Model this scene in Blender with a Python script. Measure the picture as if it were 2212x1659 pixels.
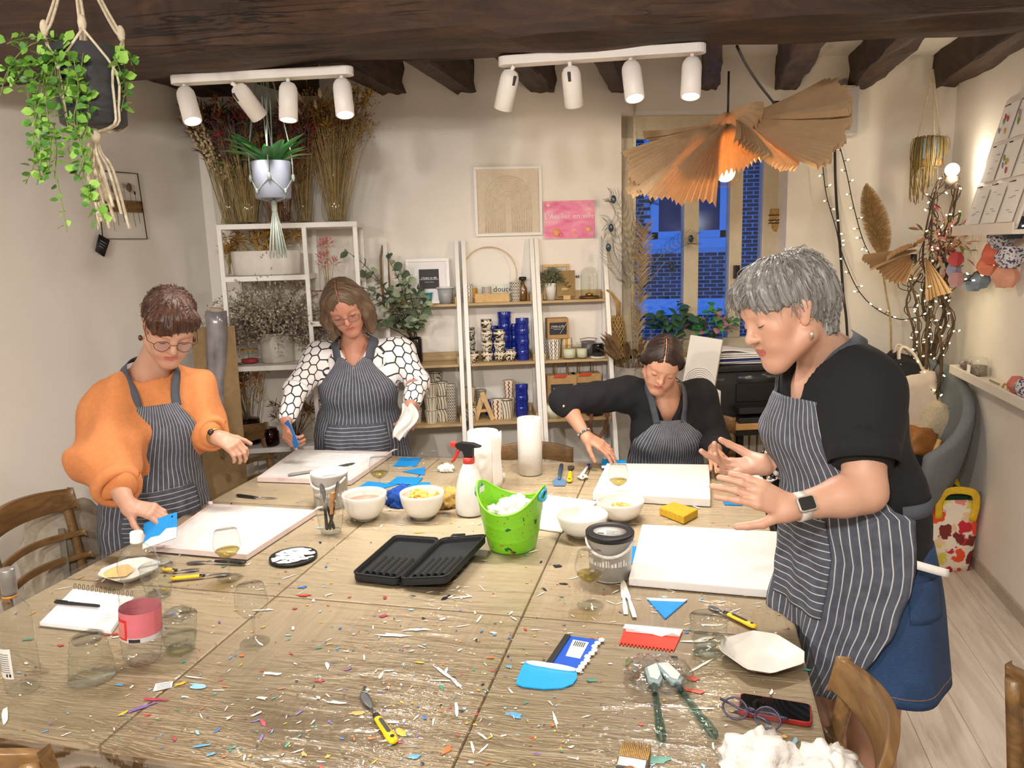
import bpy,bmesh,math,random
import numpy as np
from mathutils import Vector,Matrix,Euler
from math import pi,sin,cos,tan,radians,sqrt,atan2
RNG=random.Random(7)
sc=bpy.context.scene
COL=sc.collection
for o in list(bpy.data.objects):bpy.data.objects.remove(o)
# ---------------------------------------------------------------- camera, world, exposure
FPX,PW,PH=1665.0,2212.0,1659.0
def _axes():
 dz=Vector((1500-PW/2,525-PH/2,FPX)).normalized()
 dx=-Vector((-6050-PW/2,740-PH/2,FPX)); dx=(dx-dz*dx.dot(dz)).normalized()
 return dx,dz,dx.cross(dz)
AX,AY,AZ=_axes()
CAM=Vector((0,0,1.75))
cd=bpy.data.cameras.new('camera'); cam=bpy.data.objects.new('camera',cd); COL.objects.link(cam)
cd.sensor_width=36; cd.lens=FPX/PW*36; cd.clip_start=.05; cd.clip_end=200
right=Vector((AX[0],AY[0],AZ[0])); down=Vector((AX[1],AY[1],AZ[1])); fwd=Vector((AX[2],AY[2],AZ[2]))
m=Matrix((right,-down,-fwd)).transposed().to_4x4(); m.translation=CAM
cam.matrix_world=m; sc.camera=cam
sc.view_settings.view_transform='Standard'; sc.view_settings.look='None'
sc.view_settings.gamma=1; sc.view_settings.use_curve_mapping=False
sc.view_settings.exposure=EXPOSURE=-.24
sc.cycles.use_denoising=True
sc.cycles.max_bounces=10; sc.cycles.transparent_max_bounces=24; sc.cycles.diffuse_bounces=5
sc.cycles.glossy_bounces=3; sc.cycles.caustics_reflective=False; sc.cycles.caustics_refractive=False
sc.cycles.sample_clamp_indirect=4
wd=bpy.data.worlds.new('dusk'); sc.world=wd; wd.use_nodes=True
bg=wd.node_tree.nodes['Background']; bg.inputs[0].default_value=(.07,.27,1,1); bg.inputs[1].default_value=1.1
# lamps: (position, target, watts, cone degrees, colour) — the spots of the two rails overhead and of two unseen fill rails added behind the camera
WARM=(1,.94,.87)
def spot_lamp(name,p,d,watts,cone=100,blend=.9,col=WARM,r=.035,parent=None):
 l=bpy.data.lights.new(name,'SPOT'); l.energy=watts; l.spot_size=radians(cone); l.spot_blend=blend
 l.color=col; l.shadow_soft_size=r
 o=bpy.data.objects.new(name,l); COL.objects.link(o)
 o.location=p; o.rotation_euler=Vector(d).to_track_quat('-Z','Y').to_euler()
 if parent:o.parent=parent
 return o
def point_lamp(name,p,watts,col,r=.03):
 l=bpy.data.lights.new(name,'POINT'); l.energy=watts; l.color=col; l.shadow_soft_size=r
 o=bpy.data.objects.new(name,l); COL.objects.link(o); o.location=p
 return o
 # ---------------------------------------------------------------- where a seen point lies on a known plane
def ray(x,y):
 d=Vector((x-PW/2,y-PH/2,FPX)); return Vector((AX.dot(d),AY.dot(d),AZ.dot(d)))
TZ=.752
def tp(x,y,z=TZ):
 d=ray(x,y); return CAM+d*((z-CAM.z)/d.z)
A18=radians(18); WU=Vector((cos(A18),sin(A18),0)); WN=Vector((sin(A18),-cos(A18),0)); WO=Vector((1.481,5.2,0))
def bw(u,off,z):return WO+WU*u+WN*off+Vector((0,0,z))
def bp(x,y,off=0):
 d=ray(x,y); p0=WO+WN*off; t=(p0-CAM).dot(WN)/d.dot(WN); p=CAM+d*t
 return (p-WO).dot(WU),p.z
def bpw(x,y,off=0):
 u,z=bp(x,y,off); return bw(u,off,z)
def xp(x,y,X):
 d=ray(x,y); return CAM+d*((X-CAM.x)/d.x)
def yp(x,y,Y):
 d=ray(x,y); return CAM+d*((Y-CAM.y)/d.y)
def dp(x,y,depth):return CAM+ray(x,y)*(depth/FPX)
# ---------------------------------------------------------------- materials
def lin(c):
 if isinstance(c,str):
  c=c.lstrip('#'); c=[int(c[i:i+2],16)/255 for i in (0,2,4)]
 return tuple((v/12.92 if v<=.04045 else ((v+.055)/1.055)**2.4) for v in c[:3])+(1,)
class NT:
 def __init__(s,name):
  s.m=bpy.data.materials.new(name); s.m.use_nodes=True; s.t=s.m.node_tree; s.n=s.t.nodes
  s.p=s.n['Principled BSDF']; s.out=s.n['Material Output']
 def new(s,ty,**kw):
  n=s.n.new(ty)
  for k,v in kw.items():
   if k in n.bl_rna.properties:setattr(n,k,v)
   else:n.inputs[k].default_value=v
  return n
 def l(s,a,b):s.t.links.new(a,b)
 def math(s,op,a,b=None,c=None):
  n=s.n.new('ShaderNodeMath'); n.operation=op
  for i,v in enumerate((a,b,c)):
   if v is None:continue
   if isinstance(v,(int,float)):n.inputs[i].default_value=v
   else:s.l(v,n.inputs[i])
  return n.outputs[0]
 def coord(s,kind='Object',scale=(1,1,1),rot=(0,0,0)):
  if kind=='uvp':
   a=s.n.new('ShaderNodeAttribute'); a.attribute_name='uvp'; o=a.outputs['Vector']
  else:
   o=s.n.new('ShaderNodeTexCoord').outputs[kind]
  mp=s.n.new('ShaderNodeMapping'); mp.inputs['Scale'].default_value=scale; mp.inputs['Rotation'].default_value=rot
  s.l(o,mp.inputs['Vector']); return mp.outputs[0]
 def noise(s,vec,scale,detail=4,rough=.55,dist=0):
  n=s.new('ShaderNodeTexNoise'); n.inputs['Scale'].default_value=scale; n.inputs['Detail'].default_value=detail
  n.inputs['Roughness'].default_value=rough; n.inputs['Distortion'].default_value=dist
  if vec is not None:s.l(vec,n.inputs['Vector'])
  return n.outputs['Fac']
 def ramp(s,fac,stops,interp='LINEAR'):
  r=s.n.new('ShaderNodeValToRGB'); r.color_ramp.interpolation=interp
  e=r.color_ramp.elements
  while len(e)<len(stops):e.new(.5)
  for i,(p,c) in enumerate(stops):
   e[i].position=p; e[i].color=lin(c) if isinstance(c,str) else (tuple(c)+(1,) if len(c)==3 else c)
  s.l(fac,r.inputs[0]); return r.outputs[0]
 def mix(s,fac,a,b,mode='MIX'):
  n=s.n.new('ShaderNodeMix'); n.data_type='RGBA'; n.blend_type=mode
  for i,v in ((0,fac),(6,a),(7,b)):
   if isinstance(v,(int,float)):n.inputs[i].default_value=v
   elif isinstance(v,str):n.inputs[i].default_value=lin(v)
   elif isinstance(v,tuple):n.inputs[i].default_value=v
   else:s.l(v,n.inputs[i])
  return n.outputs[2]
 def bump(s,h,strength=.3,dist=.002):
  b=s.n.new('ShaderNodeBump'); b.inputs['Strength'].default_value=strength; b.inputs['Distance'].default_value=dist
  s.l(h,b.inputs['Height']); s.l(b.outputs[0],s.p.inputs['Normal'])
 def col(s,c):s.l(c,s.p.inputs['Base Color'])
 def set(s,**kw):
  for k,v in kw.items():s.p.inputs[k.replace('_',' ')].default_value=v
MATS={}
def mat(name,c='#808080',rough=.5,metal=0,var=.12,scale=30,bump=0,spec=.5,coat=0,sheen=0,alpha=1,trans=0):
 """a principled material whose colour drifts with a soft noise"""
 if name in MATS:return MATS[name]
 t=NT(name); v=t.coord('Object')
 f=t.noise(v,scale,3)
 base=lin(c)
 dk=tuple(x*(1-var) for x in base[:3])+(1,); lt=tuple(min(1,x*(1+var)) for x in base[:3])+(1,)
 t.col(t.ramp(f,[(.3,dk),(.7,lt)]))
 t.set(Roughness=rough,Metallic=metal,Specular_IOR_Level=spec,Coat_Weight=coat,Sheen_Weight=sheen,Transmission_Weight=trans)
 if bump:t.bump(t.noise(v,scale*4,5),bump,.003)
 MATS[name]=t.m; return t.m
def emit(name,c,strength,sample=False):
 if name in MATS:return MATS[name]
 t=NT(name); t.set(Base_Color=lin(c),Emission_Color=lin(c),Emission_Strength=strength)
 t.m.cycles.emission_sampling='AUTO' if sample else 'NONE'
 MATS[name]=t.m; return t.m
def thin_glass(name,tint='#f6f9f8',gloss=.12,rough=.02,edge=.75,wave=0,fac_min=.03):
 """clear thin glass: see-through, with fresnel reflection and a tint that gathers at grazing edges"""
 if name in MATS:return MATS[name]
 t=NT(name); lw=t.new('ShaderNodeLayerWeight'); lw.inputs['Blend'].default_value=.35
 tr=t.new('ShaderNodeBsdfTransparent'); gl=t.new('ShaderNodeBsdfGlossy'); gl.inputs['Roughness'].default_value=rough
 ed=tuple(x*edge for x in lin(tint)[:3])+(1,)
 f2=t.math('POWER',lw.outputs['Facing'],5.0)
 t.l(t.mix(f2,lin(tint),ed),tr.inputs['Color'])
 f=t.math('MULTIPLY_ADD',t.math('POWER',lw.outputs['Facing'],3.0),.7,fac_min+gloss*.06)
 mx=t.new('ShaderNodeMixShader'); t.l(f,mx.inputs[0]); t.l(tr.outputs[0],mx.inputs[1]); t.l(gl.outputs[0],mx.inputs[2])
 if wave:
  b=t.new('ShaderNodeBump'); b.inputs['Strength'].default_value=wave; b.inputs['Distance'].default_value=.006
  t.l(t.noise(t.coord('Object'),30,2),b.inputs['Height']); t.l(b.outputs[0],gl.inputs['Normal']); t.l(b.outputs[0],lw.inputs['Normal'])
 t.l(mx.outputs[0],t.out.inputs['Surface'])
 MATS[name]=t.m; return t.m
 # ---------------------------------------------------------------- mesh building
class B:
 """collects shapes into one mesh"""
 def __init__(s):s.v=[]; s.f=[]; s.mi=[]; s.sm=[]; s.uv={}; s.cm=0; s.smooth=True; s.M=None
 def add(s,vs,fs,smooth=None,uv=None):
  n=len(s.v)
  if s.M is not None:vs=[s.M@Vector(p) for p in vs]
  s.v+=[tuple(p) for p in vs]
  sm=s.smooth if smooth is None else smooth
  for f in fs:s.f.append(tuple(i+n for i in f)); s.mi.append(s.cm); s.sm.append(sm)
  if uv is not None:
   for i,q in enumerate(uv):s.uv[n+i]=q
  return s
 def box(s,lo,hi,M=None):
  x0,y0,z0=lo; x1,y1,z1=hi
  vs=[(x0,y0,z0),(x1,y0,z0),(x1,y1,z0),(x0,y1,z0),(x0,y0,z1),(x1,y0,z1),(x1,y1,z1),(x0,y1,z1)]
  if M is not None:vs=[M@Vector(p) for p in vs]
  return s.add(vs,[(0,3,2,1),(4,5,6,7),(0,1,5,4),(1,2,6,5),(2,3,7,6),(3,0,4,7)],False)
 def cbox(s,c,d,M=None):
  return s.box([c[i]-d[i]/2 for i in range(3)],[c[i]+d[i]/2 for i in range(3)],M)
 def beam(s,a,b,w,t,up=(0,0,1)):
  """a square bar from a to b, w wide and t thick"""
  a=Vector(a); b=Vector(b); d=(b-a).normalized(); u=Vector(up)
  if abs(d.dot(u))>.98:u=Vector((0,1,0))
  x=d.cross(u).normalized(); y=x.cross(d)
  vs=[]
  for p in (a,b):
   for i,j in ((-1,-1),(1,-1),(1,1),(-1,1)):vs.append(p+x*w/2*i+y*t/2*j)
  return s.add(vs,[(3,2,1,0),(4,5,6,7),(0,1,5,4),(1,2,6,5),(2,3,7,6),(3,0,4,7)],False)
 def tube(s,pts,r,n=8,caps=True,flat=None):
  """a round tube through pts; r a number or one per point; flat=(vector, factor) squashes the section"""
  pts=[Vector(p) for p in pts]; k=len(pts)
  rs=[r]*k if isinstance(r,(int,float)) else list(r)
  vs=[]; fs=[]; t0=(pts[1]-pts[0]).normalized()
  x=t0.orthogonal().normalized()
  if flat:
   fv=Vector(flat[0]); x=(fv-t0*fv.dot(t0)).normalized()
  for i,p in enumerate(pts):
   t=(pts[min(i+1,k-1)]-pts[max(i-1,0)])
   t=t.normalized() if t.length>1e-9 else t0
   if flat:x=(fv-t*fv.dot(t)).normalized()
   else:
    x=x-t*x.dot(t); x=x.normalized() if x.length>1e-6 else t.orthogonal().normalized()
   y=t.cross(x)
   fx=flat[1] if flat else 1
   for j in range(n):
    a=2*pi*j/n; vs.append(p+x*(rs[i]*cos(a)*fx)+y*(rs[i]*sin(a)))
  for i in range(k-1):
   for j in range(n):
    j2=(j+1)%n; fs.append((i*n+j,i*n+j2,(i+1)*n+j2,(i+1)*n+j))
  if caps:fs.append(tuple(range(n-1,-1,-1))); fs.append(tuple((k-1)*n+j for j in range(n)))
  return s.add(vs,fs)
 def lathe(s,prof,n=24,c=(0,0,0),wob=None,ax=(1,1)):
  """prof: [(radius, z)], turned about the z axis"""
  vs=[]; fs=[]
  for r,z in prof:
   for j in range(n):
    a=2*pi*j/n; q=r if wob is None else r*wob(a,z)
    vs.append((c[0]+q*cos(a)*ax[0],c[1]+q*sin(a)*ax[1],c[2]+z))
  for i in range(len(prof)-1):
   for j in range(n):
    j2=(j+1)%n; fs.append((i*n+j,i*n+j2,(i+1)*n+j2,(i+1)*n+j))
  if prof[0][0]>1e-6:fs.append(tuple(range(n-1,-1,-1)))
  if prof[-1][0]>1e-6:fs.append(tuple((len(prof)-1)*n+j for j in range(n)))
  return s.add(vs,fs)
 def disc(s,r,z=0,n=24,c=(0,0)):
  return s.add([(c[0]+r*cos(2*pi*j/n),c[1]+r*sin(2*pi*j/n),z) for j in range(n)],[tuple(range(n))])
 def prism(s,poly,z0,z1):
  """poly [(x, y)] counter-clockwise, extruded from z0 to z1"""
  n=len(poly); vs=[(x,y,z0) for x,y in poly]+[(x,y,z1) for x,y in poly]
  return s.add(vs,[tuple(range(n-1,-1,-1)),tuple(range(n,2*n))]+[(i,(i+1)%n,n+(i+1)%n,n+i) for i in range(n)],False)
 def grid(s,fn,nu,nv,uv=None):
  """fn(u, v) -> point for u, v in 0..1"""
  vs=[fn(i/nu,j/nv) for j in range(nv+1) for i in range(nu+1)]
  fs=[(j*(nu+1)+i,j*(nu+1)+i+1,(j+1)*(nu+1)+i+1,(j+1)*(nu+1)+i) for j in range(nv) for i in range(nu)]
  q=[uv(i/nu,j/nv) for j in range(nv+1) for i in range(nu+1)] if uv else None
  return s.add(vs,fs,None,q)
 def ball(s,c,r,n=10,m=7):
  r=(r,r,r) if isinstance(r,(int,float)) else r
  vs=[(c[0],c[1],c[2]-r[2])]
  for i in range(1,m):
   a=-pi/2+pi*i/m
   for j in range(n):b=2*pi*j/n; vs.append((c[0]+r[0]*cos(a)*cos(b),c[1]+r[1]*cos(a)*sin(b),c[2]+r[2]*sin(a)))
  vs.append((c[0],c[1],c[2]+r[2])); L=len(vs)-1
  fs=[(0,1+(j+1)%n,1+j) for j in range(n)]+[(L,L-n+j,L-n+(j+1)%n) for j in range(n)]
  for i in range(m-2):
   for j in range(n):a=1+i*n; fs.append((a+j,a+(j+1)%n,a+n+(j+1)%n,a+n+j))
  return s.add(vs,fs)
 def mesh(s,name,mats,bevel=0,weld=False):
  me=bpy.data.meshes.new(name)
  me.from_pydata(s.v,[],s.f)
  for m_ in (mats if isinstance(mats,(list,tuple)) else [mats]):me.materials.append(m_)
  me.polygons.foreach_set('material_index',s.mi); me.polygons.foreach_set('use_smooth',s.sm)
  if s.uv:
   a=me.attributes.new('uvp','FLOAT_VECTOR','POINT'); arr=np.zeros((len(s.v),3),np.float32)
   for i,q in s.uv.items():arr[i,:len(q)]=q
   a.data.foreach_set('vector',arr.ravel())
  if bevel or weld:
   bm=bmesh.new(); bm.from_mesh(me)
   if weld:bmesh.ops.remove_doubles(bm,verts=bm.verts,dist=1e-5)
   if bevel:
    ed=[e for e in bm.edges if len(e.link_faces)==2 and e.calc_face_angle(0)>.6]
    bmesh.ops.bevel(bm,geom=ed,offset=bevel,segments=2,affect='EDGES',profile=.6,clamp_overlap=True)
   bm.to_mesh(me); bm.free()
  me.update(); return me
def link(name,data,parent=None,loc=None,rot=None):
 o=bpy.data.objects.new(name,data); COL.objects.link(o)
 if parent:o.parent=parent
 if loc is not None:o.location=loc
 if rot is not None:o.rotation_euler=rot
 return o
def part(name,b,m_,parent=None,bevel=0,loc=None,rot=None,label=None,kind=None,solid=0,sub=0):
 o=link(name,b.mesh(name,m_,bevel),parent,loc,rot)
 if label:o['label']=label
 if kind:o['kind']=kind
 if solid:md=o.modifiers.new('thick','SOLIDIFY'); md.thickness=solid; md.offset=0
 if sub:md=o.modifiers.new('round','SUBSURF'); md.levels=sub; md.render_levels=sub
 return o
def tag(o,label,cat,group=None):
 o['label']=label; o['category']=cat
 if group:o['group']=group
 return o
def thing(name,label,cat,loc=(0,0,0),rz=0,group=None,rot=None):
 o=link(name,None,None,loc,rot or (0,0,rz)); o.empty_display_size=.05
 return tag(o,label,cat,group)
def solo(name,label,cat,b,m_,loc=(0,0,0),rz=0,group=None,bevel=0,rot=None,solid=0,sub=0):
 return tag(part(name,b,m_,None,bevel,loc,rot or (0,0,rz),solid=solid,sub=sub),label,cat,group)
def struct(name,b,m_,parent=None,bevel=0):
 o=part(name,b,m_,parent,bevel)
 if parent is None:o['kind']='structure'
 return o
def dup(o,loc=None,rz=None,label=None,group=None,parent=None,rot=None,scale=None):
 c=o.copy(); COL.objects.link(c)
 if parent is not None:c.parent=parent
 if loc is not None:c.location=loc
 if rz is not None:c.rotation_euler=(0,0,rz)
 if rot is not None:c.rotation_euler=rot
 if scale is not None:c.scale=(scale,)*3
 if label:c['label']=label
 if group:c['group']=group
 for ch in list(o.children):dup(ch,parent=c)
 return c
def text(name,s,size,m_,parent,loc,rot,ext=.0003,align='CENTER',bold=0):
 cu=bpy.data.curves.new(name,'FONT'); cu.body=s; cu.size=size; cu.align_x=align; cu.align_y='CENTER'; cu.extrude=ext; cu.offset=bold
 cu.resolution_u=2; cu.materials.append(m_)
 o=bpy.data.objects.new(name,cu); me=bpy.data.meshes.new_from_object(o); me.name=name
 bpy.data.objects.remove(o); bpy.data.curves.remove(cu)
 return link(name,me,parent,loc,rot)
def vnoise(p,s=1.0,seed=0):
 """cheap smooth noise from summed sines, numpy arrays"""
 r=np.random.RandomState(seed); x,y,z=p; out=0
 for i in range(6):
  k=r.normal(size=3)*s*(1+.5*i); out=out+np.sin(k[0]*x+k[1]*y+k[2]*z+r.uniform(0,6.28))/(1+.5*i)
 return out/2.6
def euler_to(d,up=(0,0,1)):
 """rotation that takes local z to d"""
 return Vector(d).to_track_quat('Z','Y').to_euler()
 # ================================================================ ROOM
def wall_mat(name,c):
 t=NT(name); v=t.coord('Object')
 f=t.noise(v,2.2,5,.6); t.col(t.ramp(f,[(.3,tuple(x*.93 for x in lin(c)[:3])),(.7,lin(c)[:3])]))
 t.set(Roughness=.85); t.bump(t.noise(v,60,6,.7),.12,.004); return t.m
M_WALL=wall_mat('plaster_white','#efe9e1'); M_CEIL=wall_mat('plaster_ceiling','#efe8dd')
def wood_mat(name,c0,c1,c2=None,rough=.5,along='x',scale=1,rand=.25,bumps=.15,coat=0):
 t=NT(name); s={'x':(1.2,14,14),'y':(14,1.2,14),'z':(14,14,1.2)}[along]
 v=t.coord('Object',tuple(q*scale for q in s))
 oi=t.new('ShaderNodeObjectInfo'); add=t.new('ShaderNodeVectorMath'); add.operation='ADD'
 t.l(v,add.inputs[0]); cx=t.new('ShaderNodeCombineXYZ')
 for i in range(3):t.l(t.math('MULTIPLY',oi.outputs['Random'],37.0+11*i),cx.inputs[i])
 t.l(cx.outputs[0],add.inputs[1]); v=add.outputs[0]
 f=t.noise(v,2.2,8,.62,1.2)
 stops=[(.28,c0),(.55,c1)]+([(.78,c2)] if c2 else [])
 c=t.ramp(f,stops)
 if rand:
  k=t.math('MULTIPLY_ADD',oi.outputs['Random'],rand,1-rand/2)
  hs=t.new('ShaderNodeHueSaturation'); t.l(k,hs.inputs['Value']); t.l(c,hs.inputs['Color']); c=hs.outputs[0]
 t.col(c); t.set(Roughness=rough,Coat_Weight=coat,Coat_Roughness=.2); t.bump(f,bumps,.004); MATS[name]=t.m; return t.m
 # floor: pale limed planks, each a board of its own running along the room
M_PLANK=wood_mat('limed_plank','#b9ac9e','#dacfc2','#e9e1d6',.45,'y',.55,.14,.1)
fb=B(); fb.box((-3.6,-1.6,-.05),(1.62,5.4,-.012))
floor=struct('floor',fb,mat('subfloor','#6a5d50',.9))
pk=0
for i in range(27):
 x0=-3.55+i*.189; y=-1.6-RNG.uniform(0,1.1)
 while y<5.3:
  L=RNG.uniform(1.5,2.1); a=max(y,-1.59); b=min(y+L,5.25)
  if b-a>.1 and x0<1.46:
   q=B(); q.box((0,0,-.012),(min(.187,1.475-x0),b-a-.0015,0))
   part('plank',q,M_PLANK,floor,.0012,(x0,a,0))
  y+=L
  # walls
b=B(); b.box((1.481,-1.75,-.05),(1.65,5.5,2.8)); struct('wall_right',b,M_WALL)
b=B(); b.box((-3.6,-1.75,-.05),(1.65,-1.6,2.8)); struct('wall_front',b,M_WALL)
lw0=Vector((-2.62,3.98)); ld=Vector((-.163,-1)).normalized(); l1=lw0+ld*5.9; ln=Vector((-ld.y,ld.x))
if ln.x>0:ln=-ln
def lwp(x,y,off=0):
 p0=Vector((lw0.x,lw0.y,0))-Vector((ln.x,ln.y,0))*off; n3=Vector((ln.x,ln.y,0)); d=ray(x,y)
 return CAM+d*((p0-CAM).dot(n3)/d.dot(n3))
b=B(); b.prism([tuple(lw0),tuple(lw0+ln*.15),tuple(l1+ln*.15),tuple(l1)][::-1],-.05,2.8); struct('wall_left',b,M_WALL)
BT=Matrix.Translation(WO)@Matrix.Rotation(A18,4,'Z')
b=B(); b.M=BT
U0,U1,ZS,ZT=-1.99,-1.003,1.08,2.49
b.box((-4.75,0,-.05),(U0,.32,2.8)); b.box((U1,0,-.05),(.3,.32,2.8))
b.box((U0,0,-.05),(U1,.32,ZS)); b.box((U0,0,ZT),(U1,.32,2.8))
struct('wall_back',b,M_WALL)
b=B(); b.box((-3.7,-1.75,2.78),(1.65,5.6,2.9)); struct('ceiling',b,M_CEIL)
b=B(); b.box((1.468,-1.6,0),(1.481,5.19,.066)); struct('baseboard_right',b,mat('baseboard_grey','#b3a898',.6),None,.002)
b=B(); b.M=BT; b.box((-4.3,-.013,0),(-.03,0,.066)); struct('baseboard_back',b,mat('baseboard_grey'),None,.002)
# beams: hewn oak with checks and wavering arrises
def beam_mat():
 t=NT('hewn_oak'); v=t.coord('Object',(1,5,5)); f=t.noise(v,3.0,8,.68,.9)
 w=t.noise(t.coord('Object',(.8,2.5,2.5)),2.0,4,.6)
 c=t.ramp(f,[(.25,'#1c120d'),(.5,'#3b271b'),(.72,'#573c28'),(.9,'#755435')])
 c=t.mix(t.ramp(w,[(.52,(0,0,0)),(.68,(1,1,1))]),c,t.mix(.5,c,'#2c1f1b'))
 crk=t.noise(t.coord('Object',(.9,20,20)),1.6,3,.5,.4)
 k=t.ramp(crk,[(.47,(1,1,1)),(.495,(0,0,0)),(.505,(0,0,0)),(.53,(1,1,1))])
 g=t.noise(t.coord('Object'),1.7,2); g2=t.ramp(g,[(.5,(1,1,1)),(.6,(0,0,0))])
 k2=t.mix(g2,k,(1,1,1,1))
 t.col(t.mix(k2,'#120b08',c)); t.set(Roughness=.72)
 h=t.math('ADD',t.math('MULTIPLY',f,.6),k2); t.bump(h,.5,.012); return t.m
M_OAK=beam_mat()
def hewn(name,label,a,b,w,h,seed,rough=.012,n=26):
 """a hewn beam from a to b (centre of its underside), local x along it"""
 a=Vector(a); b=Vector(b); L=(b-a).length; r=random.Random(seed); q=B()
 ph=[r.uniform(0,6) for _ in range(8)]
 sec=[]
 prof=[(-.5,0),(-.46,-.0),(.46,0),(.5,.05),(.5,.5),(.5,1),(-.5,1),(-.5,.5),(-.5,.06)]
 prof=[(-.5,.06),(-.44,0),(-.15,0),(.15,0),(.44,0),(.5,.06),(.5,.35),(.5,.7),(.5,1),(-.5,1),(-.5,.7),(-.5,.35)]
 for i in range(n+1):
  t=i/n
  for j,(u,v) in enumerate(prof):
   wv=rough*(sin(t*9+ph[j%8])+.7*sin(t*23+ph[(j*3)%8])+.5*sin(t*51+ph[(j*5)%8]))
   q.v.append((t*L,u*w+wv*(1 if abs(u)>.4 else .3),v*h+(wv*.8 if v<.3 else 0)))
 k=len(prof)
 for i in range(n):
  for j in range(k):q.f.append((i*k+j,i*k+(j+1)%k,(i+1)*k+(j+1)%k,(i+1)*k+j)); q.mi.append(0); q.sm.append(False)
 q.f+=[tuple(range(k-1,-1,-1)),tuple(n*k+j for j in range(k))]; q.mi+=[0,0]; q.sm+=[False,False]
 o=part(name,q,M_OAK,None,0,a,(0,0,atan2(b.y-a.y,b.x-a.x)))
 return tag(o,label,'beam')
hewn('main_beam','massive dark hewn oak main beam crossing the room above the spotlight rails',(-3.35,2.28,2.40),(1.50,2.86,2.40),.34,.40,3,.014,60)
def joist(xl,xr,label,seed,z=2.6,y0=2.65):
 x=(xl+xr)/2; y=5.2-tan(A18)*(1.481-x)+.04
 hewn('ceiling_joist',label,(x,y0,z),(x,y,z),xr-xl,.19,seed,.007,22)
joist(-2.60,-2.42,'dark joist against the plastered wall with the wire flower art',11)
joist(-2.16,-2.0,'dark joist behind the dried flower vases',12)
joist(-1.69,-1.56,'square-cut joist ending above the flax bouquet',13)
joist(-1.30,-1.19,'gnarled short-looking joist between the two spotlight rails',14)
joist(-.90,-.766,'joist ending behind the first two lamps of the longer-looking rail',15)
joist(-.475,-.38,'joist ending over the window corner beside the third lamp of the rail',16)
joist(.03,.115,'joist directly behind the last lamp of the rail, over the window',17)
joist(.43,.56,'joist running to the wall just past the pendant cable hook',18)
joist(.85,.98,'joist ending above the white loudspeaker',19)
joist(1.34,1.479,'joist along the wall with the pinned sheets, above the small hanging planter',20)
# window: timber frame with three lights, set back in the reveal
M_FRAME=mat('window_paint','#c9bea6',.45,var=.05)
M_PANE=thin_glass('window_glass','#eef3f8',.1,.01,.9,0,.035)
win=B(); win.M=BT
F0,F1,FZ0,FZ1=U0,-1.04,ZS-.001,ZT
def fbar(bb,x0,x1,z0,z1,d0=.13,d1=.20):bb.box((x0,d0,z0),(x1,d1,z1))
fbar(win,F0,F0+.11,FZ0,FZ1); fbar(win,-1.095,F1+.04,FZ0,FZ1); fbar(win,F0,F1,FZ1-.13,FZ1); fbar(win,F0,F1,FZ0,FZ0+.09)
w1=struct('window_1',win,M_FRAME,None,.006)
for nm,x0,x1 in (('mullion',-1.582,-1.49),('mullion',-1.302,-1.222)):
 q=B(); q.M=BT; fbar(q,x0,x1,FZ0+.09,FZ1-.13,.12,.19); part(nm,q,M_FRAME,w1,.008)
for x0,x1 in ((F0+.11,-1.582),(-1.49,-1.302),(-1.222,-1.095)):
 q=B(); q.M=BT; q.box((x0,.158,FZ0+.09),(x1,.163,FZ1-.13)); part('pane',q,M_PANE,w1)
q=B(); q.M=BT; q.box((-1.275,.085,1.53),(-1.245,.12,1.61)); q.beam((-1.26,.085,1.575),(-1.13,.075,1.575),.02,.014); part('window_handle',q,mat('black_iron','#14100e',.4),w1,.003)
q=B(); q.M=BT; q.box((U0-.02,-.03,ZS-.03),(U1+.02,.2,ZS)); struct('trim_1',q,mat('sill_paint','#d8d0c2',.4),None,.004)
# the house across the street: bricks one by one, white window, pale sill courses
FY=13.6
def fp(x,y):p=yp(x,y,FY); return p
fx0,fx1=fp(1320,500).x-1.2,fp(1720,500).x+1.2; fz0,fz1=fp(1500,860).z-.6,fp(1500,240).z+.6
fac=thing('brick_house','brick house across the street with a white framed window, seen through the panes','house',((fx0+fx1)/2,FY,-3.2))
O=Vector(fac.location)
q=B(); q.box((fx0-O.x,.03,0),(fx1-O.x,.3,fz1-O.z)); part('mortar_wall',q,mat('lime_mortar','#e6e8ec',.9),fac)
wl,wr=fp(1408,400).x,fp(1572,400).x; wb,wt=fp(1500,515).z,fp(1500,250).z
band=fp(1500,662).z
M_BR=NT('old_brick'); _o=M_BR.new('ShaderNodeObjectInfo'); _g=M_BR.new('ShaderNodeNewGeometry')
_n=M_BR.noise(_g.outputs['Position'],2.9,3,.7)
M_BR.col(M_BR.ramp(_n,[(.3,'#463634'),(.5,'#6d4640'),(.7,'#82615a')])); M_BR.set(Roughness=.9); M_BR=M_BR.m
bm0=B(); bm0.box((-.1,.018,-.0247),(.1,.05,.0247)); brick_me=bm0.mesh('brick',M_BR,.004)
cells=[]; row=0; z=fz0
while z<fz1:
 x=fx0+.1+(.11 if row%2 else 0)
 while x<fx1-.1:
  inwin=wl-.12<x<wr+.12 and wb-.25<z<wt+.1
  if not inwin and abs(z-band)>.15:cells.append((x,z))
  x+=.222
 z+=.0655; row+=1
cxm,czm=fp(1490,560).x,fp(1490,560).z
cells.sort(key=lambda c:abs(c[0]-cxm)*1.0+abs(c[1]-czm)*1.1)
for x,z in cells[:300]:
 link('brick',brick_me,fac,(x-O.x,0,z-O.z),(0,0,RNG.uniform(-.012,.012)))
q=B()
for x,z in cells[300:]:q.box((x-O.x-.1,.018,z-O.z-.0247),(x-O.x+.1,.05,z-O.z+.0247))
part('outer_bricks',q,M_BR,fac,kind='stuff')
wf=B()
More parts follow.
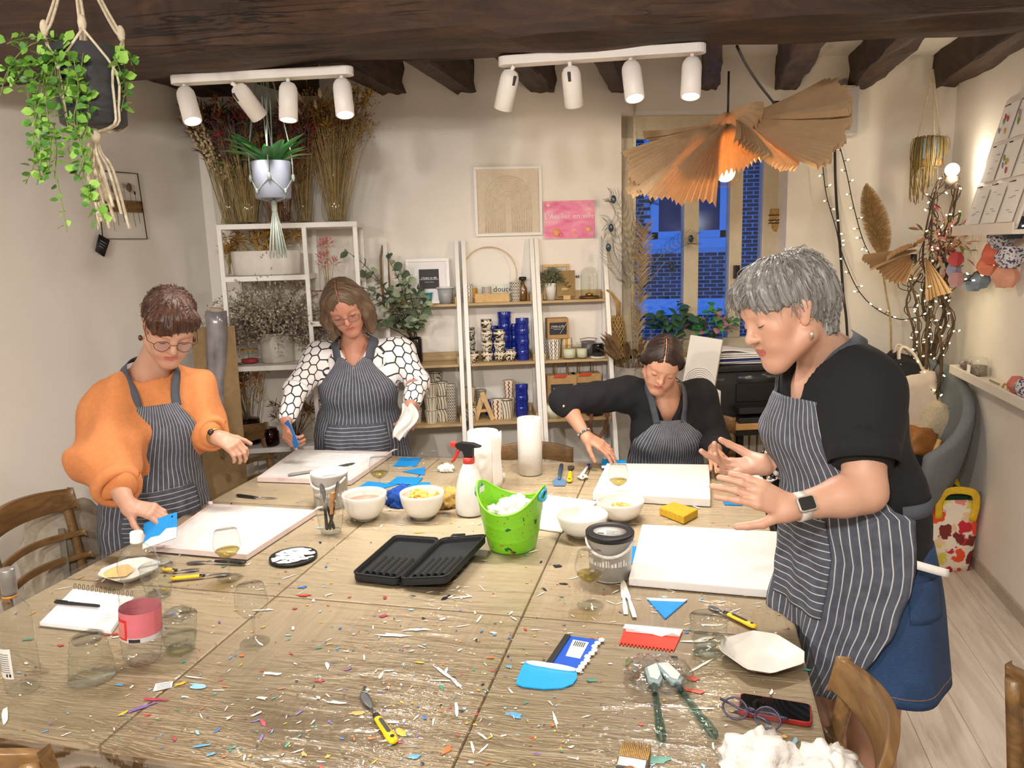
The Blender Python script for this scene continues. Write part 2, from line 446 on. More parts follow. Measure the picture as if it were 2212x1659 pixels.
for a in ((wl,wl+.12,wb,wt),(wr-.12,wr,wb,wt),(wl,wr,wb,wb+.13),((wl+wr)/2-.10,(wl+wr)/2+.08,wb,wt)):
 wf.box((a[0]-O.x,-.06,a[2]-O.z),(a[1]-O.x,.03,a[3]-O.z))
wfo=part('window_frame',wf,mat('house_white','#dfe5ee',.5,var=.04),fac,.01)
for a,c in (((wl+.12,(wl+wr)/2-.1),0),(((wl+wr)/2+.08,wr-.12),0)):
 q=B(); q.box((a[0]-O.x,.0,wb+.13-O.z),(a[1]-O.x,.02,wt-O.z)); part('pane',q,mat('house_glass','#31465e',.12,var=.3,scale=3),wfo)
q=B(); q.box((wl-.15-O.x,-.1,wb-.16-O.z),(wr+.15-O.x,.03,wb-O.z)); part('window_sill',q,mat('house_white'),fac,.01)
q=B(); q.box((fx0-O.x,-.05,band-.14-O.z),(fx1-O.x,.03,band+.14-O.z)); part('stone_band',q,mat('house_white'),fac,.01)
# radiator under the window
rad=thing('radiator','ribbed cream radiator under the window behind the desk legs','radiator',bw(-1.42,.1,.12),A18)
for i in range(17):
 q=B(); q.box((-.41+i*.049,-.03,0),(-.41+i*.049+.040,.03,.62)); part('fin',q,mat('radiator_cream','#d9d2c3',.4,var=.03),rad,.008)
q=B(); q.box((-.43,-.02,.62),(.43,.02,.65)); q.box((-.36,.03,.1),(-.32,.098,.5)); q.box((.32,.03,.1),(.36,.098,.5)); part('top_grille',q,mat('radiator_cream'),rad,.004)
for sx in (-.36,.36):
 q=B(); q.box((sx-.02,-.02,-.12),(sx+.02,.02,0)); part('foot',q,mat('radiator_cream'),rad)
 # ---------------------------------------------------------------- spotlight rails
M_LW=mat('lamp_white','#efe9e4',.4,var=.02)
M_LENS=emit('lamp_lens','#fff4e4',26)
def rail(name,label,a,b,dirs,watts,lens_depth=.006):
 """a rounded bar under the beam with four swivelling cylinder spots"""
 a=Vector(a); b=Vector(b); L=(b-a).length; rz=atan2(b.y-a.y,b.x-a.x); c=(a+b)/2
 root=thing(name,label,'spotlights',c,rz)
 q=B(); poly=[(L/2-.03+.03*cos(t),.03*sin(t)) for t in np.linspace(-pi/2,pi/2,9)]+[(-L/2+.03+.03*cos(t),.03*sin(t)) for t in np.linspace(pi/2,1.5*pi,9)]
 q.prism(poly,0,.03); part('mounting_bar',q,M_LW,root,.003)
 R=Matrix.Rotation(-rz,3,'Z')
 for i,d in enumerate(dirs):
  x=-L/2+.045+i*(L-.09)/3
  d=(R@Vector(d)).normalized()
  h=thing('lamp_head','','',(x,0,-.012)); del h['label']; del h['category']; h.parent=root
  h.rotation_euler=(-d).to_track_quat('Z','Y').to_euler()
  q=B(); q.lathe([(.0,0.0),(.012,-.001),(.024,-.007),(.031,-.02),(.033,-.034),(.033,-.135),(.029,-.137),(.028,-.128),(0,-.128)],28)
  part('lamp_barrel',q,M_LW,h)
  q=B(); q.disc(.0275,-.1295,24); q.f=[tuple(reversed(f)) for f in q.f]; part('lamp_lens',q,M_LENS,h)
  q=B(); q.tube([(0,0,-.004),(d.x*-.012,d.y*-.012,.014)],.007,8); part('swivel',q,M_LW,h)
  q=B(); q.box((-.006,-.0335,-.045),(.006,-.028,-.012)); part('swivel_slot',q,mat('slot_dark','#3a3633',.6),h,.003)
  wd_=root.matrix_basis@Vector((x,0,-.012))
  dw=Vector(dirs[i]).normalized()
  spot_lamp('lamp',wd_+dw*.15,dw,watts[i],128,1.0,r=.05)
 return root
rail('spotlight_rail','white four-lamp spotlight rail over the woman in the orange jumper',(-1.86,2.60,2.37),(-1.185,2.685,2.37),[(.36,-.25,-1),(.33,.75,-.9),(.02,-.18,-1),(.18,-.3,-1)],(35,24,36,36))
rail('spotlight_rail','white four-lamp spotlight rail beside the paper pendant lamp',(-.668,2.74,2.37),(.03,2.79,2.37),[(-.38,.35,-1),(.03,.45,-1),(.14,-.35,-1),(-.03,-.3,-1)],(35,35,36,36))
# unseen beam and two rails, added as fill light for walls and near table
hewn('second_beam','dark hewn oak beam crossing behind the photographer, carrying two more spotlight rails',(-3.35,-.30,2.44),(1.50,-.25,2.44),.30,.34,5,.010,30)
rail('spotlight_rail','white four-lamp spotlight rail on the second beam behind the camera',(-2.2,-.25,2.41),(-1.3,-.25,2.41),[(-1,.6,-.1),(-.6,.9,.05),(-.4,-1,-.2),(.15,.9,-.8)],(90,85,85,150))
rail('spotlight_rail','white four-lamp spotlight rail on the second beam, nearer the wall with the ledges',(-.2,-.25,2.41),(.7,-.25,2.41),[(-.3,.9,-.8),(.0,1,.0),(.4,-1.,-.2),(.7,.9,-.2)],(150,75,80,60))
# ================================================================ TABLES AND WHAT LIES ON THEM
M_TOPX=wood_mat('oak_veneer_x','#ccb897','#dac6a4','#e5d4b6',.42,'x',1.7,.10,.12)
M_TOPY=wood_mat('oak_veneer_y','#c9b493','#d8c3a1','#e3d1b3',.42,'y',1.7,.10,.12)
M_LEG=wood_mat('table_leg_oak','#5d452c','#7a5c3b',None,.5,'z',.6)
XS=(-1.95,-1.2,-.45,.275); YS=(1.215,1.93,2.7,3.48)
ROWN=('nearest','middle','back'); COLN=('beside the wooden chair by the notebook','in the centre column','on the side of the grey haired woman')
WHERE={(0,0):'under the two bottles and the notebook',(1,0):'under the yellow knife lying alone',(2,0):'under the phone and the square plate',(0,1):'under the first white canvas with the wine glass beside it',(1,1):'under the black zip case and green bucket',(2,1):'under the big blank canvas and paint tub',(0,2):'under the taped canvas of the woman in the patterned blouse',(1,2):'under the two kitchen rolls',(2,2):'under the canvas of the seated woman'}
for i in range(3):
 for j in range(3):
  x0,x1,y0,y1=XS[i]+.002,XS[i+1]-.002,YS[j]+.002,YS[j+1]-.002
  t=thing('wooden_table','square oak-veneer work table '+WHERE[(i,j)],'table',((x0+x1)/2,(y0+y1)/2,0))
  w,d=(x1-x0)/2,(y1-y0)/2
  q=B(); q.box((-w,-d,.72),(w,d,.75)); part('tabletop',q,M_TOPY if (i+j)%2 else M_TOPX,t,.006)
  q=B(); q.box((-w+.05,-d+.05,.64),(w-.05,-d+.07,.72)); q.box((-w+.05,d-.07,.64),(w-.05,d-.05,.72)); q.box((-w+.05,-d+.05,.64),(-w+.07,d-.05,.72)); q.box((w-.07,-d+.05,.64),(w-.05,d-.05,.72)); part('apron_frame',q,M_LEG,t)
  for sx in (-1,1):
   for sy in (-1,1):
    q=B(); cx,cy=sx*(w-.075),sy*(d-.075)
    q.add([(cx+a*s,cy+b*s,z) for z,s in ((0,.017),(.72,.025)) for a,b in ((-1,-1),(1,-1),(1,1),(-1,1))],[(3,2,1,0),(4,5,6,7),(0,1,5,4),(1,2,6,5),(2,3,7,6),(3,0,4,7)],False)
    part('leg',q,M_LEG,t,.004)
    # clear plastic film over the tables, wrinkled, folded down at the edges
def film_mat():
 t=NT('clear_film'); tr=t.new('ShaderNodeBsdfTransparent'); tr.inputs[0].default_value=(.985,.98,.97,1)
 gl=t.new('ShaderNodeBsdfGlossy'); gl.inputs['Roughness'].default_value=.09
 fr=t.new('ShaderNodeFresnel'); fr.inputs['IOR'].default_value=1.5
 v=t.coord('Object',(1.6,9,1)); n1=t.noise(v,2.4,4,.55,.8); n2=t.noise(t.coord('Object',(5,12,1)),6,3,.5,.4)
 mk=t.ramp(t.noise(t.coord('Object'),1.3,2),[(.38,(.12,)*3),(.62,(1,)*3)])
 h=t.math('MULTIPLY',t.math('ADD',n1,t.math('MULTIPLY',n2,.25)),mk)
 b=t.new('ShaderNodeBump'); b.inputs['Strength'].default_value=.55; b.inputs['Distance'].default_value=.02
 t.l(h,b.inputs['Height']); t.l(b.outputs[0],gl.inputs['Normal']); t.l(b.outputs[0],fr.inputs['Normal'])
 mx=t.new('ShaderNodeMixShader'); t.l(t.math('MULTIPLY_ADD',fr.outputs[0],.85,.0),mx.inputs[0]); t.l(tr.outputs[0],mx.inputs[1]); t.l(gl.outputs[0],mx.inputs[2])
 t.l(mx.outputs[0],t.out.inputs['Surface']); return t.m
q=B()
def film(u,v):
 x=-1.968+u*2.261; y=1.197+v*2.301
 return (x,y,.7512+.0004*sin(x*31+sin(y*13)*2)*sin(y*17))
q.grid(film,60,60)
for e0,e1,nn in (((-1.968,1.197),(.293,1.197),(0,-1)),((.293,1.197),(.293,3.498),(1,0)),((-1.968,3.498),(-1.968,1.197),(-1,0))):
 def skirt(u,v,e0=e0,e1=e1,nn=nn):
  x=e0[0]+(e1[0]-e0[0])*u; y=e0[1]+(e1[1]-e0[1])*u
  o=.006*sin(v*pi/2)+.004*v*sin(u*70)
  return (x+nn[0]*o,y+nn[1]*o,.7512-v*(.05+.006*sin(u*40)))
 q.grid(skirt,60,4)
FILM=solo('plastic_film','clear wrinkled plastic film spread over the paint-spattered tables','plastic sheet',q,film_mat())
# dried paint: flecks and smears stuck to the film
PAL=['#2f6fc0','#c43a2c','#e9e4da','#e9e4da','#efe9dd','#f2efe8','#3c8f7d','#d9b52e','#7a5fa8','#1d1d26','#c96f2d','#58a5d8','#b03a52','#8fc1d9','#c7a24a','#dcd3c4']
def fleck_mat(c):return mat('paint_'+c[1:],c,.35,var=.08,scale=60)
q=B(); FM=[fleck_mat(c) for c in dict.fromkeys(PAL)]; PI_=list(dict.fromkeys(PAL))
def blob(c,x,y,r,st=1,rot=0,n=9,jag=.45):
 q.cm=PI_.index(c); r2=RNG; z=.7522+r2.uniform(0,.0004)
 pts=[]
 for k in range(n):
  a=2*pi*k/n; rr=r*(1+r2.uniform(-jag,jag)); px,py=rr*cos(a)*st,rr*sin(a)
  pts.append((x+px*cos(rot)-py*sin(rot),y+px*sin(rot)+py*cos(rot),z))
 q.add(pts+[(x,y,z+.0006)],[(k,(k+1)%n,n) for k in range(n)])
for k in range(1700):
 x=RNG.uniform(-1.93,.26); y=1.23+2.2*RNG.random()**1.5
 if RNG.random()<.3:x=RNG.gauss(-.6,.35); y=RNG.gauss(1.5,.22)
 if not (-1.93<x<.26 and 1.23<y<3.45):continue
 c=RNG.choice(PAL); w=c in ('#e9e4da','#efe9dd','#f2efe8')
 r=abs(RNG.gauss(0,.0018))+.0006
 blob(c,x,y,r,RNG.choice((1,1.3,2,3)) if not w else RNG.choice((1,2,4,7)),RNG.uniform(0,pi))
for c,px,py,r,st,rot in [('#2f6fc0',655,1268,.013,1.7,.6),('#c43a2c',655,1286,.011,3.2,.15),('#8fc1d9',430,1481,.017,2.4,.1),('#7a5fa8',300,1530,.010,5,.8),('#b03a52',330,1510,.008,6,.1),('#c43a2c',1495,1465,.015,2,-.2),('#c43a2c',1498,1492,.014,2.6,-.05),('#c43a2c',1420,1530,.006,1.6,.3),('#c43a2c',1385,1565,.007,1.6,.2),('#2f6fc0',1483,1366,.007,1.2,0),('#3c8f7d',1743,1447,.008,1.6,.3),('#58a5d8',1115,1545,.017,1.8,.1),('#3c8f7d',1415,1640,.02,2.2,.1),('#e9e4da',590,1455,.012,3,.1),('#e9e4da',850,1372,.014,4.5,.1),('#e9e4da',900,1360,.012,5,.25),('#f2efe8',955,1450,.009,6,-.7),('#f2efe8',985,1475,.008,6,-.8),('#e9e4da',1140,1430,.006,5,.4),('#1d1d26',1205,1222,.017,1.5,.5),('#c43a2c',1000,1180,.012,3,.3),('#d9b52e',905,1150,.010,3,.2),('#c7a24a',770,1540,.012,1.8,.2),('#c96f2d',965,1620,.010,2.5,1),('#58a5d8',895,1635,.013,1.4,.6),('#e9e4da',1520,1380,.01,5,.5),('#f2efe8',1000,1290,.007,7,.4),('#58a5d8',920,1195,.009,1.6,.5),('#8fc1d9',690,1140,.013,1.6,.2),('#b03a52',830,1330,.012,1.6,.4),('#c43a2c',240,1370,.008,6,.3),('#c96f2d',1290,1225,.008,2,.2),('#c43a2c',690,1470,.008,2.4,0),('#dcd3c4',1720,1555,.01,2.2,-.4),('#8fc1d9',1715,1605,.010,2.4,1.2)]:
 p=tp(px,py); blob(c,p.x,p.y,r*.62,st,rot,12)
for k in range(130):
 p=RNG.choice([(900,1350),(1330,1290),(990,1270),(1600,1300),(950,1010),(820,1010),(1430,1290),(880,1140)])
 p=tp(p[0]+RNG.gauss(0,60),p[1]+RNG.gauss(0,28))
 if -1.9<p.x<.25:blob('#f2efe8',p.x,p.y,RNG.uniform(.0007,.0022),RNG.uniform(4,12),RNG.gauss(.2,.6),9)
part('paint_flecks',q,FM,FILM,kind='stuff')
M_GLASS=thin_glass('drinking_glass','#fbfcfb',.6,.015,.45)
M_RIPPLE=thin_glass('rippled_glass','#f8faf8',.7,.02,.42,.22)
M_PET=thin_glass('clear_plastic','#fafcfd',.9,.04,.42,.6)
M_WINE=thin_glass('white_wine','#e9e0ae',.1,.01,.85); M_WATER=thin_glass('water','#f6f9f8',.1,.01,.9)
M_WHITE=mat('glazed_white','#dfdbd4',.18,var=.02,coat=.3)
M_BLACKP=mat('black_plastic','#15151a',.45); M_YEL=mat('yellow_handle','#f0c419',.35,var=.04); M_STEEL=mat('brushed_steel','#8f9296',.28,.9,var=.1)
M_BLUE=mat('blue_scraper','#1590e0',.35,var=.04); M_PAINT=mat('wet_white_paint','#f4f2ee',.3,var=.03,bump=.4)
def wine_glass(label,px,py,fill=.0,s=1.0,col=None):
 p=tp(px,py); t=thing('wine_glass',label,'wine glass',p,0,'balloon wine glasses on the table')
 q=B(); q.lathe([(.0,.0012),(.036*s,.001),(.0375*s,.002),(.034*s,.004),(.012*s,.0065),(.005*s,.012)],32); part('foot',q,M_GLASS,t)
 q=B(); q.lathe([(.0048*s,.010),(.0036*s,.03*s),(.0036*s,.055*s),(.0055*s,.072*s)],16); part('stem',q,M_GLASS,t)
 prof=[(.001,.071),(.012,.0725),(.026,.08),(.037,.094),(.0418,.110),(.0415,.126),(.038,.142),(.0345,.155),(.0336,.159)]
 q=B(); q.lathe([(r*s,z*s) for r,z in prof],36); part('bowl',q,M_GLASS,t)
 q=B(); q.tube([(.0336*s*cos(a),.0336*s*sin(a),.159*s) for a in np.linspace(0,2*pi,37)],.0008,6,False); part('rim',q,M_GLASS,t)
 if fill:
  pr=[(r*.965*s,z*s+.001) for r,z in prof if z<.071+fill]; zt=pr[-1][1]
  q=B(); q.lathe(pr+[(pr[-1][0]*.999,zt+.001),(0,zt+.001)],32); part('wine',q,M_WINE,t)
 return t
wine_glass('wine glass half full of white wine beside the first canvas and palette knives',497,1250,.036)
wine_glass('empty wine glass standing alone near the water glass',551,1388,0)
wine_glass('wine glass with a little white wine in front of the lidded paint tub',1275,1308,.034)
wine_glass('wine glass in front of the canvas of the seated woman, behind the cracker bowl',1336,1084,.034,.94)
wine_glass('wine glass among the blue plastic sheets at the far end',822,1068,.034)
def tumbler(label,px,py,s=1,flip=False,water=.02):
 p=tp(px,py); t=thing('water_glass',label,'glass',p,0,'ribbed water glasses on the table')
 pr=[(.0,.004),(.030,.004),(.033,.0)]
 for i in range(26):
  z=.002+i*.0036; pr.append((.033+.0135*min(1,(i/25))**.7+.0017*sin(i*1.3),z))
 if flip:pr=[(r,.094-z) for r,z in pr]
 q=B(); q.lathe([(r*s,z*s) for r,z in pr],36); part('cup',q,M_RIPPLE,t)
 zr=0.002 if flip else .092
 q=B(); q.tube([(.0462*s*cos(a),.0462*s*sin(a),zr*s) for a in np.linspace(0,2*pi,37)],.0011,6,False); part('rim',q,M_RIPPLE,t)
 q=B(); z0=.086 if flip else .0035; q.lathe([(0,z0*s),(.030*s,z0*s),(.031*s,(z0+.006)*s),(0,(z0+.006)*s)],28); part('thick_base',q,M_GLASS,t)
 if water:
  q=B(); q.lathe([(0,.006),(.031*s,.006),(.042*s,water*1.9*s),(0,water*1.9*s)],28); part('water',q,M_WATER,t)
 return t
tumbler('ribbed water glass turned upside down between the two bottles',200,1462,1.12,True,0)
tumbler('ribbed water glass beside the plastic water bottle, open side up',391,1402,1.0)
tumbler('ribbed water glass half hidden behind the plastic water bottle',343,1285,1.0,False,0)
tumbler('ribbed water glass next to the white square plate',1530,1408,.99)
# bottles
p=tp(52,1486); t=thing('wine_bottle','clear glass wine bottle with grey screw cap and pale back label','bottle',p,radians(-20))
q=B(); q.lathe([(0,.018),(.02,.012),(.034,.002),(.037,.004),(.038,.02),(.038,.175),(.034,.2),(.02,.222),(.0155,.24),(.0145,.285)],36); part('glass_body',q,thin_glass('bottle_glass','#fcfdfc',.6,.02,.5,.2),t)
q=B(); q.lathe([(.0165,.238),(.0168,.246),(.0165,.248),(.0165,.262),(.0172,.264),(.0165,.267),(.0172,.27),(.0165,.273),(.017,.276),(.017,.298),(.015,.301),(0,.301)],32); part('screw_cap',q,mat('grey_cap','#8f8c89',.35,.5),t)
q=B(); q.lathe([(.0163,.232),(.0163,.238)],32); part('neck_ring',q,mat('orange_ring','#d98a1f',.3),t,label='orange foil ring')
q=B(); q.grid(lambda u,v:(.0386*sin(-1.0+u*1.75),-.0386*cos(-1.0+u*1.75),.045+v*.075),16,2)
lb=part('back_label',q,mat('paper_label','#dcdad5',.7,var=.03),t)
for k in range(9):
 q=B(); q.grid(lambda u,v:(.0389*sin(-.35+u*.95),-.0389*cos(-.35+u*.95),.105-k*.0055+v*.0022),8,1); part('print_line',q,mat('print_grey','#77736f',.7),lb)
for k in range(2):
 q=B(); q.grid(lambda u,v:(.0389*sin(.3+k*.2+u*.12),-.0389*cos(.3+k*.2+u*.12),.05+v*.008),3,1); part('print_mark',q,mat('print_black','#26231f',.7),lb)
p=tp(308,1425); t=thing('water_bottle','plastic water bottle with white cap and pink paper label','bottle',p,radians(-12),rot=(radians(-2),radians(3),radians(-12)))
pr=[(0,.006),(.02,.004),(.036,.0),(.044,.012),(.047,.03)]+[(.0475+.0012*sin(z*260),z) for z in np.linspace(.04,.17,20)]+[(.047,.18),(.04,.195),(.034,.205),(.034,.213),(.042,.225),(.0475,.245),(.0465,.265),(.037,.288),(.022,.303),(.0135,.309),(.0125,.318)]
q=B(); q.lathe(pr,40,wob=lambda a,z:1+(.06*cos(5*a)*max(0,1-z/.035))); part('bottle_body',q,M_PET,t)
q=B(); q.lathe([(.0155,.312),(.016,.316),(.0155,.318),(.0155,.336),(.014,.339),(0,.339)],30,wob=lambda a,z:1+.015*cos(40*a)); part('cap',q,mat('white_cap','#f0eeea',.4,var=.02),t)
q=B(); q.grid(lambda u,v:(.0492*cos(2*pi*u),.0492*sin(2*pi*u),.082+v*.062),40,2)
lb=part('paper_band',q,mat('pink_label','#cf6f7a',.5,var=.05),t,label='pink paper label')
q=B(); q.grid(lambda u,v:(.0497*sin(-.75+u*.95),-.0497*cos(-.75+u*.95),.075+v*.053),12,2); part('red_panel',q,mat('red_panel','#cf2f2c',.5),lb)
for k in range(10):
 q=B(); q.grid(lambda u,v:(.0501*sin(-.62+u*.7),-.0501*cos(-.62+u*.7),.118-k*.004+v*.0012),8,1); part('print_line',q,mat('print_pale','#f1d9d4',.7),lb)
q=B(); q.grid(lambda u,v:(.0494*cos(2*pi*u),.0494*sin(2*pi*u),.07+v*.012),40,1); part('clear_strip',q,mat('label_grey','#c9c6cb',.5),lb)
q=B(); q.grid(lambda u,v:(.0499*sin(.28+u*.55),-.0499*cos(.28+u*.55),.071+v*.009),6,1); part('code_box',q,mat('print_black'),lb)
# spray bottle
p=tp(1017,1108); t=thing('spray_bottle','translucent white spray bottle with black head and red trigger','spray bottle',p,radians(175))
q=B(); q.lathe([(0,.003),(.05,.0),(.056,.006),(.058,.03),(.057,.07),(.05,.115),(.038,.16),(.025,.192),(.02,.2),(.019,.212)],36); part('bottle_body',q,mat('milky_plastic','#dcdad8',.35,var=.02),t)
q=B(); q.lathe([(.022,.2),(.0225,.222),(.0,.222)],28,wob=lambda a,z:1+.02*cos(28*a)); part('collar',q,mat('red_plastic','#cf3a30',.4),t)
q=B(); q.prism([(-.018,.0),(.014,.0),(.02,.022),(.045,.034),(.05,.05),(.03,.058),(-.02,.056),(-.05,.046),(-.052,.042),(-.02,.038)],-.012,.012)
part('spray_head',q,M_BLACKP,t,.003,(0,0,.222),(radians(90),0,0))
q=B(); q.prism([(.048,.036),(.07,.04),(.07,.056),(.048,.054)],-.011,.011); part('nozzle',q,mat('red_plastic'),t,.002,(0,0,.222),(radians(90),0,0))
q=B(); q.tube([(.036,0,.254),(.045,0,.24),(.05,0,.225),(.062,0,.205),(.07,0,.198)],[.007,.0075,.007,.006,.004],10,True,((0,1,0),1.3)); part('trigger',q,mat('red_plastic'),t)
# kitchen rolls
M_TISSUE=mat('tissue_paper','#dedbd6',.9,var=.03,scale=80,bump=.5)
def roll(label,px,py,r,h,loose):
 t=thing('kitchen_roll',label,'kitchen roll',tp(px,py),0)
 q=B(); q.lathe([(.022,h),(r*.8,h+.001),(r-.002,h),(r,h-.003),(r*1.01,h*.5),(r,.002),(.022,0)],48,wob=lambda a,z:1+.006*sin(3*a+z*20)); part('paper_roll',q,M_TISSUE,t)
 q=B(); q.lathe([(.0215,.001),(.0215,h+.0015),(.0195,h+.0015),(.0195,.001)],28); part('cardboard_core',q,mat('core_card','#a99a86',.9),t)
 if loose:
  q=B(); q.grid(lambda u,v:((r+.002+.012*u*u+.003*sin(v*9)*u)*cos(-.75+u*.7),(r+.002+.012*u*u)*sin(-.75+u*.7),v*(h-.004*u)+.01*u*u),10,8); part('loose_sheet',q,M_TISSUE,t,solid=.0006)
roll('wide white kitchen roll with a loose sheet behind the spray bottle',1047,1052,.066,.245,True)
roll('slim upright white kitchen roll behind the green bucket',1146,1022,.054,.255,False)
# green bucket
p=tp(1107,1178); t=thing('green_bucket','lime green flexible bucket spattered with paint, wavy rim with blue grips','bucket',p,radians(-6))
def bz(a):return .178+.038*cos(2*a)+.004*cos(4*a)
def bprof(v):return .080+.036*v**.8
def bucket_mat():
 m_=NT('lime_rubber'); n=m_.noise(m_.coord('Object'),34,2,.4); n2=m_.noise(m_.coord('Object',(1,1,2)),70,2,.4)
 c=m_.mix(m_.ramp(n,[(.69,(0,0,0)),(.70,(1,1,1))]),'#7cc728','#1d5a2a'); c=m_.mix(m_.ramp(n2,[(.68,(0,0,0)),(.69,(1,1,1))]),c,'#b5452a'); m_.col(c)
 m_.set(Roughness=.35); return m_.m
q=B(); N=64
def wall_pt(rr,zz,a):return (rr*cos(a),rr*sin(a),zz)
for side in (0,1):
 def bk(u,v,side=side):
  a=2*pi*u*(1 if side==0 else -1); rr=bprof(v)-(.003 if side else 0)+(.0012*(1 if abs(v-.62)<.04 or abs(v-.3)<.04 else 0))
  return wall_pt(rr,max(.003*side,v*bz(a)),a)
 q.grid(bk,N,26)
q.disc(.080,.0,N); q.disc(.077,.003,N)
part('tub_wall',q,bucket_mat(),t)
q=B(); q.tube([wall_pt(bprof(1)-.001,bz(a),a) for a in np.linspace(0,2*pi,65)],.0035,8,False); part('rim',q,mat('lime_rim','#86d02c',.4,var=.03),t)
for a0 in (0,pi):
 g=[(dx,dz) for dx,dz in ((.032*cos(s),.017*sin(s)) for s in np.linspace(0,2*pi,25))]
 q=B(); q.tube([wall_pt(bprof(.92)+.003,.178+.012+dz,a0+dx/.11) for dx,dz in g],.006,8,False); hd=part('grip',q,mat('blue_grip','#3aa6d0',.35),t,label='blue grip ring')
 q=B(); q.grid(lambda u,v:wall_pt(bprof(.92)-.006,.178+.0+v*.022,a0-.22+u*.44),8,3); part('grip_label',q,mat('paper_label'),hd)
def crumple(name,label,cat,loc,r,seed,m_=None,flat=.6,group=None,amp=.55,n=44):
 q=B(); rr=random.Random(seed); ph=[(rr.uniform(-1,1),rr.uniform(-1,1),rr.uniform(-1,1),rr.uniform(0,6),rr.uniform(2,13)) for _ in range(14)]
 vs=[]
 def pt(u,v):
  a=2*pi*u; b=-pi/2+pi*v; d=Vector((cos(b)*cos(a),cos(b)*sin(a),sin(b)))
  w=sum(abs(sin(k[4]*(k[0]*d.x+k[1]*d.y+k[2]*d.z)+k[3]))/1.0 for k in ph)/14
  s=r*(1-amp+amp*2*(w-.28)*1.35); return (d.x*s,d.y*s,max(-r*.3,d.z*s*flat))
 q.grid(pt,n,n//2); zmin=min(p[2] for p in q.v); q.v=[(x,y,z-zmin) for x,y,z in q.v]
 return solo(name,label,cat,q,m_ or M_TISSUE,loc,seed,group)
for k,(dx,dy,r,z) in enumerate([(-.035,-.01,.05,.09),(.03,.01,.055,.1),(.0,-.03,.045,.12),(.015,.03,.04,.13),(-.02,.035,.04,.11)]):
 crumple('used_tissue','crumpled white tissue stuffed into the green bucket','tissue',p+Vector((dx,dy,z)),r,20+k,None,.8,'tissues in the green bucket')
crumple('used_tissue','small crumpled white tissue beside the spray bottle on the table','tissue',tp(965,1017),.035,31)
crumple('napkin','large crumpled white paper napkin by the spectacles at the table corner','tissue',tp(1640,1672),.07,41,None,.7)
crumple('napkin','second crumpled white paper napkin, nearest the wooden chair rail','tissue',tp(1785,1700),.07,44,None,.7)
crumple('blue_cloth','crumpled royal blue microfibre cloth between the two white bowls','cloth',tp(868,1088),.058,51,mat('microfibre_blue','#1c4fa8',.95,var=.2,scale=90,bump=.8),.9)
crumple('yellow_cloth','crumpled ochre yellow cloth behind the crisp bowl','cloth',tp(962,1090),.06,57,mat('ochre_cloth','#c7a159',.95,var=.15,scale=90,bump=.8),.9)
crumple('plastic_wrapper','crumpled clear plastic wrapper behind the spatulas','wrapper',tp(1420,1470),.075,61,thin_glass('crumpled_plastic','#fbfbfa',.3,.05,.6,.9,.1),.28,None,.45,34)
crumple('plastic_wrapper','small clear plastic wrapper between the bottle and water glasses','wrapper',tp(385,1330),.035,63,thin_glass('crumpled_plastic'),.3,None,.45)
# bowls
def bowl(label,px,py,r,h,foot=.4):
 t=thing('white_bowl',label,'bowl',tp(px,py),0)
 pr=[(0,.004),(r*foot,.003),(r*foot,0),(r*foot+.003,0),(r*(foot+.04),.006)]
 for k in range(1,9):s=k/8; pr.append((r*(foot+.05+(.95-foot)*sin(s*pi/2)**.9),.006+(h-.006)*(1-cos(s*pi/2))**.8))
 pr+=[(r-.002,h+.0015),(r-.004,h)]
 for k in range(8,-1,-1):s=k/8; pr.append((max(0,r*(foot+.05+(.95-foot)*sin(s*pi/2)**.9)-.005),.010+(h-.010)*(1-cos(s*pi/2))**.8))
 pr.append((0,.0095))
 q=B(); q.lathe(pr,48); part('bowl_wall',q,M_WHITE,t); return t
bA=bowl('deep white bowl filled with pale pink water beside the tool tumbler',790,1120,.084,.10)
q=B(); q.lathe([(.03,.03),(.066,.072),(0,.0725)],40); part('pink_water',q,mat('pink_water','#e0a288',.12,var=.03),bA)
bB=bowl('deep white bowl heaped with potato crisps',914,1117,.084,.10)
bC=bowl('wide empty white bowl behind the lidded paint tub',1258,1155,.09,.078,.42)
bD=bowl('wide white bowl with yellow cracker pieces near the sponge',1340,1121,.088,.075,.42)
q=B(); q.grid(lambda u,v:((u-.5)*.042*(1-.12*(2*v-1)**2),(v-.5)*.034*(1-.15*(2*u-1)**2),.009*(2*u-1)**2-.005*(2*v-1)**2),6,5)
crisp=tag(part('potato_crisp',q,mat('crisp_gold','#e2bd62',.6,var=.2,scale=60),solid=.0016),'golden potato crisp in the deep white bowl','crisp','potato crisps in the deep white bowl')
P0=bB.location
for k in range(34):
 a=RNG.uniform(0,6.28); r=.058*sqrt(RNG.random()); z=.062+.022*(1-r/.07)+RNG.uniform(0,.012)
 c=crisp if k==0 else dup(crisp); c.location=P0+Vector((r*cos(a),r*sin(a),z)); c.rotation_euler=(RNG.gauss(0,.5),RNG.gauss(0,.5),RNG.uniform(0,6))
q=B(); P0=bD.location
for k in range(150):
 a=RNG.uniform(0,6.28); r=.055*sqrt(RNG.random()); z=.036+.022*(1-r/.05)+RNG.uniform(0,.006)
 Mx=Matrix.Translation((r*cos(a),r*sin(a),z))@Euler((RNG.uniform(0,3),RNG.uniform(0,3),RNG.uniform(0,3))).to_matrix().to_4x4()
 q.cbox((0,0,0),(RNG.uniform(.006,.014),RNG.uniform(.004,.009),.003),Mx)
o=solo('cracker_crumbs','heap of broken yellow cracker pieces in the wide white bowl','crackers',q,mat('cracker','#e5c877',.7,var=.2,scale=50),P0); o['kind']='stuff'
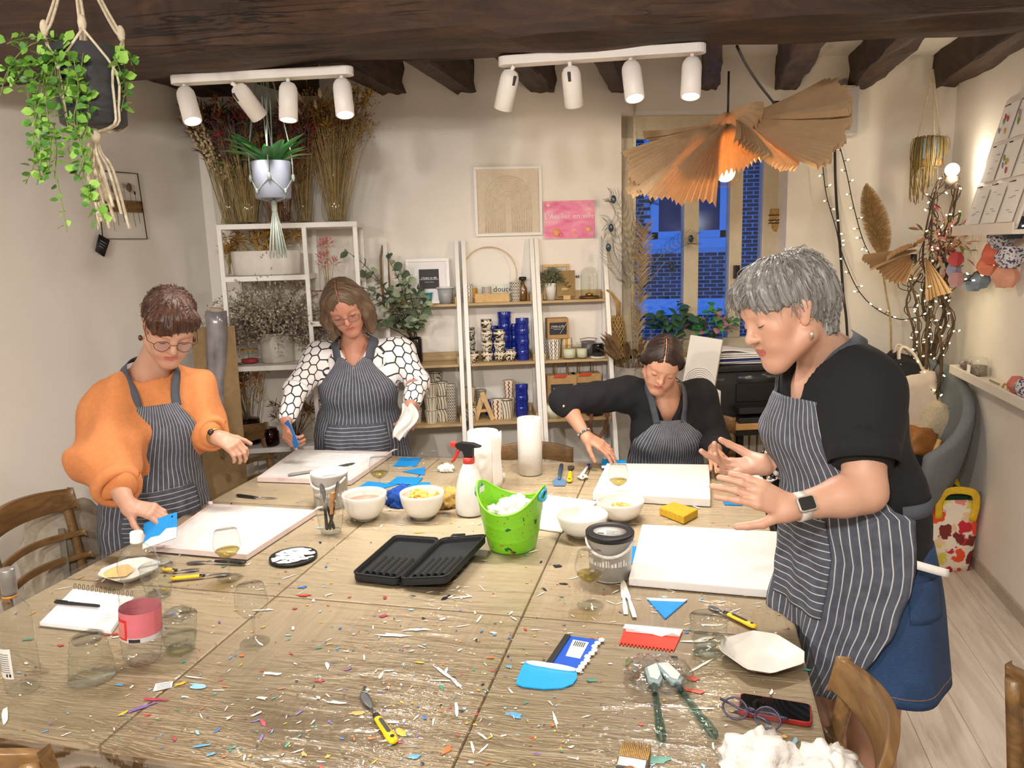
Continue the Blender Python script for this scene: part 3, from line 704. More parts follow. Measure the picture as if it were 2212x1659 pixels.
# paint tubs
def tub(name,label,px,py,r,h,lid):
 t=thing(name,label,'paint tub',tp(px,py),radians(0))
 q=B(); q.lathe([(0,.003),(r*.86,.0),(r*.88,.004),(r*.97,h-.012),(r*1.0,h-.012),(r*1.03,h),(r*.99,h),(r*.9,.006),(0,.006)],44); part('tub_wall',q,mat('milky_tub','#cbc9c6',.35,var=.02),t)
 def lab(u,v,k=1.013):a=radians(-175)+radians(170)*u; z=h*.42+v*h*.42; rr=r*(.88+.09*z/h)*k; return (rr*cos(a),rr*sin(a),z)
 q=B(); q.grid(lab,26,3); lb=part('black_label',q,mat('label_black','#1f1d1e',.4),t)
 q=B()
 for k in range(15):
  u0=k/15; q.grid(lambda u,v:lab(u0+u/15*(.6+.4*((k*7)%3)/2),-.12+v*(.18+.17*((k*5)%4)/3),1.018),3,1)
 part('torn_edge',q,mat('paper_label'),lb)
 for k in range(9):
  q=B(); q.grid(lambda u,v:lab(.42+u*(.36+.1*((k*3)%4)/3),-.30-k*.075+v*.03,1.016),8,1); part('print_line',q,mat('print_grey'),lb)
 q=B(); aa=np.linspace(radians(-170),radians(-10),15)
 q.tube([(r*1.04*cos(a),r*1.04*sin(a),h-.018-.035*sin((a-aa[0])/(aa[-1]-aa[0])*pi)) for a in aa],.0035,8,True,((0,0,1),1.5)); part('handle',q,mat('handle_milky','#dddbd8',.4),t)
 if lid:
  q=B(); q.lathe([(r*1.05,h-.012),(r*1.06,h+.003),(r*1.02,h+.006),(r*.98,h+.002),(r*.9,h+.002),(0,h+.002)],44); ld_=part('lid',q,M_BLACKP,t)
  q=B(); q.lathe([(0,h+.0028),(r*.72,h+.0028),(0,h+.0031)],36,ax=(1,.75)); lb2=part('lid_label',q,mat('paper_label'),ld_)
  for k in range(5):
   q=B(); q.box((-.012+k*.001,.0-k*.007,h+.0034),(.026-(k%2)*.01,.003-k*.007,h+.0036)); part('print_line',q,mat('print_grey'),ld_)
  q=B()
  for k in range(7):q.box((-.034+k*.0028,-.028,h+.0034),(-.0325+k*.0028,-.016,h+.0036))
  part('bar_marks',q,mat('print_black'),ld_)
 else:
  q=B(); q.lathe([(0,h-.035),(r*.93,h-.035),(0,h-.034)],36); part('white_paste',q,M_PAINT,t)
 return t
tub('paint_tub','closed paint tub with glossy black lid and white lid label',1318,1243,.070,.14,True)
tub('paint_tub','open paint tub of white paste behind the tumbler of tools',716,1090,.073,.14,False)
# tumbler full of tools
p=tp(716,1152); t=thing('tool_tumbler','faceted clear glass tumbler holding palette knives','glass',p,0)
q=B(); q.lathe([(0,.004),(.034,.002),(.036,.0),(.045,.05),(.049,.085),(.047,.12),(.046,.138)],10); q.sm=[False]*len(q.f); part('faceted_cup',q,M_GLASS,t)
q=B(); q.lathe([(0,.002),(.033,.002),(.034,.014),(0,.014)],20); part('thick_base',q,M_GLASS,t)
def knife(name,label,a,b,c,hm,cat='palette knife',blade=.018,hr=.008,tilt=None):
 """handle from a to b, blade from b to c"""
 a,b,c=Vector(a),Vector(b),Vector(c); t=thing(name,label,cat,a)
 a0=Vector((0,0,0)); b0=b-a; c0=c-a
 ax=(b0-a0).normalized(); side=ax.cross(Vector((0,0,1)))
 if side.length<.2:side=Vector((1,0,0))
 side.normalize(); up=side.cross(ax)
 q=B(); q.tube([a0+(b0-a0)*f for f in (0,.04,.15,.4,.7,.93,1)],[hr*.5,hr*.95,hr*1.15,hr,hr*.95,hr*.8,hr*.65],12,True,(up,.62)); h=part('handle',q,hm,t)
 q=B(); q.tube([b0-ax*.004,b0+(c0-b0)*.12,b0+(c0-b0)*.3],[.003,.0028,.0022],8); part('shank',q,M_STEEL,t)
 d=(c0-b0)
 def bl(u,v):
  s=.26+.74*v; w=blade*.5*(sin(min(1,v*1.9)*pi/2)*.9+.12)*(1 if v<.72 else max(0.02,1-((v-.72)/.28)**2)); return b0+d*s+side*((u-.5)*2*w)+up*(.0006)
 q=B(); q.grid(bl,4,12); part('blade',q,M_STEEL,t,solid=.0008)
 return t,h,ax,side,up,b0
for k,(dx,dy,ex,ey,top) in enumerate([(.012,.0,-.035,.01,.185),(-.012,.005,.05,-.01,.2),(.0,-.01,.025,.03,.19),(-.01,-.012,-.01,-.02,.17)]):
 knife('palette_knife',('palette knife standing in the tumbler, broad blade upward','long slim palette knife leaning out of the tumbler past the tub rim','palette knife standing in the tumbler behind the wooden peg','short palette knife standing in the tumbler, blade half hidden')[k],p+Vector((dx,dy,.016)),p+Vector((dx+(ex-dx)*.5,dy+(ey-dy)*.5,.1)),p+Vector((ex,ey,top)),M_BLACKP,'palette knife',(.026,.014,.016,.014)[k],.0065)
q=B(); q.beam((0,0,0),(.016,-.012,.085),.011,.006); q.beam((.004,.008,0),(.017,-.004,.085),.011,.006); pg=solo('wooden_peg','wooden clothes peg sticking out of the tumbler of tools','peg',q,mat('peg_wood','#c98f5c',.6),p+Vector((.008,-.006,.075)),0,None,.001)
q=B(); q.tube([(.010+.006*cos(a),-.006,.05+.006*sin(a)) for a in np.linspace(0,2*pi,13)],.001,6,False); part('spring',q,M_STEEL,pg)
# palette knives and brushes on the table
def yellow_knife(label,a,b,c,plate=True,blade=.02,hr=.010,z=.008):
 A,Bp,C=(tp(*v,TZ+z) for v in (a,b,c)); C.z=TZ+.002
 t,h,ax,side,up,b0=knife('palette_knife',label,A,Bp,C,M_YEL,'palette knife',blade,hr)
 q=B(); q.tube([b0-ax*.012,b0+ax*.003],[hr*.85,hr*.7],10,True,(up,.7)); part('black_collar',q,M_BLACKP,h)
 q=B(); q.lathe([(0,0),(hr*.45,0),(hr*.4,.0008),(0,.0008)],14); o=part('hang_hole',q,M_BLACKP,h); o.location=ax*.014+up*(hr*.72)
 if plate:
  q=B(); L=(Bp-A).length; q.prism([(.3*L+.02*cos(s) if False else x,y) for x,y in ((L*.30,-hr*.42),(L*.74,-hr*.42),(L*.78,0),(L*.74,hr*.42),(L*.30,hr*.42),(L*.26,0))],0,.0009)
  o=part('name_plate',q,M_BLACKP,h); mm=Matrix((ax,-side,up)).transposed(); o.rotation_euler=mm.to_euler(); o.location=up*(hr*.70)
 return t
yellow_knife('yellow handled palette knife lying alone in the middle of the near table',(853,1604),(812,1545),(781,1490),True,.021,.0105)
yellow_knife('yellow handled painting knife beside the ribbed glass and square plate',(1633,1355),(1566,1323),(1530,1305),True,.02,.009)
yellow_knife('long yellow handled painting knife next to the half hidden water glass',(366,1250),(440,1243),(500,1236),False,.018,.0085)
yellow_knife('shorter yellow handled painting knife behind the other one by the plate of bread',(350,1229),(380,1232),(432,1227),False,.018,.0085)
yellow_knife('small yellow palette knife between the grey-blue spatula and the wire brush',(1230,1040),(1232,1018),(1234,1003),False,.03,.011)
A,Bp,C=tp(531,1215,TZ+.008),tp(464,1212,TZ+.008),tp(402,1216,TZ+.002)
knife('palette_knife','black handled palette knife lying along the first canvas',A,Bp,C,M_BLACKP,'palette knife',.022,.0085)
A,Bp,C=tp(511,1069,TZ+.006),tp(553,1074,TZ+.006),tp(600,1076,TZ+.002)
knife('palette_knife','small black handled knife lying between the two canvases',A,Bp,C,M_BLACKP,'palette knife',.01,.008)
A,Bp,C=tp(622,1026,TZ+.03),tp(700,1014,TZ+.03),tp(768,1000,TZ+.026)
knife('long_spatula','long grey spatula lying across the taped canvas',A,Bp,C,mat('grey_handle','#8c8a88',.4),'spatula',.03,.009)
# grey-blue spatula, wire brush at the far side
def flat_poly(name,label,cat,px,m_,th=.0016,z=TZ,group=None,bevel=0,rot=None):
 pts=[tp(x,y,z) for x,y in px]; c=sum(pts,Vector())/len(pts); poly=[((p-c).x,(p-c).y) for p in pts]
 ar=sum(poly[i][0]*poly[(i+1)%len(poly)][1]-poly[(i+1)%len(poly)][0]*poly[i][1] for i in range(len(poly)))
 if ar<0:poly=poly[::-1]
 q=B(); q.prism(poly,0,th); return solo(name,label,cat,q,m_,(c.x,c.y,z),0,group,bevel,rot)
t=flat_poly('plaster_spatula','grey-blue plastic spatula beyond the green bucket','spatula',[(1194,1040),(1200,1034),(1216,1034),(1223,1041),(1221,1050),(1196,1050)],mat('grey_blue_plastic','#5d83a8',.4),.004,TZ,None,.001)
c=t.location; q=B(); q.tube([tp(1208,1036,TZ+.006)-c,tp(1210,1020,TZ+.009)-c,tp(1213,1005,TZ+.009)-c],[.006,.009,.009],10); part('handle',q,mat('dark_blue_plastic','#33516f',.4),t)
p=tp(1262,1022); t=thing('wire_brush','white handled brush with a cord wound round its end','brush',p)
q=B(); q.tube([tp(1254,1030,TZ+.008)-p,tp(1271,1006,TZ+.008)-p],[.007,.006],10); part('handle',q,mat('white_cap'),t)
q=B()
for k in range(5):q.tube([tp(1256,1028,TZ+.008)-p+Vector((.014*cos(a)+.004*k,.022*sin(a)-.012,.004*sin(a*2+k))) for a in np.linspace(0,2*pi,15)],.0022,5,False)
part('cord',q,mat('cord_white','#ddd6c8',.9),t)
q=B(); q.tube([tp(1269,1009,TZ+.008)-p,tp(1272,1004,TZ+.008)-p],.0075,10); part('blue_cap',q,mat('navy_cap','#26268c',.4),t)
# blue plastic sheets and scrapers
G='blue plastic templates at the far end'
flat_poly('plastic_template','blue plastic rectangle behind the far wine glass','plastic sheet',[(866,989),(911,989),(898,1008),(849,1007)],M_BLUE,.0015,TZ,G)
flat_poly('plastic_template','blue plastic triangle beyond the blue cloth','plastic sheet',[(869,1019),(918,1009),(917,1027)],M_BLUE,.0015,TZ,G)
flat_poly('plastic_template','blue plastic sheet with a cut corner just behind the blue cloth','plastic sheet',[(858,1030),(914,1032),(900,1047),(838,1045)],M_BLUE,.0015,TZ+.002,G)
flat_poly('plastic_template','blue plastic sheet at the foot of the far wine glass','plastic sheet',[(795,1040),(858,1047),(826,1056),(774,1053)],M_BLUE,.0015,TZ,G)
flat_poly('plastic_template','blue plastic sheet mostly hidden behind the crisp bowl','plastic sheet',[(884,1043),(929,1042),(929,1058),(890,1058)],M_BLUE,.0015,TZ,G)
flat_poly('plaster_comb','small blue comb on the table below the hands of the grey haired woman','scraper',[(1561,1083),(1578,1074),(1605,1092),(1566,1091)],M_BLUE)
flat_poly('plaster_comb','blue scraper pushed under the edge of the big blank canvas behind the tub','scraper',[(1360,1218),(1365,1180),(1382,1182),(1378,1220)],M_BLUE)
def teeth(a,b,n,depth,inward):
 """points of a toothed edge from a to b in pixel space"""
 out=[]
 for k in range(n):
  for f,d in ((0,0),(.5,0),(.5,1),(1,1)):
   s=(k+f)/n; out.append((a[0]+(b[0]-a[0])*s+inward[0]*d*depth,a[1]+(b[1]-a[1])*s+inward[1]*d*depth))
 return out
t=flat_poly('plaster_comb','blue triangular toothed plaster comb by the white plastic knives','scraper',[(1485,1298)]+teeth((1485,1298),(1438,1338),14,1.6,(-.6,-.8))+teeth((1436,1338),(1397,1295),16,1.6,(.7,-.7)),M_BLUE,.002)
c=t.location; q=B(); q.prism([tuple((tp(x,y)-c).xy) for x,y in [(1396,1294),(1486,1297),(1478,1302),(1404,1299)][::-1]],.002,.0045); part('plaster_smear',q,M_PAINT,t,.001)
t=flat_poly('plaster_comb','red square-toothed plaster comb with white plaster along its far edge','scraper',[(1353,1350),(1337,1393)]+teeth((1337,1393),(1452,1408),15,4,(.1,-1))+[(1455,1408),(1475,1366)],mat('red_comb','#d9341e',.4,var=.05),.0025)
c=t.location; zz=[(1350,1352),(1475,1364),(1468,1378),(1452,1372),(1430,1378),(1405,1372),(1385,1368),(1365,1362),(1346,1360)]
q=B(); q.prism([tuple((tp(x,y)-c).xy) for x,y in zz][::-1],.0025,.006); part('plaster_smear',q,M_PAINT,t,.0015)
q=B()
for k in range(5):
 a,b_=tp(1352,1352.5+k*2.6,TZ+.0062)-c,tp(1466,1365+k*2.4,TZ+.0062)-c; q.tube([(a.x,a.y,.0062),(b_.x,b_.y,.0062)],.0011,6)
part('plaster_ridges',q,M_PAINT,t)
t=flat_poly('plaster_scraper','royal blue rectangular scraper with a black grip strip and barcode label','scraper',[(1221,1375),(1298,1386),(1252,1452),(1180,1436)],mat('royal_blue','#1257c9',.35,var=.05),.004)
c=t.location
def on(px,z):return [tuple((tp(x,y)-c).xy) for x,y in px]
q=B(); q.prism(on([(1221,1375),(1180,1436),(1192,1439),(1233,1377)],0),.004,.008); part('grip_strip',q,M_BLACKP,t,.001)
q=B(); q.prism(on([(1238,1385),(1222,1420),(1253,1426),(1272,1391)],0),.004,.0044); lb=part('barcode_label',q,mat('paper_label'),t)
q=B()
for k in range(6):q.prism(on([(1243+k*4,1388+k*.7),(1238+k*4,1398+k*.7),(1240+k*4,1398.4+k*.7),(1245+k*4,1388.4+k*.7)],0),.0044,.0047)
part('bar_marks',q,mat('print_black'),lb)
q=B()
for k in range(10):
 x,y=1298-46*k/9,1386+66*k/9; p=tp(x,y)-c; q.ball((p.x+RNG.uniform(-.004,.002),p.y,.005),(.009,.008,.005),8,5)
part('plaster_smear',q,M_PAINT,t)
t=flat_poly('plaster_scraper','sky blue half-round scraper coated with white paste on its straight edge','scraper',[(1133,1432),(1246,1454),(1247,1466),(1238,1479),(1215,1488),(1175,1490),(1130,1485),(1115,1479),(1117,1468)],mat('sky_scraper','#1ba0e2',.35,var=.04),.003)
c=t.location; q=B()
a,b_=tp(1138,1435)-c,tp(1243,1452)-c; q.tube([(a.x+(b_.x-a.x)*s,a.y+(b_.y-a.y)*s,.006) for s in np.linspace(0,1,9)],[.003,.006,.007,.0065,.007,.0075,.007,.006,.004],10); part('plaster_smear',q,M_PAINT,t)
# rubber spatulas with clear teal handles
M_TEAL=thin_glass('teal_acrylic','#d2e5e6',.3,.03,.85,.2); M_RUB=mat('grey_rubber','#8fa8ac',.4,var=.06)
for lbl,hd,a,b_,w in (('rubber spatula with a straight teal handle, paint on its head',[(1392,1452),(1420,1440),(1432,1475),(1425,1488),(1400,1482)],(1413,1488),(1430,1605),.0095),('rubber spatula with a slanting teal handle pointing to the spectacles',[(1410,1442),(1440,1438),(1478,1475),(1470,1490),(1450,1484)],(1462,1486),(1546,1598),.0095)):
 P=tp(*a); t=thing('rubber_spatula',lbl,'spatula',P)
 q=B(); q.prism([tuple((tp(x,y)-P).xy) for x,y in hd][::-1],.003,.013); o=part('rubber_head',q,M_RUB,t,.003)
 c2=[sum(v[i] for v in hd)/len(hd) for i in (0,1)]; q=B(); q.prism([tuple((tp(c2[0]+(x-c2[0])*.72,c2[1]+(y-c2[1])*.72-3)-P).xy) for x,y in hd][::-1],.013,.016); part('paint_smear',q,M_PAINT,o,.001)
 e=tp(*b_)-P; q=B(); q.tube([Vector((0,0,.008))+e*s for s in (-.03,0,.1,.3,.6,.8,.95,1)],[.005,.008,.0075,.007,.0085,.0105,.0105,.006],14); part('handle',q,M_TEAL,t)
 q=B(); q.tube([Vector((0,0,.008))+e*s for s in (-.03,.05,.14)],[.004,.0065,.004],10); part('collar',q,mat('dark_teal','#2d4a52',.4),t)
 # brush at the table edge
p=tp(1372,1640); t=thing('flat_brush','wide flat brush with pale brown bristles at the near table edge','brush',p,radians(-4))
q=B()
for i in range(16):
 for j in range(5):
  x=-.026+i*.0035; z=.006+j*.0035; q.tube([(x,-.03,z),(x*1.03,.0,z),(x*1.02+RNG.uniform(-.0015,.0015),.028-abs(x)*.15,z)],[.0021,.002,.0008],5)
part('bristles',q,mat('bristle','#a98650',.7,var=.25,scale=200),t)
q=B(); q.box((-.029,-.06,.002),(.029,-.028,.024)); part('ferrule',q,M_STEEL,t,.003)
q=B(); q.tube([(0,-.055,.013),(0,-.09,.013),(0,-.16,.013)],[.024,.012,.009],12,True,((0,0,1),.5)); part('handle',q,mat('brush_wood','#b07a42',.5),t)
# white plastic knives
for k,(a,b_) in enumerate((((1343,1258),(1352,1328)),((1346,1256),(1371,1337)))):
 A,E_=tp(*a),tp(*b_); d=(E_-A); s=d.normalized().cross(Vector((0,0,1)))
 q=B(); L=d.length; poly=[(0,-.001),(.03,-.006),(L*.5,-.007),(L*.55,-.004),(L*.8,-.0065),(L,-.006),(L,.006),(L*.8,.0065),(L*.55,.004),(L*.5,.006),(.02,.005)]
 q.prism(poly,0,.002); q.prism([(L*.62,-.0015),(L*.96,-.0015),(L*.96,.0015),(L*.62,.0015)],.002,.0035)
 solo('plastic_knife',('white plastic knife lying straight beside the tub','white plastic knife crossing over the other one')[k],'knife',q,mat('white_plastic','#eeece8',.35,var=.02),A+Vector((0,0,.001+.0035*k)),atan2(d.y,d.x),None,.0006)
 # black zip case, open
A,Bq,C,D=tp(762,1256),tp(855,1172),tp(1053,1186),tp(966,1281)
t=thing('zip_case','open black zip case with elastic tool loops','case',(A+Bq+C+D)/4)
o_=Vector(t.location); M_CASE=mat('black_nylon','#17181c',.75,var=.2,scale=200,bump=.3)
def half(s0,s1,lift):
 def P(s,t_,z=0):
  a=A+(D-A)*s; b_=Bq+(C-Bq)*s; p=a+(b_-a)*t_-o_; return Vector((p.x,p.y,z+lift*(s if s0>0 else 0)*.0+lift*max(0,(s-.5))))
 rnd=[]
 for cx,cy,a0 in ((s1-.06,.06,-90),(s1-.06,.94,0),(s0+.06,.94,90),(s0+.06,.06,180)):
  for k in range(5):a=radians(a0+k*22.5); rnd.append((cx+.06*cos(a),cy+.06*sin(a)))
 n=len(rnd); q=B()
 vs=[P(x,y,.003) for x,y in rnd]+[P(x,y,.024) for x,y in rnd]
 i2=[((s0+s1)/2+(x-(s0+s1)/2)*.93,.5+(y-.5)*.94) for x,y in rnd]; vs+=[P(x,y,.026) for x,y in i2]+[P(x,y,.011) for x,y in i2]
 fs=[tuple(range(n-1,-1,-1))]
 for L in range(3):fs+=[(L*n+j,L*n+(j+1)%n,(L+1)*n+(j+1)%n,(L+1)*n+j) for j in range(n)]
 fs.append(tuple(3*n+j for j in range(n)))
 q.add(vs,fs); o=part('case_half',q,M_CASE,t,.002)
 q=B(); q.tube([P(x,y,.027) for x,y in rnd]+[P(*rnd[0],.027)],.003,6,False); part('zip_track',q,mat('zip_black','#0d0d10',.5),o)
 for k in range(5):
  x=s0+.10+k*(s1-s0-.2)/4; q=B(); q.grid(lambda u,v:P(x-.035+u*.07,.12+v*.4,.0115+.011*sin(u*pi)),8,4); part('tool_loop',q,M_CASE,o)
half(0,.49,0); half(.51,1,.05)
q=B(); q.grid(lambda u,v:(A+(D-A)*(.47+.06*u)+((Bq+(C-Bq)*(.47+.06*u))-(A+(D-A)*(.47+.06*u)))*v-o_)+Vector((0,0,.004+.006*sin(u*pi))),6,8); part('spine',q,M_CASE,t)
q=B(); bq=Bq+(C-Bq)*.58-o_; q.tube([bq+Vector((0,0,.02)),bq+Vector((.01,.03,.03)),bq+Vector((.05,.04,.03))],.007,8,True,((0,0,1),.5)); part('carry_loop',q,M_CASE,t)
# paint lid, black with white paint
q=B(); q.lathe([(0,0),(.074,0),(.078,.003),(.078,.01),(.074,.011),(.072,.008),(0,.008)],44); t=solo('paint_tub_cover','black round tub lid smeared with white paint','lid',q,M_BLACKP,tp(634,1206))
q=B(); rr=random.Random(5)
for k in range(46):
 a=rr.uniform(0,6.28); r=.062*sqrt(rr.random()); st=rr.uniform(.006,.018); an=rr.gauss(.5,.5); n=9
 pts=[(r*cos(a)+(st*cos(s)*1.8*cos(an)-st*.7*sin(s)*sin(an))*(1+rr.uniform(-.3,.3)),r*sin(a)+(st*cos(s)*1.8*sin(an)+st*.7*sin(s)*cos(an)),.0085+k*.00002) for s in np.linspace(0,2*pi,n,False)]
 pts=[(x,y,z) if x*x+y*y<.0052 else (x*.072/sqrt(x*x+y*y),y*.072/sqrt(x*x+y*y),z) for x,y,z in pts]
 q.add(pts+[(r*cos(a),r*sin(a),.0105)],[(k2,(k2+1)%n,n) for k2 in range(n)])
part('paint_smear',q,M_PAINT,t)
# canvases
def canvas_mat(name,c,tint=None):
 m_=NT(name); v=m_.coord('Object'); n=m_.noise(v,5,4); m_.col(m_.ramp(n,[(.3,tuple(x*.97 for x in lin(c)[:3])),(.7,lin(c)[:3])])); m_.set(Roughness=.7)
 m_.bump(m_.noise(m_.coord('Object',(3,14,3)),8,4),.25,.003); return m_.m
M_CANV=canvas_mat('primed_canvas','#dddbd8'); M_TAPE=mat('pink_tape','#dfcdc9',.6,var=.03)
def canvas(label,px,th,tape=None,ridges=0):
 z=TZ+th; pts=[tp(x,y,z) for x,y in px]; c=sum(pts,Vector())/4; t=thing('canvas',label,'canvas',(c.x,c.y,TZ))
 L=[p-Vector((c.x,c.y,z)) for p in pts]
 q=B(); q.prism([(p.x,p.y) for p in L],.0005,th); part('stretched_cloth',q,M_CANV,t,.004)
 if tape:
  for k in range(4):
   a,b_=L[k],L[(k+1)%4]; iw=.045
   poly=[(a.x,a.y),(b_.x,b_.y),(b_.x*(1-iw*2),b_.y*(1-iw*2)),(a.x*(1-iw*2),a.y*(1-iw*2))]
   q=B(); q.prism(poly,th,th+.0006); part('masking_tape',q,M_TAPE,t)
   d=(b_-a).normalized(); nn=Vector((d.y,-d.x,0));
   q=B(); q.prism([tuple((a+nn*.0006).xy),tuple((b_+nn*.0006).xy),tuple(b_.xy),tuple(a.xy)][::-1],.002,th); part('masking_tape',q,M_TAPE,t)
  q=B(); P=L[3]; d=(L[3]-L[1]).normalized(); q.tube([P*.98+Vector((0,0,th)),P*1.03+Vector((0,.0,th+.006)),P*1.06+Vector((0.005,0,th+.004))],[.008,.010,.006],8,True,((0,0,1),.25)); part('tape_end',q,M_TAPE,t)
  P=L[2]; q=B(); q.tube([P*.98+Vector((0,0,th)),P*1.03+Vector((0,.0,th+.008)),P*1.07+Vector((0.008,0,th+.01))],[.008,.011,.006],8,True,((0,0,1),.25)); part('tape_end',q,M_TAPE,t)
 if ridges:
  q=B()
  for k in range(ridges):
   s=.12+.5*k/ridges; a=L[3]+(L[0]-L[3])*s; b_=L[2]+(L[1]-L[2])*s; a2=a+(b_-a)*.18; b2=a+(b_-a)*.86
   q.tube([a2+(b2-a2)*f+Vector((0,0,th+.0004)) for f in (0,.3,.6,1)],.0018,6)
  part('plaster_ridges',q,M_PAINT,t)
 return t
canvas('white canvas edged with pale tape in front of the woman in the orange jumper',[(325,1180),(533,1198),(682,1102),(455,1088)],.020,1)
canvas('taped white canvas with plaster ridges in front of the woman in the patterned blouse',[(556,1031),(757,1038),(846,976),(640,971)],.022,1,12)
canvas('thick white canvas in front of the seated dark haired woman',[(1280,1064),(1535,1077),(1532,1003),(1311,1000)],.034)
canvas('big blank white canvas beside the grey haired woman',[(1358,1248),(1707,1278),(1690,1148),(1387,1132)],.026)
t=flat_poly('textured_board','flat white board with rough plaster traces behind the green bucket','board',[(1160,1068),(1292,1085),(1213,1151),(1120,1138)],M_CANV,.004,TZ)
q=B(); c=t.location
for k in range(70):
 p=tp(1215+RNG.gauss(0,26),1088+RNG.gauss(0,9))-c; s=RNG.uniform(.003,.009); an=RNG.uniform(0,3)
 q.tube([(p.x-s*cos(an),p.y-s*sin(an),.0042),(p.x,p.y,.0052),(p.x+s*cos(an),p.y+s*sin(an)+.002,.0042)],.0014,5)
part('plaster_traces',q,mat('plaster_grey','#dcd9d4',.8),t)
# sponge
A=[tp(*v,TZ) for v in ((1424,1112),(1477,1133),(1508,1116),(1455,1100))]; c=sum(A,Vector())/4
q=B(); q.prism([tuple((p-c).xy) for p in A],0,.03); solo('sponge','yellow rectangular sponge beside the thick canvas','sponge',q,mat('sponge_yellow','#d6ab2c',.95,var=.15,scale=120,bump=1.0),c,0,None,.004)
# phone, spectacles
P4=[tp(*v,TZ+.010) for v in ((1591,1494),(1762,1521),(1760,1566),(1586,1535))]; c=sum(P4,Vector())/4; ux=((P4[1]-P4[0])+(P4[2]-P4[3])).normalized();
t=thing('mobile_phone','dark mobile phone in a red case lying at the table corner','phone',(c.x,c.y,TZ),atan2(ux.y,ux.x)); Lx=.148/2; Ly=.073/2
def rrect(lx,ly,r,n=6):return [(sx*(lx-r)+r*cos(a),sy*(ly-r)+r*sin(a)) for sx,sy,a0 in ((1,-1,-pi/2),(1,1,0),(-1,1,pi/2),(-1,-1,pi)) for a in np.linspace(a0,a0+pi/2,n)]
q=B(); q.prism(rrect(Lx,Ly,.011),.0005,.0105); part('case',q,mat('red_case','#8f1d1a',.5),t,.0015,label='red case')
q=B(); q.prism(rrect(Lx-.003,Ly-.003,.009),.0105,.0112); part('screen',q,mat('dark_screen','#08090b',.05,var=.1,scale=4),t)
q=B(); q.prism(rrect(.0006,.008,.0005,2),.0112,.0114); part('earpiece',q,mat('slot_dark'),t,0,(-Lx+.006,0,0))
pL,pR=tp(1557,1548),tp(1683,1588); c=(pL+pR)/2; d=(pR-pL)
t=thing('spectacles','purple-blue framed spectacles lying open in front of the phone','spectacles',(c.x,c.y,TZ),atan2(d.y,d.x),rot=(radians(-28),0,atan2(d.y,d.x)))
M_SPEC=mat('spectacle_frame','#3b3752',.3)
fr=[]
for sx in (-1,1):
 ring=[(sx*.034+.025*cos(a)*(1+.06*cos(2*a)),0.0,.024+.0215*sin(a)*(1+.05*sin(a))) for a in np.linspace(0,2*pi,29)]
 q=B(); q.tube(ring,.0022,8,False); part('rim',q,M_SPEC,t)
 q=B(); q.add([(x,0,z) for x,_,z in ring[:-1]],[tuple(range(28))]); part('lens',q,thin_glass('spectacle_lens','#f4f4fa',.1,.01,.9),t)
 q=B(); q.tube([(sx*.058,0,.034),(sx*.068,.002,.036),(sx*.070,.012,.034)],.0025,8); part('hinge',q,M_SPEC,t)
 q=B(); q.tube([(sx*.070,.01,.034),(sx*.035,.020,.03+.004*sx),(-sx*.02,.028,.022+.003*sx),(-sx*.045,.03,.008+.003*sx)],[.002,.0019,.0024,.003],8,True,((0,0,1),1.4)); part('temple',q,M_SPEC,t)
q=B(); q.tube([(-.010,0,.030),(-.004,-.002,.034),(.004,-.002,.034),(.010,0,.030)],.0024,8); part('bridge',q,M_SPEC,t)
# plates
def square_plate(label,px,py,s,rz,round_=False):
 t=thing('white_plate',label,'plate',tp(px,py),rz)
 def ring(k,z,ch):
  out=[]
  for a in np.linspace(0,2*pi,48,False):
   if round_:r=1
   else:r=min(1/max(abs(cos(a)),abs(sin(a))),1.30/(abs(cos(a))+abs(sin(a)))*ch)
   out.append((k*r*cos(a),k*r*sin(a),z))
  return out
 rows=[ring(s*.58,0,1),ring(s*.62,.003,1),ring(s*.99,.026,1),ring(s,.028,1),ring(s*.985,.0275,1),ring(s*.66,.007,1),ring(s*.6,.0055,1)]
 q=B(); n=48; vs=[p for r in rows for p in r]; fs=[tuple(range(n-1,-1,-1))]
 for L in range(6):fs+=[(L*n+j,L*n+(j+1)%n,(L+1)*n+(j+1)%n,(L+1)*n+j) for j in range(n)]
 fs.append(tuple(6*n+j for j in range(n))); q.add(vs,fs); part('dish',q,M_WHITE,t); return t
square_plate('empty white square plate with cut corners beside the ribbed glass',1645,1428,.096,radians(-8))
pl=square_plate('white square plate with a piece of bread by the water bottle',282,1245,.088,radians(28))
q=B(); q.add([(-.05,-.02,0),(.03,-.035,0),(.05,.02,0),(-.02,.03,0),(-.035,-.012,.022),(.02,-.02,.03),(.032,.012,.028),(-.012,.018,.022)],[(3,2,1,0),(4,5,6,7),(0,1,5,4),(1,2,6,5),(2,3,7,6),(3,0,4,7)]); br=solo('bread_slice','wedge of pale bread on the white plate','bread',q,mat('bread_crumb','#e0b87c',.9,var=.1,scale=80,bump=.5),pl.location+Vector((-.035,-.012,.01)),.5,None,.005,sub=1)
square_plate('white square plate partly behind the wide kitchen roll',1050,1040,.085,radians(10))
square_plate('small white plate at the table edge behind the bead bracelet hand',1640,1042,.075,0,True)
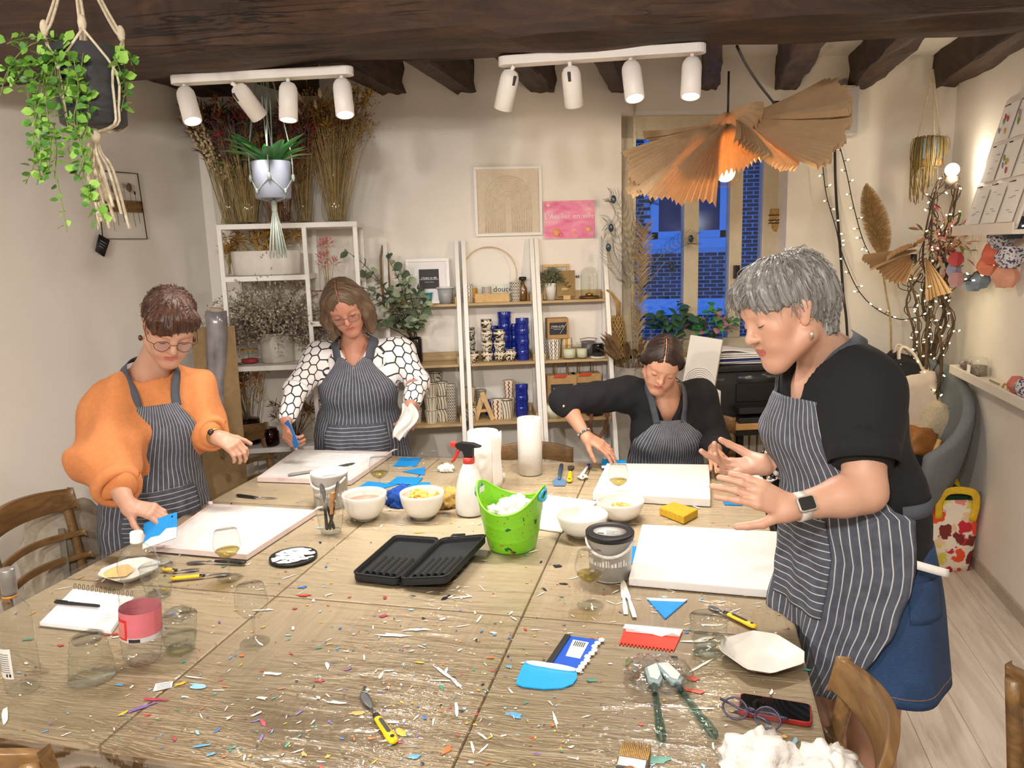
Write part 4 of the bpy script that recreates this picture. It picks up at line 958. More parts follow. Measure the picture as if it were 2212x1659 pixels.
# notebook, pen, labels
P4=[tp(*v,TZ+.012) for v in ((84,1344),(240,1362),(290,1288),(158,1270))]; c=sum(P4,Vector())/4; c.z=TZ
t=thing('notebook','open spiral notebook with handwriting beside the wine bottle','notebook',c); L=[p-c for p in P4]
q=B(); q.prism([tuple(p.xy) for p in L],0,.0025); part('cover',q,mat('cover_grey','#a8a5a0',.7),t)
q=B(); q.prism([tuple((p*.985).xy) for p in L],.0025,.011); part('pages',q,mat('paper_white','#efeeec',.8,var=.02),t)
q=B()
for k in range(14):
 s=(k+.5)/14; p=L[3]+(L[2]-L[3])*s; d=(L[0]-L[3]).normalized()
 q.tube([p+d*(.008*cos(a))+Vector((0,0,.006+.009*sin(a))) for a in np.linspace(0,2*pi,13)],.0008,5,False)
part('spiral_wire',q,mat('wire_black','#24221f',.4),t)
q=B()
for r in range(9):
 s=.34+.065*r; a=L[2]+(L[1]-L[2])*s; d=(L[3]-L[2]).normalized()
 x=.004
 while x<.06+.02*sin(r*2.1):
  w=RNG.uniform(.003,.012); q.tube([a+d*x+Vector((0,0,.0112)),a+d*(x+w*.5)+Vector((0,.0015*sin(x*900),.0112)),a+d*(x+w)+Vector((0,0,.0112))],.00035,4); x+=w+.004
part('handwriting',q,mat('pencil_grey','#8d8b90',.8),t)
A,E_=tp(118,1300,TZ+.018),tp(215,1309,TZ+.018); q=B(); q.tube([(E_-A)*s for s in (0,.02,.1,.4,.42,.9,.98,1)],[.003,.0048,.0052,.0055,.005,.0048,.0045,.003],12); t=solo('felt_pen','black capped felt pen lying on the notebook','pen',q,mat('pen_black','#191a24',.35),A)
q=B(); q.tube([(E_-A)*.03+Vector((0,0,.007)),(E_-A)*.3+Vector((0,0,.0065))],.0012,6); part('clip',q,mat('pen_black'),t)
q=B(); q.tube([(E_-A)*.55+Vector((0,0,.0042)),(E_-A)*.8+Vector((0,0,.0042))],.001,4); part('print_line',q,mat('print_grey'),t)
t=flat_poly('paper_tag','small white printed paper tag near the light blue paint smear','tag',[(336,1478),(374,1472),(371,1485),(331,1494)],mat('paper_white'),.0012)
c=t.location; q=B()
for k in range(4):q.prism([tuple((tp(x,y)-c).xy) for x,y in [(339,1480+k*3.2),(368,1475+k*3),(368,1476.2+k*3),(338,1481.2+k*3.2)]][::-1],.0012,.0015)
part('print_line',q,mat('print_grey'),t)
# ================================================================ ALONG THE BACK WALL
M_SHELFW=mat('white_lacquer','#e9e6e1',.4,var=.02); M_BIRCH=wood_mat('birch_shelf','#a2875f','#bda277','#cdb48b',.5,'x',1.2,.1,.1)
M_STEM=mat('dry_stem','#a98f5e',.8,var=.25,scale=40); M_STEMD=mat('dark_stem','#6b5638',.8,var=.25)
M_CLEAR=thin_glass('vase_glass','#fafbf9',.14,.02,.85)
def leaf_mesh(name,L,W,m_,fold=.25,droop=.2,n=4):
 q=B()
 def f(u,v):
  w=W*.5*sin(min(1,v*1.02)*pi)**.75*(1.0 if v<.5 else 1.0); x=(u-.5)*2*w
  return (x,v*L,abs(x)*fold-droop*L*v*v)
 q.grid(f,2,n); return q.mesh(name,m_)
def frame_to(d,up=(0,0,1),roll=0):
 d=Vector(d).normalized(); u=Vector(up); x=d.cross(u)
 x=x.normalized() if x.length>.05 else Vector((1,0,0)); z=x.cross(d)
 return (Matrix((x,d,z)).transposed().to_4x4()@Matrix.Rotation(roll,4,'Y'))
def add_leaf(q,p,d,L,W,r,fold=.25,n=3):
 M_=Matrix.Translation(p)@frame_to(d,(r.gauss(0,.3),r.gauss(0,.3),1),r.gauss(0,.5))
 vs=[]
 for j in range(n+1):
  v=j/n; w=W*.5*(sin(v*pi)**.8 if 0<j<n else .05)
  for u in (-1,0,1):vs.append(M_@Vector((u*w,v*L,abs(u)*w*fold-.2*L*v*v)))
 q.add(vs,[(j*3+i,j*3+i+1,j*3+i+4,j*3+i+3) for j in range(n) for i in range(2)])
def curve_pts(p,d,L,droop,r,n=5,wig=.03):
 p=Vector(p); d=Vector(d).normalized(); out=[p.copy()]
 for i in range(n):
  p=p+d*(L/n); out.append(p.copy()); d=(d+Vector((r.gauss(0,wig),r.gauss(0,wig),r.gauss(0,wig)-droop/n))).normalized()
 return out,d
def bouquet(t,z0,n,r0,r1,H,m_stem,heads,seed,lean=(0,0),rs=.002):
 """stems from a ring of radius r0 at z0 to a spread r1 at height H; heads = [(share, kind, material)] """
 r=random.Random(seed); st=B(); hb={}
 for k in range(n):
  a=r.uniform(0,6.28); s=sqrt(r.random()); p0=Vector((r0*s*cos(a)*r.choice((-.9,.8)),r0*s*sin(a)*r.choice((-.9,.8)),z0)); h=H*r.uniform(.72,1.05)
  top=Vector((r1*s*cos(a)+lean[0],r1*s*sin(a)*.6+lean[1],h)); mid=(p0+top)/2+Vector((0,0,.03*H)); mid.x*=.95; mid.y*=.95
  pts=[p0*(1-f)**2+mid*(2*f*(1-f))+top*(f*f) for f in (0,.25,.5,.75,1)]
  st.tube(pts,[rs,rs,rs,rs*.8,rs*.5],4,False)
  x=r.random(); acc=0; d=(pts[-1]-pts[-2]).normalized()
  for sh,kind,m_ in heads:
   acc+=sh
   if x<=acc:
    q=hb.setdefault((kind,m_.name),(B(),m_))[0]; p=pts[-1]
    if kind=='plume':
     for i in range(16):
      f=i/16; c=p-d*(.14*(1-f)); w=.03*sin((f*.9+.1)*pi); e=c+d*.035+Vector((r.gauss(0,w),r.gauss(0,w),r.gauss(0,w*.5))); add_leaf(q,c,e-c,(e-c).length*1.3,.007,r,.2,2)
    elif kind=='seed':
     for i in range(7):
      c=p+Vector((r.gauss(0,.03),r.gauss(0,.03),r.gauss(-.02,.035))); q.ball(c,.0042,5,4); st.tube([p-d*.06,c],.0006,3,False)
    elif kind=='spike':
     for i in range(26):
      f=i/26; c=p-d*(.22*(1-f)); o=Vector((r.gauss(0,1),r.gauss(0,1),r.gauss(0,1))).normalized()*.016*(1.15-f); q.ball(c+o,r.uniform(.006,.010),5,4)
    elif kind=='tuft':
     for i in range(22):
      c=p+Vector((r.gauss(0,.018),r.gauss(0,.018),r.gauss(0,.018))); e=(c-p+d*.02).normalized(); add_leaf(q,p+(c-p)*.4,e,.034,.008,r,.3,2)
    elif kind=='bunny':q.tube([p-d*.02,p-d*.008,p+d*.012,p+d*.028],[.003,.010,.009,.002],8)
    elif kind=='leaf':
     for i in range(9):
      c=p-d*(.2*i/9); add_leaf(q,c,d*.5+Vector((r.gauss(0,.7),r.gauss(0,.7),r.gauss(.1,.4))),r.uniform(.04,.07),.022,r)
    break
 part('stems',st,m_stem,t,kind='stuff')
 for (kind,nm),(q,m_) in hb.items():part({'plume':'plumes','seed':'seed_heads','spike':'flower_spikes','tuft':'dried_tufts','bunny':'bunny_tails','leaf':'dry_leaves'}[kind],q,m_,t,kind='stuff')
M_GOLD=mat('flax_gold','#b08a3e',.8,var=.35,scale=60); M_BRN=mat('dry_brown','#6e4a2e',.9,var=.3,scale=50); M_CREAM=mat('dry_cream','#cdbb95',.9,var=.2,scale=50)
M_RED=mat('dry_red','#b0353c',.8,var=.3,scale=50); M_ORG=mat('dry_orange','#a9591f',.8,var=.35,scale=50); M_MAUVE=mat('dry_mauve','#6d5560',.9,var=.3,scale=50); M_OLIVE=mat('dry_olive','#5c6a35',.8,var=.3,scale=50)
M_DKBR=mat('dry_dark','#3f2f25',.9,var=.3)
# white metal shelf in the corner
SO=.36
def sl(px,py,off=SO):u,z=bp(px,py,off); return u,z
uL,uM,uR=sl(473,489)[0],sl(656,486)[0],sl(766,482)[0]
D0,D1=.05,SO
t=thing('metal_shelf','white metal shelf full of dried flowers in the plastered corner','shelf',bw(uL,0,0),A18)
W_=uR-uL; M_=uM-uL; SH=t
def post(x,y):
 q=B(); q.box((x-.011,-y-.011,0),(x+.011,-y+.011,1.9)); part('post',q,M_SHELFW,t,.001)
for x in (0,M_,W_):
 for y in (D0,D1):post(x,y)
def sboard(x0,x1,z,d1=D1):
 q=B(); q.box((x0,-d1-.012,z-.026),(x1,-D0+.01,z)); part('shelf_board',q,M_SHELFW,t,.002)
ZB=(1.645,1.176,.73)
sboard(-.012,W_+.012,1.91)
for z in ZB[:2]:sboard(0,M_,z)
sboard(-.15,W_+.01,ZB[2]); sboard(M_,W_,1.40); sboard(-.012,W_+.012,.25)
q=B(); q.beam((0,-D0,.3),(M_,-D0,1.15),.012,.002); q.beam((M_,-D0,.3),(0,-D0,1.15),.012,.002); part('cross_brace',q,M_SHELFW,t)
def on_shelf(px,z,off):u,_=bp(px,500,off); return bw(bp_u(px,z,off),off,z)
def bp_u(px,z,off):
 """along-wall coordinate where the image column px meets height z at this offset"""
 lo,hi=-5.5,.3
 for _ in range(40):
  m2=(lo+hi)/2; p=bw(m2,off,z)-CAM
  c=(right.dot(p)/fwd.dot(p))*FPX+PW/2
  if c<px:lo=m2
  else:hi=m2
 return (lo+hi)/2
def vase(name,label,px,off,z,prof,m_,n=28,cat='vase',group=None):
 t=thing(name,label,cat,on_shelf(px,z,off),A18,group); q=B(); q.lathe(prof,n); part('vessel',q,m_,t); return t
ZT_=1.912
def cyl(r,h,fl=1.0):return [(0,.008),(r*.9,.006),(r*.93,0),(r,.01),(r*fl,h)]
v=vase('flower_vase','tall glass vase with cream flower spikes and orange bracts nearest the corner',500,.17,ZT_,cyl(.075,.30,1.15),M_CLEAR)
bouquet(v,.01,70,.07,.16,.60,M_STEM,[(.35,'spike',M_CREAM),(.3,'tuft',M_ORG),(.35,'plume',M_DKBR)],1,(-.05,-.02))
v=vase('flower_vase','glass cylinder vase packed with tan stems and dark foliage, just behind the hanging grey pot',540,.26,ZT_,cyl(.068,.27,1.05),M_CLEAR)
bouquet(v,.01,110,.062,.15,.54,M_STEM,[(.3,'plume',M_MAUVE),(.25,'leaf',M_OLIVE),(.2,'tuft',M_RED),(.25,'plume',M_BRN)],2,(-.0,0))
v=vase('flower_vase','squat round glass jar of reddish stems under the hanging grey pot',608,.28,ZT_,[(0,.006),(.05,.0),(.085,.03),(.095,.075),(.08,.125),(.05,.15),(.05,.17)],M_CLEAR)
bouquet(v,.01,70,.08,.17,.44,mat('rust_stem','#8a5a3a',.8,var=.3),[(.5,'plume',M_BRN),(.3,'tuft',M_DKBR),(.2,'plume',M_ORG)],3)
v=vase('flower_vase','slim glass vase with red plumes between the round jar and the flax vase',658,.20,ZT_,cyl(.052,.27,1.1),M_CLEAR)
bouquet(v,.01,80,.045,.15,.58,M_STEM,[(.35,'plume',M_RED),(.25,'plume',M_MAUVE),(.4,'plume',M_BRN)],4,(.0,0))
v=vase('flower_vase','waisted glass vase with a golden flax and bunny tail bouquet',728,.20,ZT_,[(0,.008),(.06,.0),(.075,.03),(.078,.09),(.062,.17),(.05,.22),(.058,.30),(.07,.33)],M_CLEAR)
bouquet(v,.01,170,.055,.20,.64,M_STEM,[(.55,'seed',M_GOLD),(.22,'plume',M_BRN),(.08,'bunny',M_CREAM),(.15,'tuft',M_GOLD)],5,(.03,0))
# shelf contents
z=ZB[0]+.001
p=on_shelf(578,z,.2); t=thing('oval_planter','white oval planter with yellowed dry sprigs on the shelf below the vases','planter',p,A18)
q=B(); q.lathe([(0,.01),(.165,.0),(.175,.004),(.185,.125),(.178,.13),(.172,.12),(0,.10)],48,ax=(1,.5)); part('vessel',q,mat('matt_white','#dfdad3',.7,var=.04),t)
bouquet(t,.10,46,.12,.19,.24,M_STEM,[(.5,'tuft',M_GOLD),(.3,'plume',M_GOLD),(.2,'tuft',M_BRN)],7)
v=vase('small_glass','small glass holding amber dried sprigs beside the oval planter',497,.2,z,cyl(.036,.09,1.1),M_CLEAR,cat='glass'); bouquet(v,.01,12,.02,.06,.16,M_STEM,[(1,'tuft',M_GOLD)],8)
z=ZB[1]+.001
t=thing('white_pot','white birch-bark pot overflowing with pale grey statice','pot',on_shelf(602,z,.22),A18)
q=B(); q.lathe([(0,.005),(.082,.0),(.088,.006),(.092,.16),(.087,.16),(.083,.14),(0,.13)],36); part('vessel',q,mat('birch_bark','#d3cec6',.8,var=.1,scale=18,bump=.4),t)
r_=random.Random(9); st=B(); hb=B()
for k in range(330):
 a=r_.uniform(0,6.28); s=r_.random()**.5; d=Vector((s*1.25*cos(a)-.2,s*.32*sin(a)-.1,1.05-s*.9+r_.gauss(0,.1))).normalized()
 pts,dd=curve_pts((.03*cos(a),.03*sin(a),.14),d,r_.uniform(.16,.36),.75,r_,5,.09); st.tube(pts,.0011,3,False)
 for i in range(2,6):
  for j in range(6):
   c=pts[i]+Vector((r_.gauss(0,.012),r_.gauss(0,.012),r_.gauss(0,.012))); add_leaf(hb,c,Vector((r_.gauss(0,1),r_.gauss(0,1),r_.gauss(.3,1))),.021,.010,r_,.3,2)
part('stems',st,mat('grey_stem','#6f6455',.9),t,kind='stuff'); part('statice_blooms',hb,mat('statice','#ab9d8c',.95,var=.3,scale=60),t,kind='stuff')
v=vase('clip_jar','glass clip-top jar of red petals beside the birch pot',540,.24,z,[(0,.004),(.045,0),(.047,.01),(.047,.065),(.042,.072)],M_CLEAR,cat='jar')
q=B(); q.lathe([(.046,.072),(.047,.078),(.045,.088),(0,.09)],28); part('lid',q,M_CLEAR,v); q=B(); q.tube([(.047*cos(a),.047*sin(a),.073) for a in np.linspace(0,6.28,25)],.003,6,False); part('seal_ring',q,mat('seal_orange','#c98a3a',.6),v)
q=B(); q.lathe([(0,.003),(.043,.004),(.043,.022),(0,.026)],20,wob=lambda a,z:1+.03*sin(9*a)); part('petals',q,M_RED,v); q=B(); q.tube([(-.05,-.01,.03),(-.058,-.012,.05),(-.05,-.01,.085)],.0018,5); part('wire_clip',q,M_STEEL,v)
t=thing('candle_box','small pale green and white printed box behind the birch pot','box',on_shelf(640,z,.18),A18+.2); q=B(); q.cbox((0,0,.05),(.075,.06,.10)); part('carton',q,mat('carton_white','#d9dcd2',.7),t,.002); q=B(); q.cbox((0,0,.108),(.077,.062,.018)); part('lid',q,mat('carton_green','#a9bfa6',.7),t,.002)
v=vase('bottle_vase','small clear bottle on the printed box',646,.18,z+.118,[(0,.003),(.025,0),(.028,.005),(.028,.05),(.012,.07),(.011,.10)],M_CLEAR,cat='bottle')
z=ZB[2]+.001
v=vase('flower_vase','dark glass vase of brown dried branches on the low shelf',545,.25,z,cyl(.05,.14,1.0),thin_glass('amber_glass','#7a4a22',.1,.03,.5)); bouquet(v,.01,40,.03,.17,.42,M_STEMD,[(.4,'tuft',M_ORG),(.4,'tuft',M_BRN),(.2,'plume',M_GOLD)],13,(-.05,0))
v=vase('amber_jar','squat amber glass jar at the front of the low shelf',585,.31,z,[(0,.003),(.042,0),(.048,.008),(.048,.075),(.04,.085),(.04,.095)],thin_glass('amber_glass'),cat='jar')
v=vase('flower_vase','clear glass with dark berry twigs low beside the wooden chair',640,.30,z,cyl(.04,.11,1.1),M_CLEAR); bouquet(v,.01,16,.02,.14,.22,M_STEMD,[(.7,'tuft',M_BRN),(.3,'seed',M_RED)],14,(.03,0))
v=vase('small_glass','empty clear tumbler on the low shelf next to the berry twigs',664,.27,z,cyl(.032,.10,1.1),M_CLEAR,cat='glass')
t=thing('red_card','red-edged picture card on the right bay of the metal shelf','card',on_shelf(690,1.401,.14),A18,rot=(radians(-8),0,A18-.3)); q=B(); q.box((-.05,-.004,0),(.05,.004,.15)); part('card_border',q,mat('card_red','#9c1f2d',.6),t); q=B(); q.box((-.043,-.006,.006),(.043,-.004,.144)); part('card_picture',q,mat('card_pale','#d9ccc6',.7,var=.2,scale=20),t)
v=vase('glass_bottle','clear glass bottle with pale pink dried blossom in the right bay',715,.2,1.401,[(0,.004),(.06,0),(.062,.1),(.03,.16),(.022,.2),(.024,.22)],M_CLEAR,cat='bottle'); bouquet(v,.01,7,.01,.06,.40,M_STEM,[(1,'tuft',mat('dry_pink','#d9938d',.8,var=.2))],15)
# roll of plastic film and cardboard in the corner
t=thing('film_roll','tall silver-grey roll of plastic film leaning in the corner','roll',lwp(447,1100,.35)); t.location.z=0
p0,p1=Vector(t.location),dp(468,672,3.72); d=p1-p0
q=B(); q.tube([(0,0,.02)]+[d*s+Vector((.004*sin(s*30),.003*sin(s*47),0)) for s in np.linspace(.05,1,24)],.05,18); part('wound_film',q,mat('film_silver','#8d8b90',.22,.35,var=.25,scale=12),t)
q=B(); q.tube([d*.99,d*1.01],.03,14); part('core',q,mat('core_card'),t)
q=B(); q.box((-.005,-.10,0),(.005,.10,1.42)); t=solo('cardboard_sheet','tall brown cardboard sheet behind the film roll','cardboard',q,mat('kraft_board','#8d7552',.85),lwp(492,1100,.52),radians(-72)); t.location.z=0; t.rotation_euler=(radians(0),radians(-4),radians(-62))
q=B(); q.box((-.052,-.10,.60),(-.05,-.02,.68)); pass
t2=thing('cardboard_box','flat cardboard box with a printed white label behind the woman in the orange jumper','box',lwp(470,1150,.42),radians(-60)); t2.location.z=0
q=B(); q.box((-.02,-.13,0),(.02,.10,.98)); part('carton',q,mat('kraft_dark','#7d6646',.85),t2,.002)
q=B(); q.box((.02,-.02,.66),(.0215,.08,.79)); lb=part('printed_label',q,mat('paper_label'),t2)
q=B(); q.box((.0215,0,.75),(.0222,.07,.78)); part('print_block',q,mat('print_black'),lb)
for k in range(4):
 q=B(); q.box((.0215,0,.735-k*.014),(.0222,.06-(k%2)*.015,.739-k*.014)); part('print_line',q,mat('print_grey'),lb)
 # three ladder shelves
def loff(z):return .02+.46*(1-z/1.8)
def lad(px,py):
 z=1.
 for _ in range(40):u,z=bp(px,py,loff(z))
 return u,z
LU=((-3.351,-2.951),(-2.912,-2.522),(-2.496,-2.103)); LZ=(lad(1075,653)[1],lad(1080,783)[1],lad(1060,912)[1])
LBL=('white ladder shelf holding the framed black print and eucalyptus','white ladder shelf with the wooden hoop and stacked blue cups','white ladder shelf with the glass dome, beside the string bag')
for (u0,u1),lb in zip(LU,LBL):
 t=thing('ladder_shelf',lb,'shelf',bw((u0+u1)/2,0,0),A18,'ladder shelves against the back wall'); w=(u1-u0)/2
 for sx in (-w,w):
  q=B(); q.beam((sx,-loff(0),0),(sx,-loff(1.8),1.8),.024,.045,(0,1,0)); part('rail',q,M_SHELFW,t,.002)
  q=B(); q.beam((sx,-.03,0),(sx,-.008,1.78),.02,.03,(0,1,0)); part('back_rail',q,M_SHELFW,t,.002)
 for z in LZ:
  o=loff(z); q=B(); q.box((-w+.013,-o-.012,z-.014),(w-.013,-.012,z)); q.box((-w+.013,-.024,z),(w-.013,-.012,z+.05)); q.box((-w+.013,-o,z),(-w+.022,-.02,z+.04)); q.box((w-.022,-o,z),(w-.013,-.02,z+.04)); part('shelf_tray',q,M_BIRCH,t,.002)
def at(px,k,back=.055):z=LZ[k]; off=loff(z)-back; return bw(bp_u(px,z,off),off,z+.0006)
# patterned cup materials; uvp runs round the cup (0..1) and up it (0..1)
def pattern(name,fn,pale='#ded4bd',dark='#2b2220'):
 if name in MATS:return MATS[name]
 t=NT(name); a=t.coord('uvp'); s=t.new('ShaderNodeSeparateXYZ'); t.l(a,s.inputs[0]); f=fn(t,s.outputs[0],s.outputs[1],a)
 t.col(t.mix(f,pale,dark)); t.set(Roughness=.35); MATS[name]=t.m; return t.m
def gt(t,a,b):return t.math('GREATER_THAN',a,b)
def fr_(t,x):return t.math('FRACT',x)
def p_brush(t,u,v,a):
 n=t.new('ShaderNodeTexNoise'); n.inputs['Scale'].default_value=2.2; n.inputs['Detail'].default_value=1; n.inputs['Distortion'].default_value=1.4
 mp=t.new('ShaderNodeMapping'); mp.inputs['Scale'].default_value=(5,1.6,1); t.l(a,mp.inputs[0]); t.l(mp.outputs[0],n.inputs['Vector'])
 m1=gt(t,n.outputs['Fac'],.5); rim=gt(t,v,.94); ring=t.math('MULTIPLY',gt(t,v,.62),t.math('LESS_THAN',v,.78))
 return t.math('MAXIMUM',t.math('MULTIPLY',m1,t.math('SUBTRACT',1,ring)),rim)
def p_zig(nu,nv):return lambda t,u,v,a:gt(t,fr_(t,t.math('ADD',t.math('MULTIPLY',v,nv),t.math('MULTIPLY',t.math('ABSOLUTE',t.math('SUBTRACT',fr_(t,t.math('MULTIPLY',u,nu)),.5)),3.0))),.55)
def p_trellis(t,u,v,a):
 s1=t.math('SINE',t.math('MULTIPLY',v,15)); x=t.math('MULTIPLY',u,10)
 d1=t.math('ABSOLUTE',t.math('SUBTRACT',fr_(t,t.math('ADD',x,t.math('MULTIPLY',s1,.24))),.5)); d2=t.math('ABSOLUTE',t.math('SUBTRACT',fr_(t,t.math('SUBTRACT',x,t.math('MULTIPLY',s1,.24))),.5))
 return t.math('LESS_THAN',t.math('MINIMUM',d1,d2),.09)
def p_dash(t,u,v,a):
 x=fr_(t,t.math('MULTIPLY',u,6)); band=t.math('MULTIPLY',gt(t,x,.55),t.math('LESS_THAN',x,.82)); dash=gt(t,fr_(t,t.math('MULTIPLY',v,9)),.6)
 ln=t.math('LESS_THAN',t.math('ABSOLUTE',t.math('SUBTRACT',x,.2)),.035); return t.math('MAXIMUM',t.math('MULTIPLY',band,dash),t.math('MAXIMUM',ln,gt(t,v,.96)))
def p_face(t,u,v,a):
 n=t.new('ShaderNodeTexWave'); n.wave_type='RINGS'; n.rings_direction='Z'; n.inputs['Scale'].default_value=1.1; n.inputs['Distortion'].default_value=5; n.inputs['Detail'].default_value=1
 mp=t.new('ShaderNodeMapping'); mp.inputs['Scale'].default_value=(4,1,1); t.l(a,mp.inputs[0]); t.l(mp.outputs[0],n.inputs['Vector'])
 return t.math('MAXIMUM',gt(t,n.outputs['Fac'],.86),gt(t,v,.95))
P_BR=pattern('cup_brushed',p_brush); P_ZIG=pattern('cup_zigzag',p_zig(7,6),'#e2dccd'); P_TRE=pattern('cup_trellis',p_trellis,'#e9e4d8'); P_DASH=pattern('cup_dashes',p_dash,'#ddd4bf'); P_FACE=pattern('cup_face',p_face,'#ddd4bf')
P_GREY=pattern('cup_greyzig',p_zig(6,5),'#b9b2a6','#4a4642')
def p_col(t,u,v,a):return gt(t,fr_(t,t.math('ADD',t.math('MULTIPLY',u,8),t.math('MULTIPLY',t.math('SINE',t.math('MULTIPLY',v,26)),.12))),.72)
P_COL=pattern('cup_wavy',p_col,'#e4dbc6','#7c2f22'); P_OCH=pattern('cup_ochre',lambda t,u,v,a:gt(t,fr_(t,t.math('MULTIPLY',u,5)),.6),'#e0d5bb','#c98d22')
M_BLUEC=mat('cobalt_glaze','#15298a',.15,var=.12,coat=.5)
def cup(name,label,loc,r,h,m_,shape='taper',group=None,rot=None):
 pr={'taper':[(.74,0),(1,1)],'belly':[(.66,0),(.76,.05),(.95,.38),(1.0,.58),(1.06,.63),(1.06,.73),(.94,.78),(.94,1)],'straight':[(.95,0),(1,.05),(1,1)],'ring':[(.92,0),(.95,.04),(.93,.45),(1,.5),(1,.97),(.96,1)]}[shape]
 full=[]
 for (a,za),(b_,zb) in zip(pr[:-1],pr[1:]):
  k=5 if shape=='taper' else 2
  for i in range(k):full.append((a+(b_-a)*i/k,za+(zb-za)*i/k))
 full.append(pr[-1]); q=B(); nz=len(full)-1
 q.grid(lambda u,v:(r*full[round(v*nz)][0]*cos(2*pi*u),r*full[round(v*nz)][0]*sin(2*pi*u),h*full[round(v*nz)][1]),24,nz,lambda u,v:(u,full[round(v*nz)][1],0))
 q.lathe([(r*pr[-1][0],h),(r*pr[-1][0]*.9,h-.001),(r*.6,h*.12),(0,h*.12)],24); q.disc(r*pr[0][0],0,24)
 return solo(name,label,'cup',q,m_,loc,A18+RNG.uniform(-3,3),group)
def stack(px,k,back,n,r,h,m_,shape,lbl,group,nest=1.0):
 p=at(px,k,back)
 for i in range(n):
  pos=('',) if n==1 else (('bottom of','top of') if n==2 else (('bottom of','middle of','top of') if n==3 else ('bottom of','second up in','third up in','top of')))
  s=lbl if n==1 else lbl.replace('cup','cup, '+pos[i],1)
  cup('patterned_cup' if m_ is not M_BLUEC else 'blue_cup',s,p+Vector((0,0,i*h*nest)),r,h,m_,shape,group)
  # middle shelf: brushed black-and-white cups and cobalt cups
g1,g2='brushed black and white cups','cobalt blue cups'
stack(1017,1,.17,3,.030,.062,P_BR,'belly','black and white cup the stack against the shelf rail, behind the single cup',g1)
stack(1022,1,.05,1,.033,.064,P_BR,'belly','single black and white cup standing first in the front row',g1)
stack(1053,1,.07,4,.032,.060,P_BR,'belly','black and white cup the tallest brushed stack',g1)
stack(1080,1,.06,3,.032,.060,P_BR,'belly','black and white cup the stack just before the single end cup',g1)
stack(1103,1,.055,1,.033,.064,P_BR,'belly','single black and white cup in front of the cobalt stacks',g1)
stack(1066,1,.17,3,.032,.064,M_BLUEC,'ring','cobalt cup the short stack behind the tall brushed stack',g2)
stack(1092,1,.15,4,.040,.068,M_BLUEC,'ring','cobalt cup the widest tall stack in the middle of the shelf',g2)
stack(1112,1,.19,3,.036,.066,M_BLUEC,'ring','cobalt cup the stack half hidden between the tall blue stacks',g2)
stack(1130,1,.07,4,.038,.060,M_BLUEC,'ring','cobalt cup the tall stack next to the shelf rail',g2)
# lower shelf of the hoop ladder
g3='painted cups on the lowest shelf below the blue cups'
stack(1016,2,.18,2,.036,.085,P_OCH,'taper','ochre patterned cup the stack behind the wooden letter',g3)
stack(1018,2,.08,1,.036,.08,P_FACE,'straight','mask patterned cup standing by the wooden letter',g3)
stack(1040,2,.20,2,.034,.075,P_GREY,'taper','pale grey cup the stack directly behind the wooden letter',g3)
stack(1075,2,.09,1,.038,.112,P_COL,'taper','tall cup with red and black wavy stripes',g3)
stack(1094,2,.09,1,.037,.11,P_FACE,'straight','mask painted cup beside the wavy striped one',g3)
stack(1101,2,.19,2,.036,.10,P_COL,'taper','red wave cup the tall stack at the back',g3)
stack(1128,2,.10,3,.038,.064,M_BLUEC,'ring','cobalt cup the three-high stack on the lowest shelf',g3)
stack(1060,2,.2,1,.036,.09,M_BLUEC,'ring','lone cobalt cup behind the wavy striped cup',g3)
t=thing('wooden_letter','wooden letter A leaning as two pale boards','letter',at(1046,2,.07),A18)
q=B(); q.beam((-.05,0,0),(.0,.01,.15),.03,.02,(0,1,0)); part('board',q,mat('pine','#cba873',.6),t,.002); q=B(); q.beam((.05,-.01,0),(-.008,-.005,.16),.026,.02,(0,1,0)); part('board',q,mat('pine'),t,.002); q=B(); q.beam((-.03,.005,.05),(.03,.0,.055),.016,.012,(0,1,0)); part('cross_board',q,mat('pine'),t,.001); q=B(); q.tube([(-.012,-.02,.13),(-.004,-.022,.11),(-.014,-.02,.095)],.002,5); part('cord_tie',q,mat('cord_white','#ddd6c8',.9),t)
# lowest shelf of the first ladder
g4='black and white cups on the lowest shelf of the first ladder'
stack(899,2,.07,2,.038,.085,P_DASH,'taper','dash patterned cup the short stack next to the woman',g4)
stack(933,2,.06,3,.040,.075,P_DASH,'taper','dash patterned cup the three-high front stack',g4)
stack(957,2,.09,3,.036,.075,P_FACE,'straight','line-drawn face cup the three-high stack beside the dashes',g4)
stack(976,2,.08,2,.030,.105,P_ZIG,'straight','diagonal striped cup the narrow stack by the rail',g4)
stack(915,2,.20,3,.040,.085,P_ZIG,'taper','zigzag cup the back stack nearest the woman',g4)
stack(945,2,.21,3,.040,.088,P_FACE,'taper','eye patterned cup the back stack',g4)
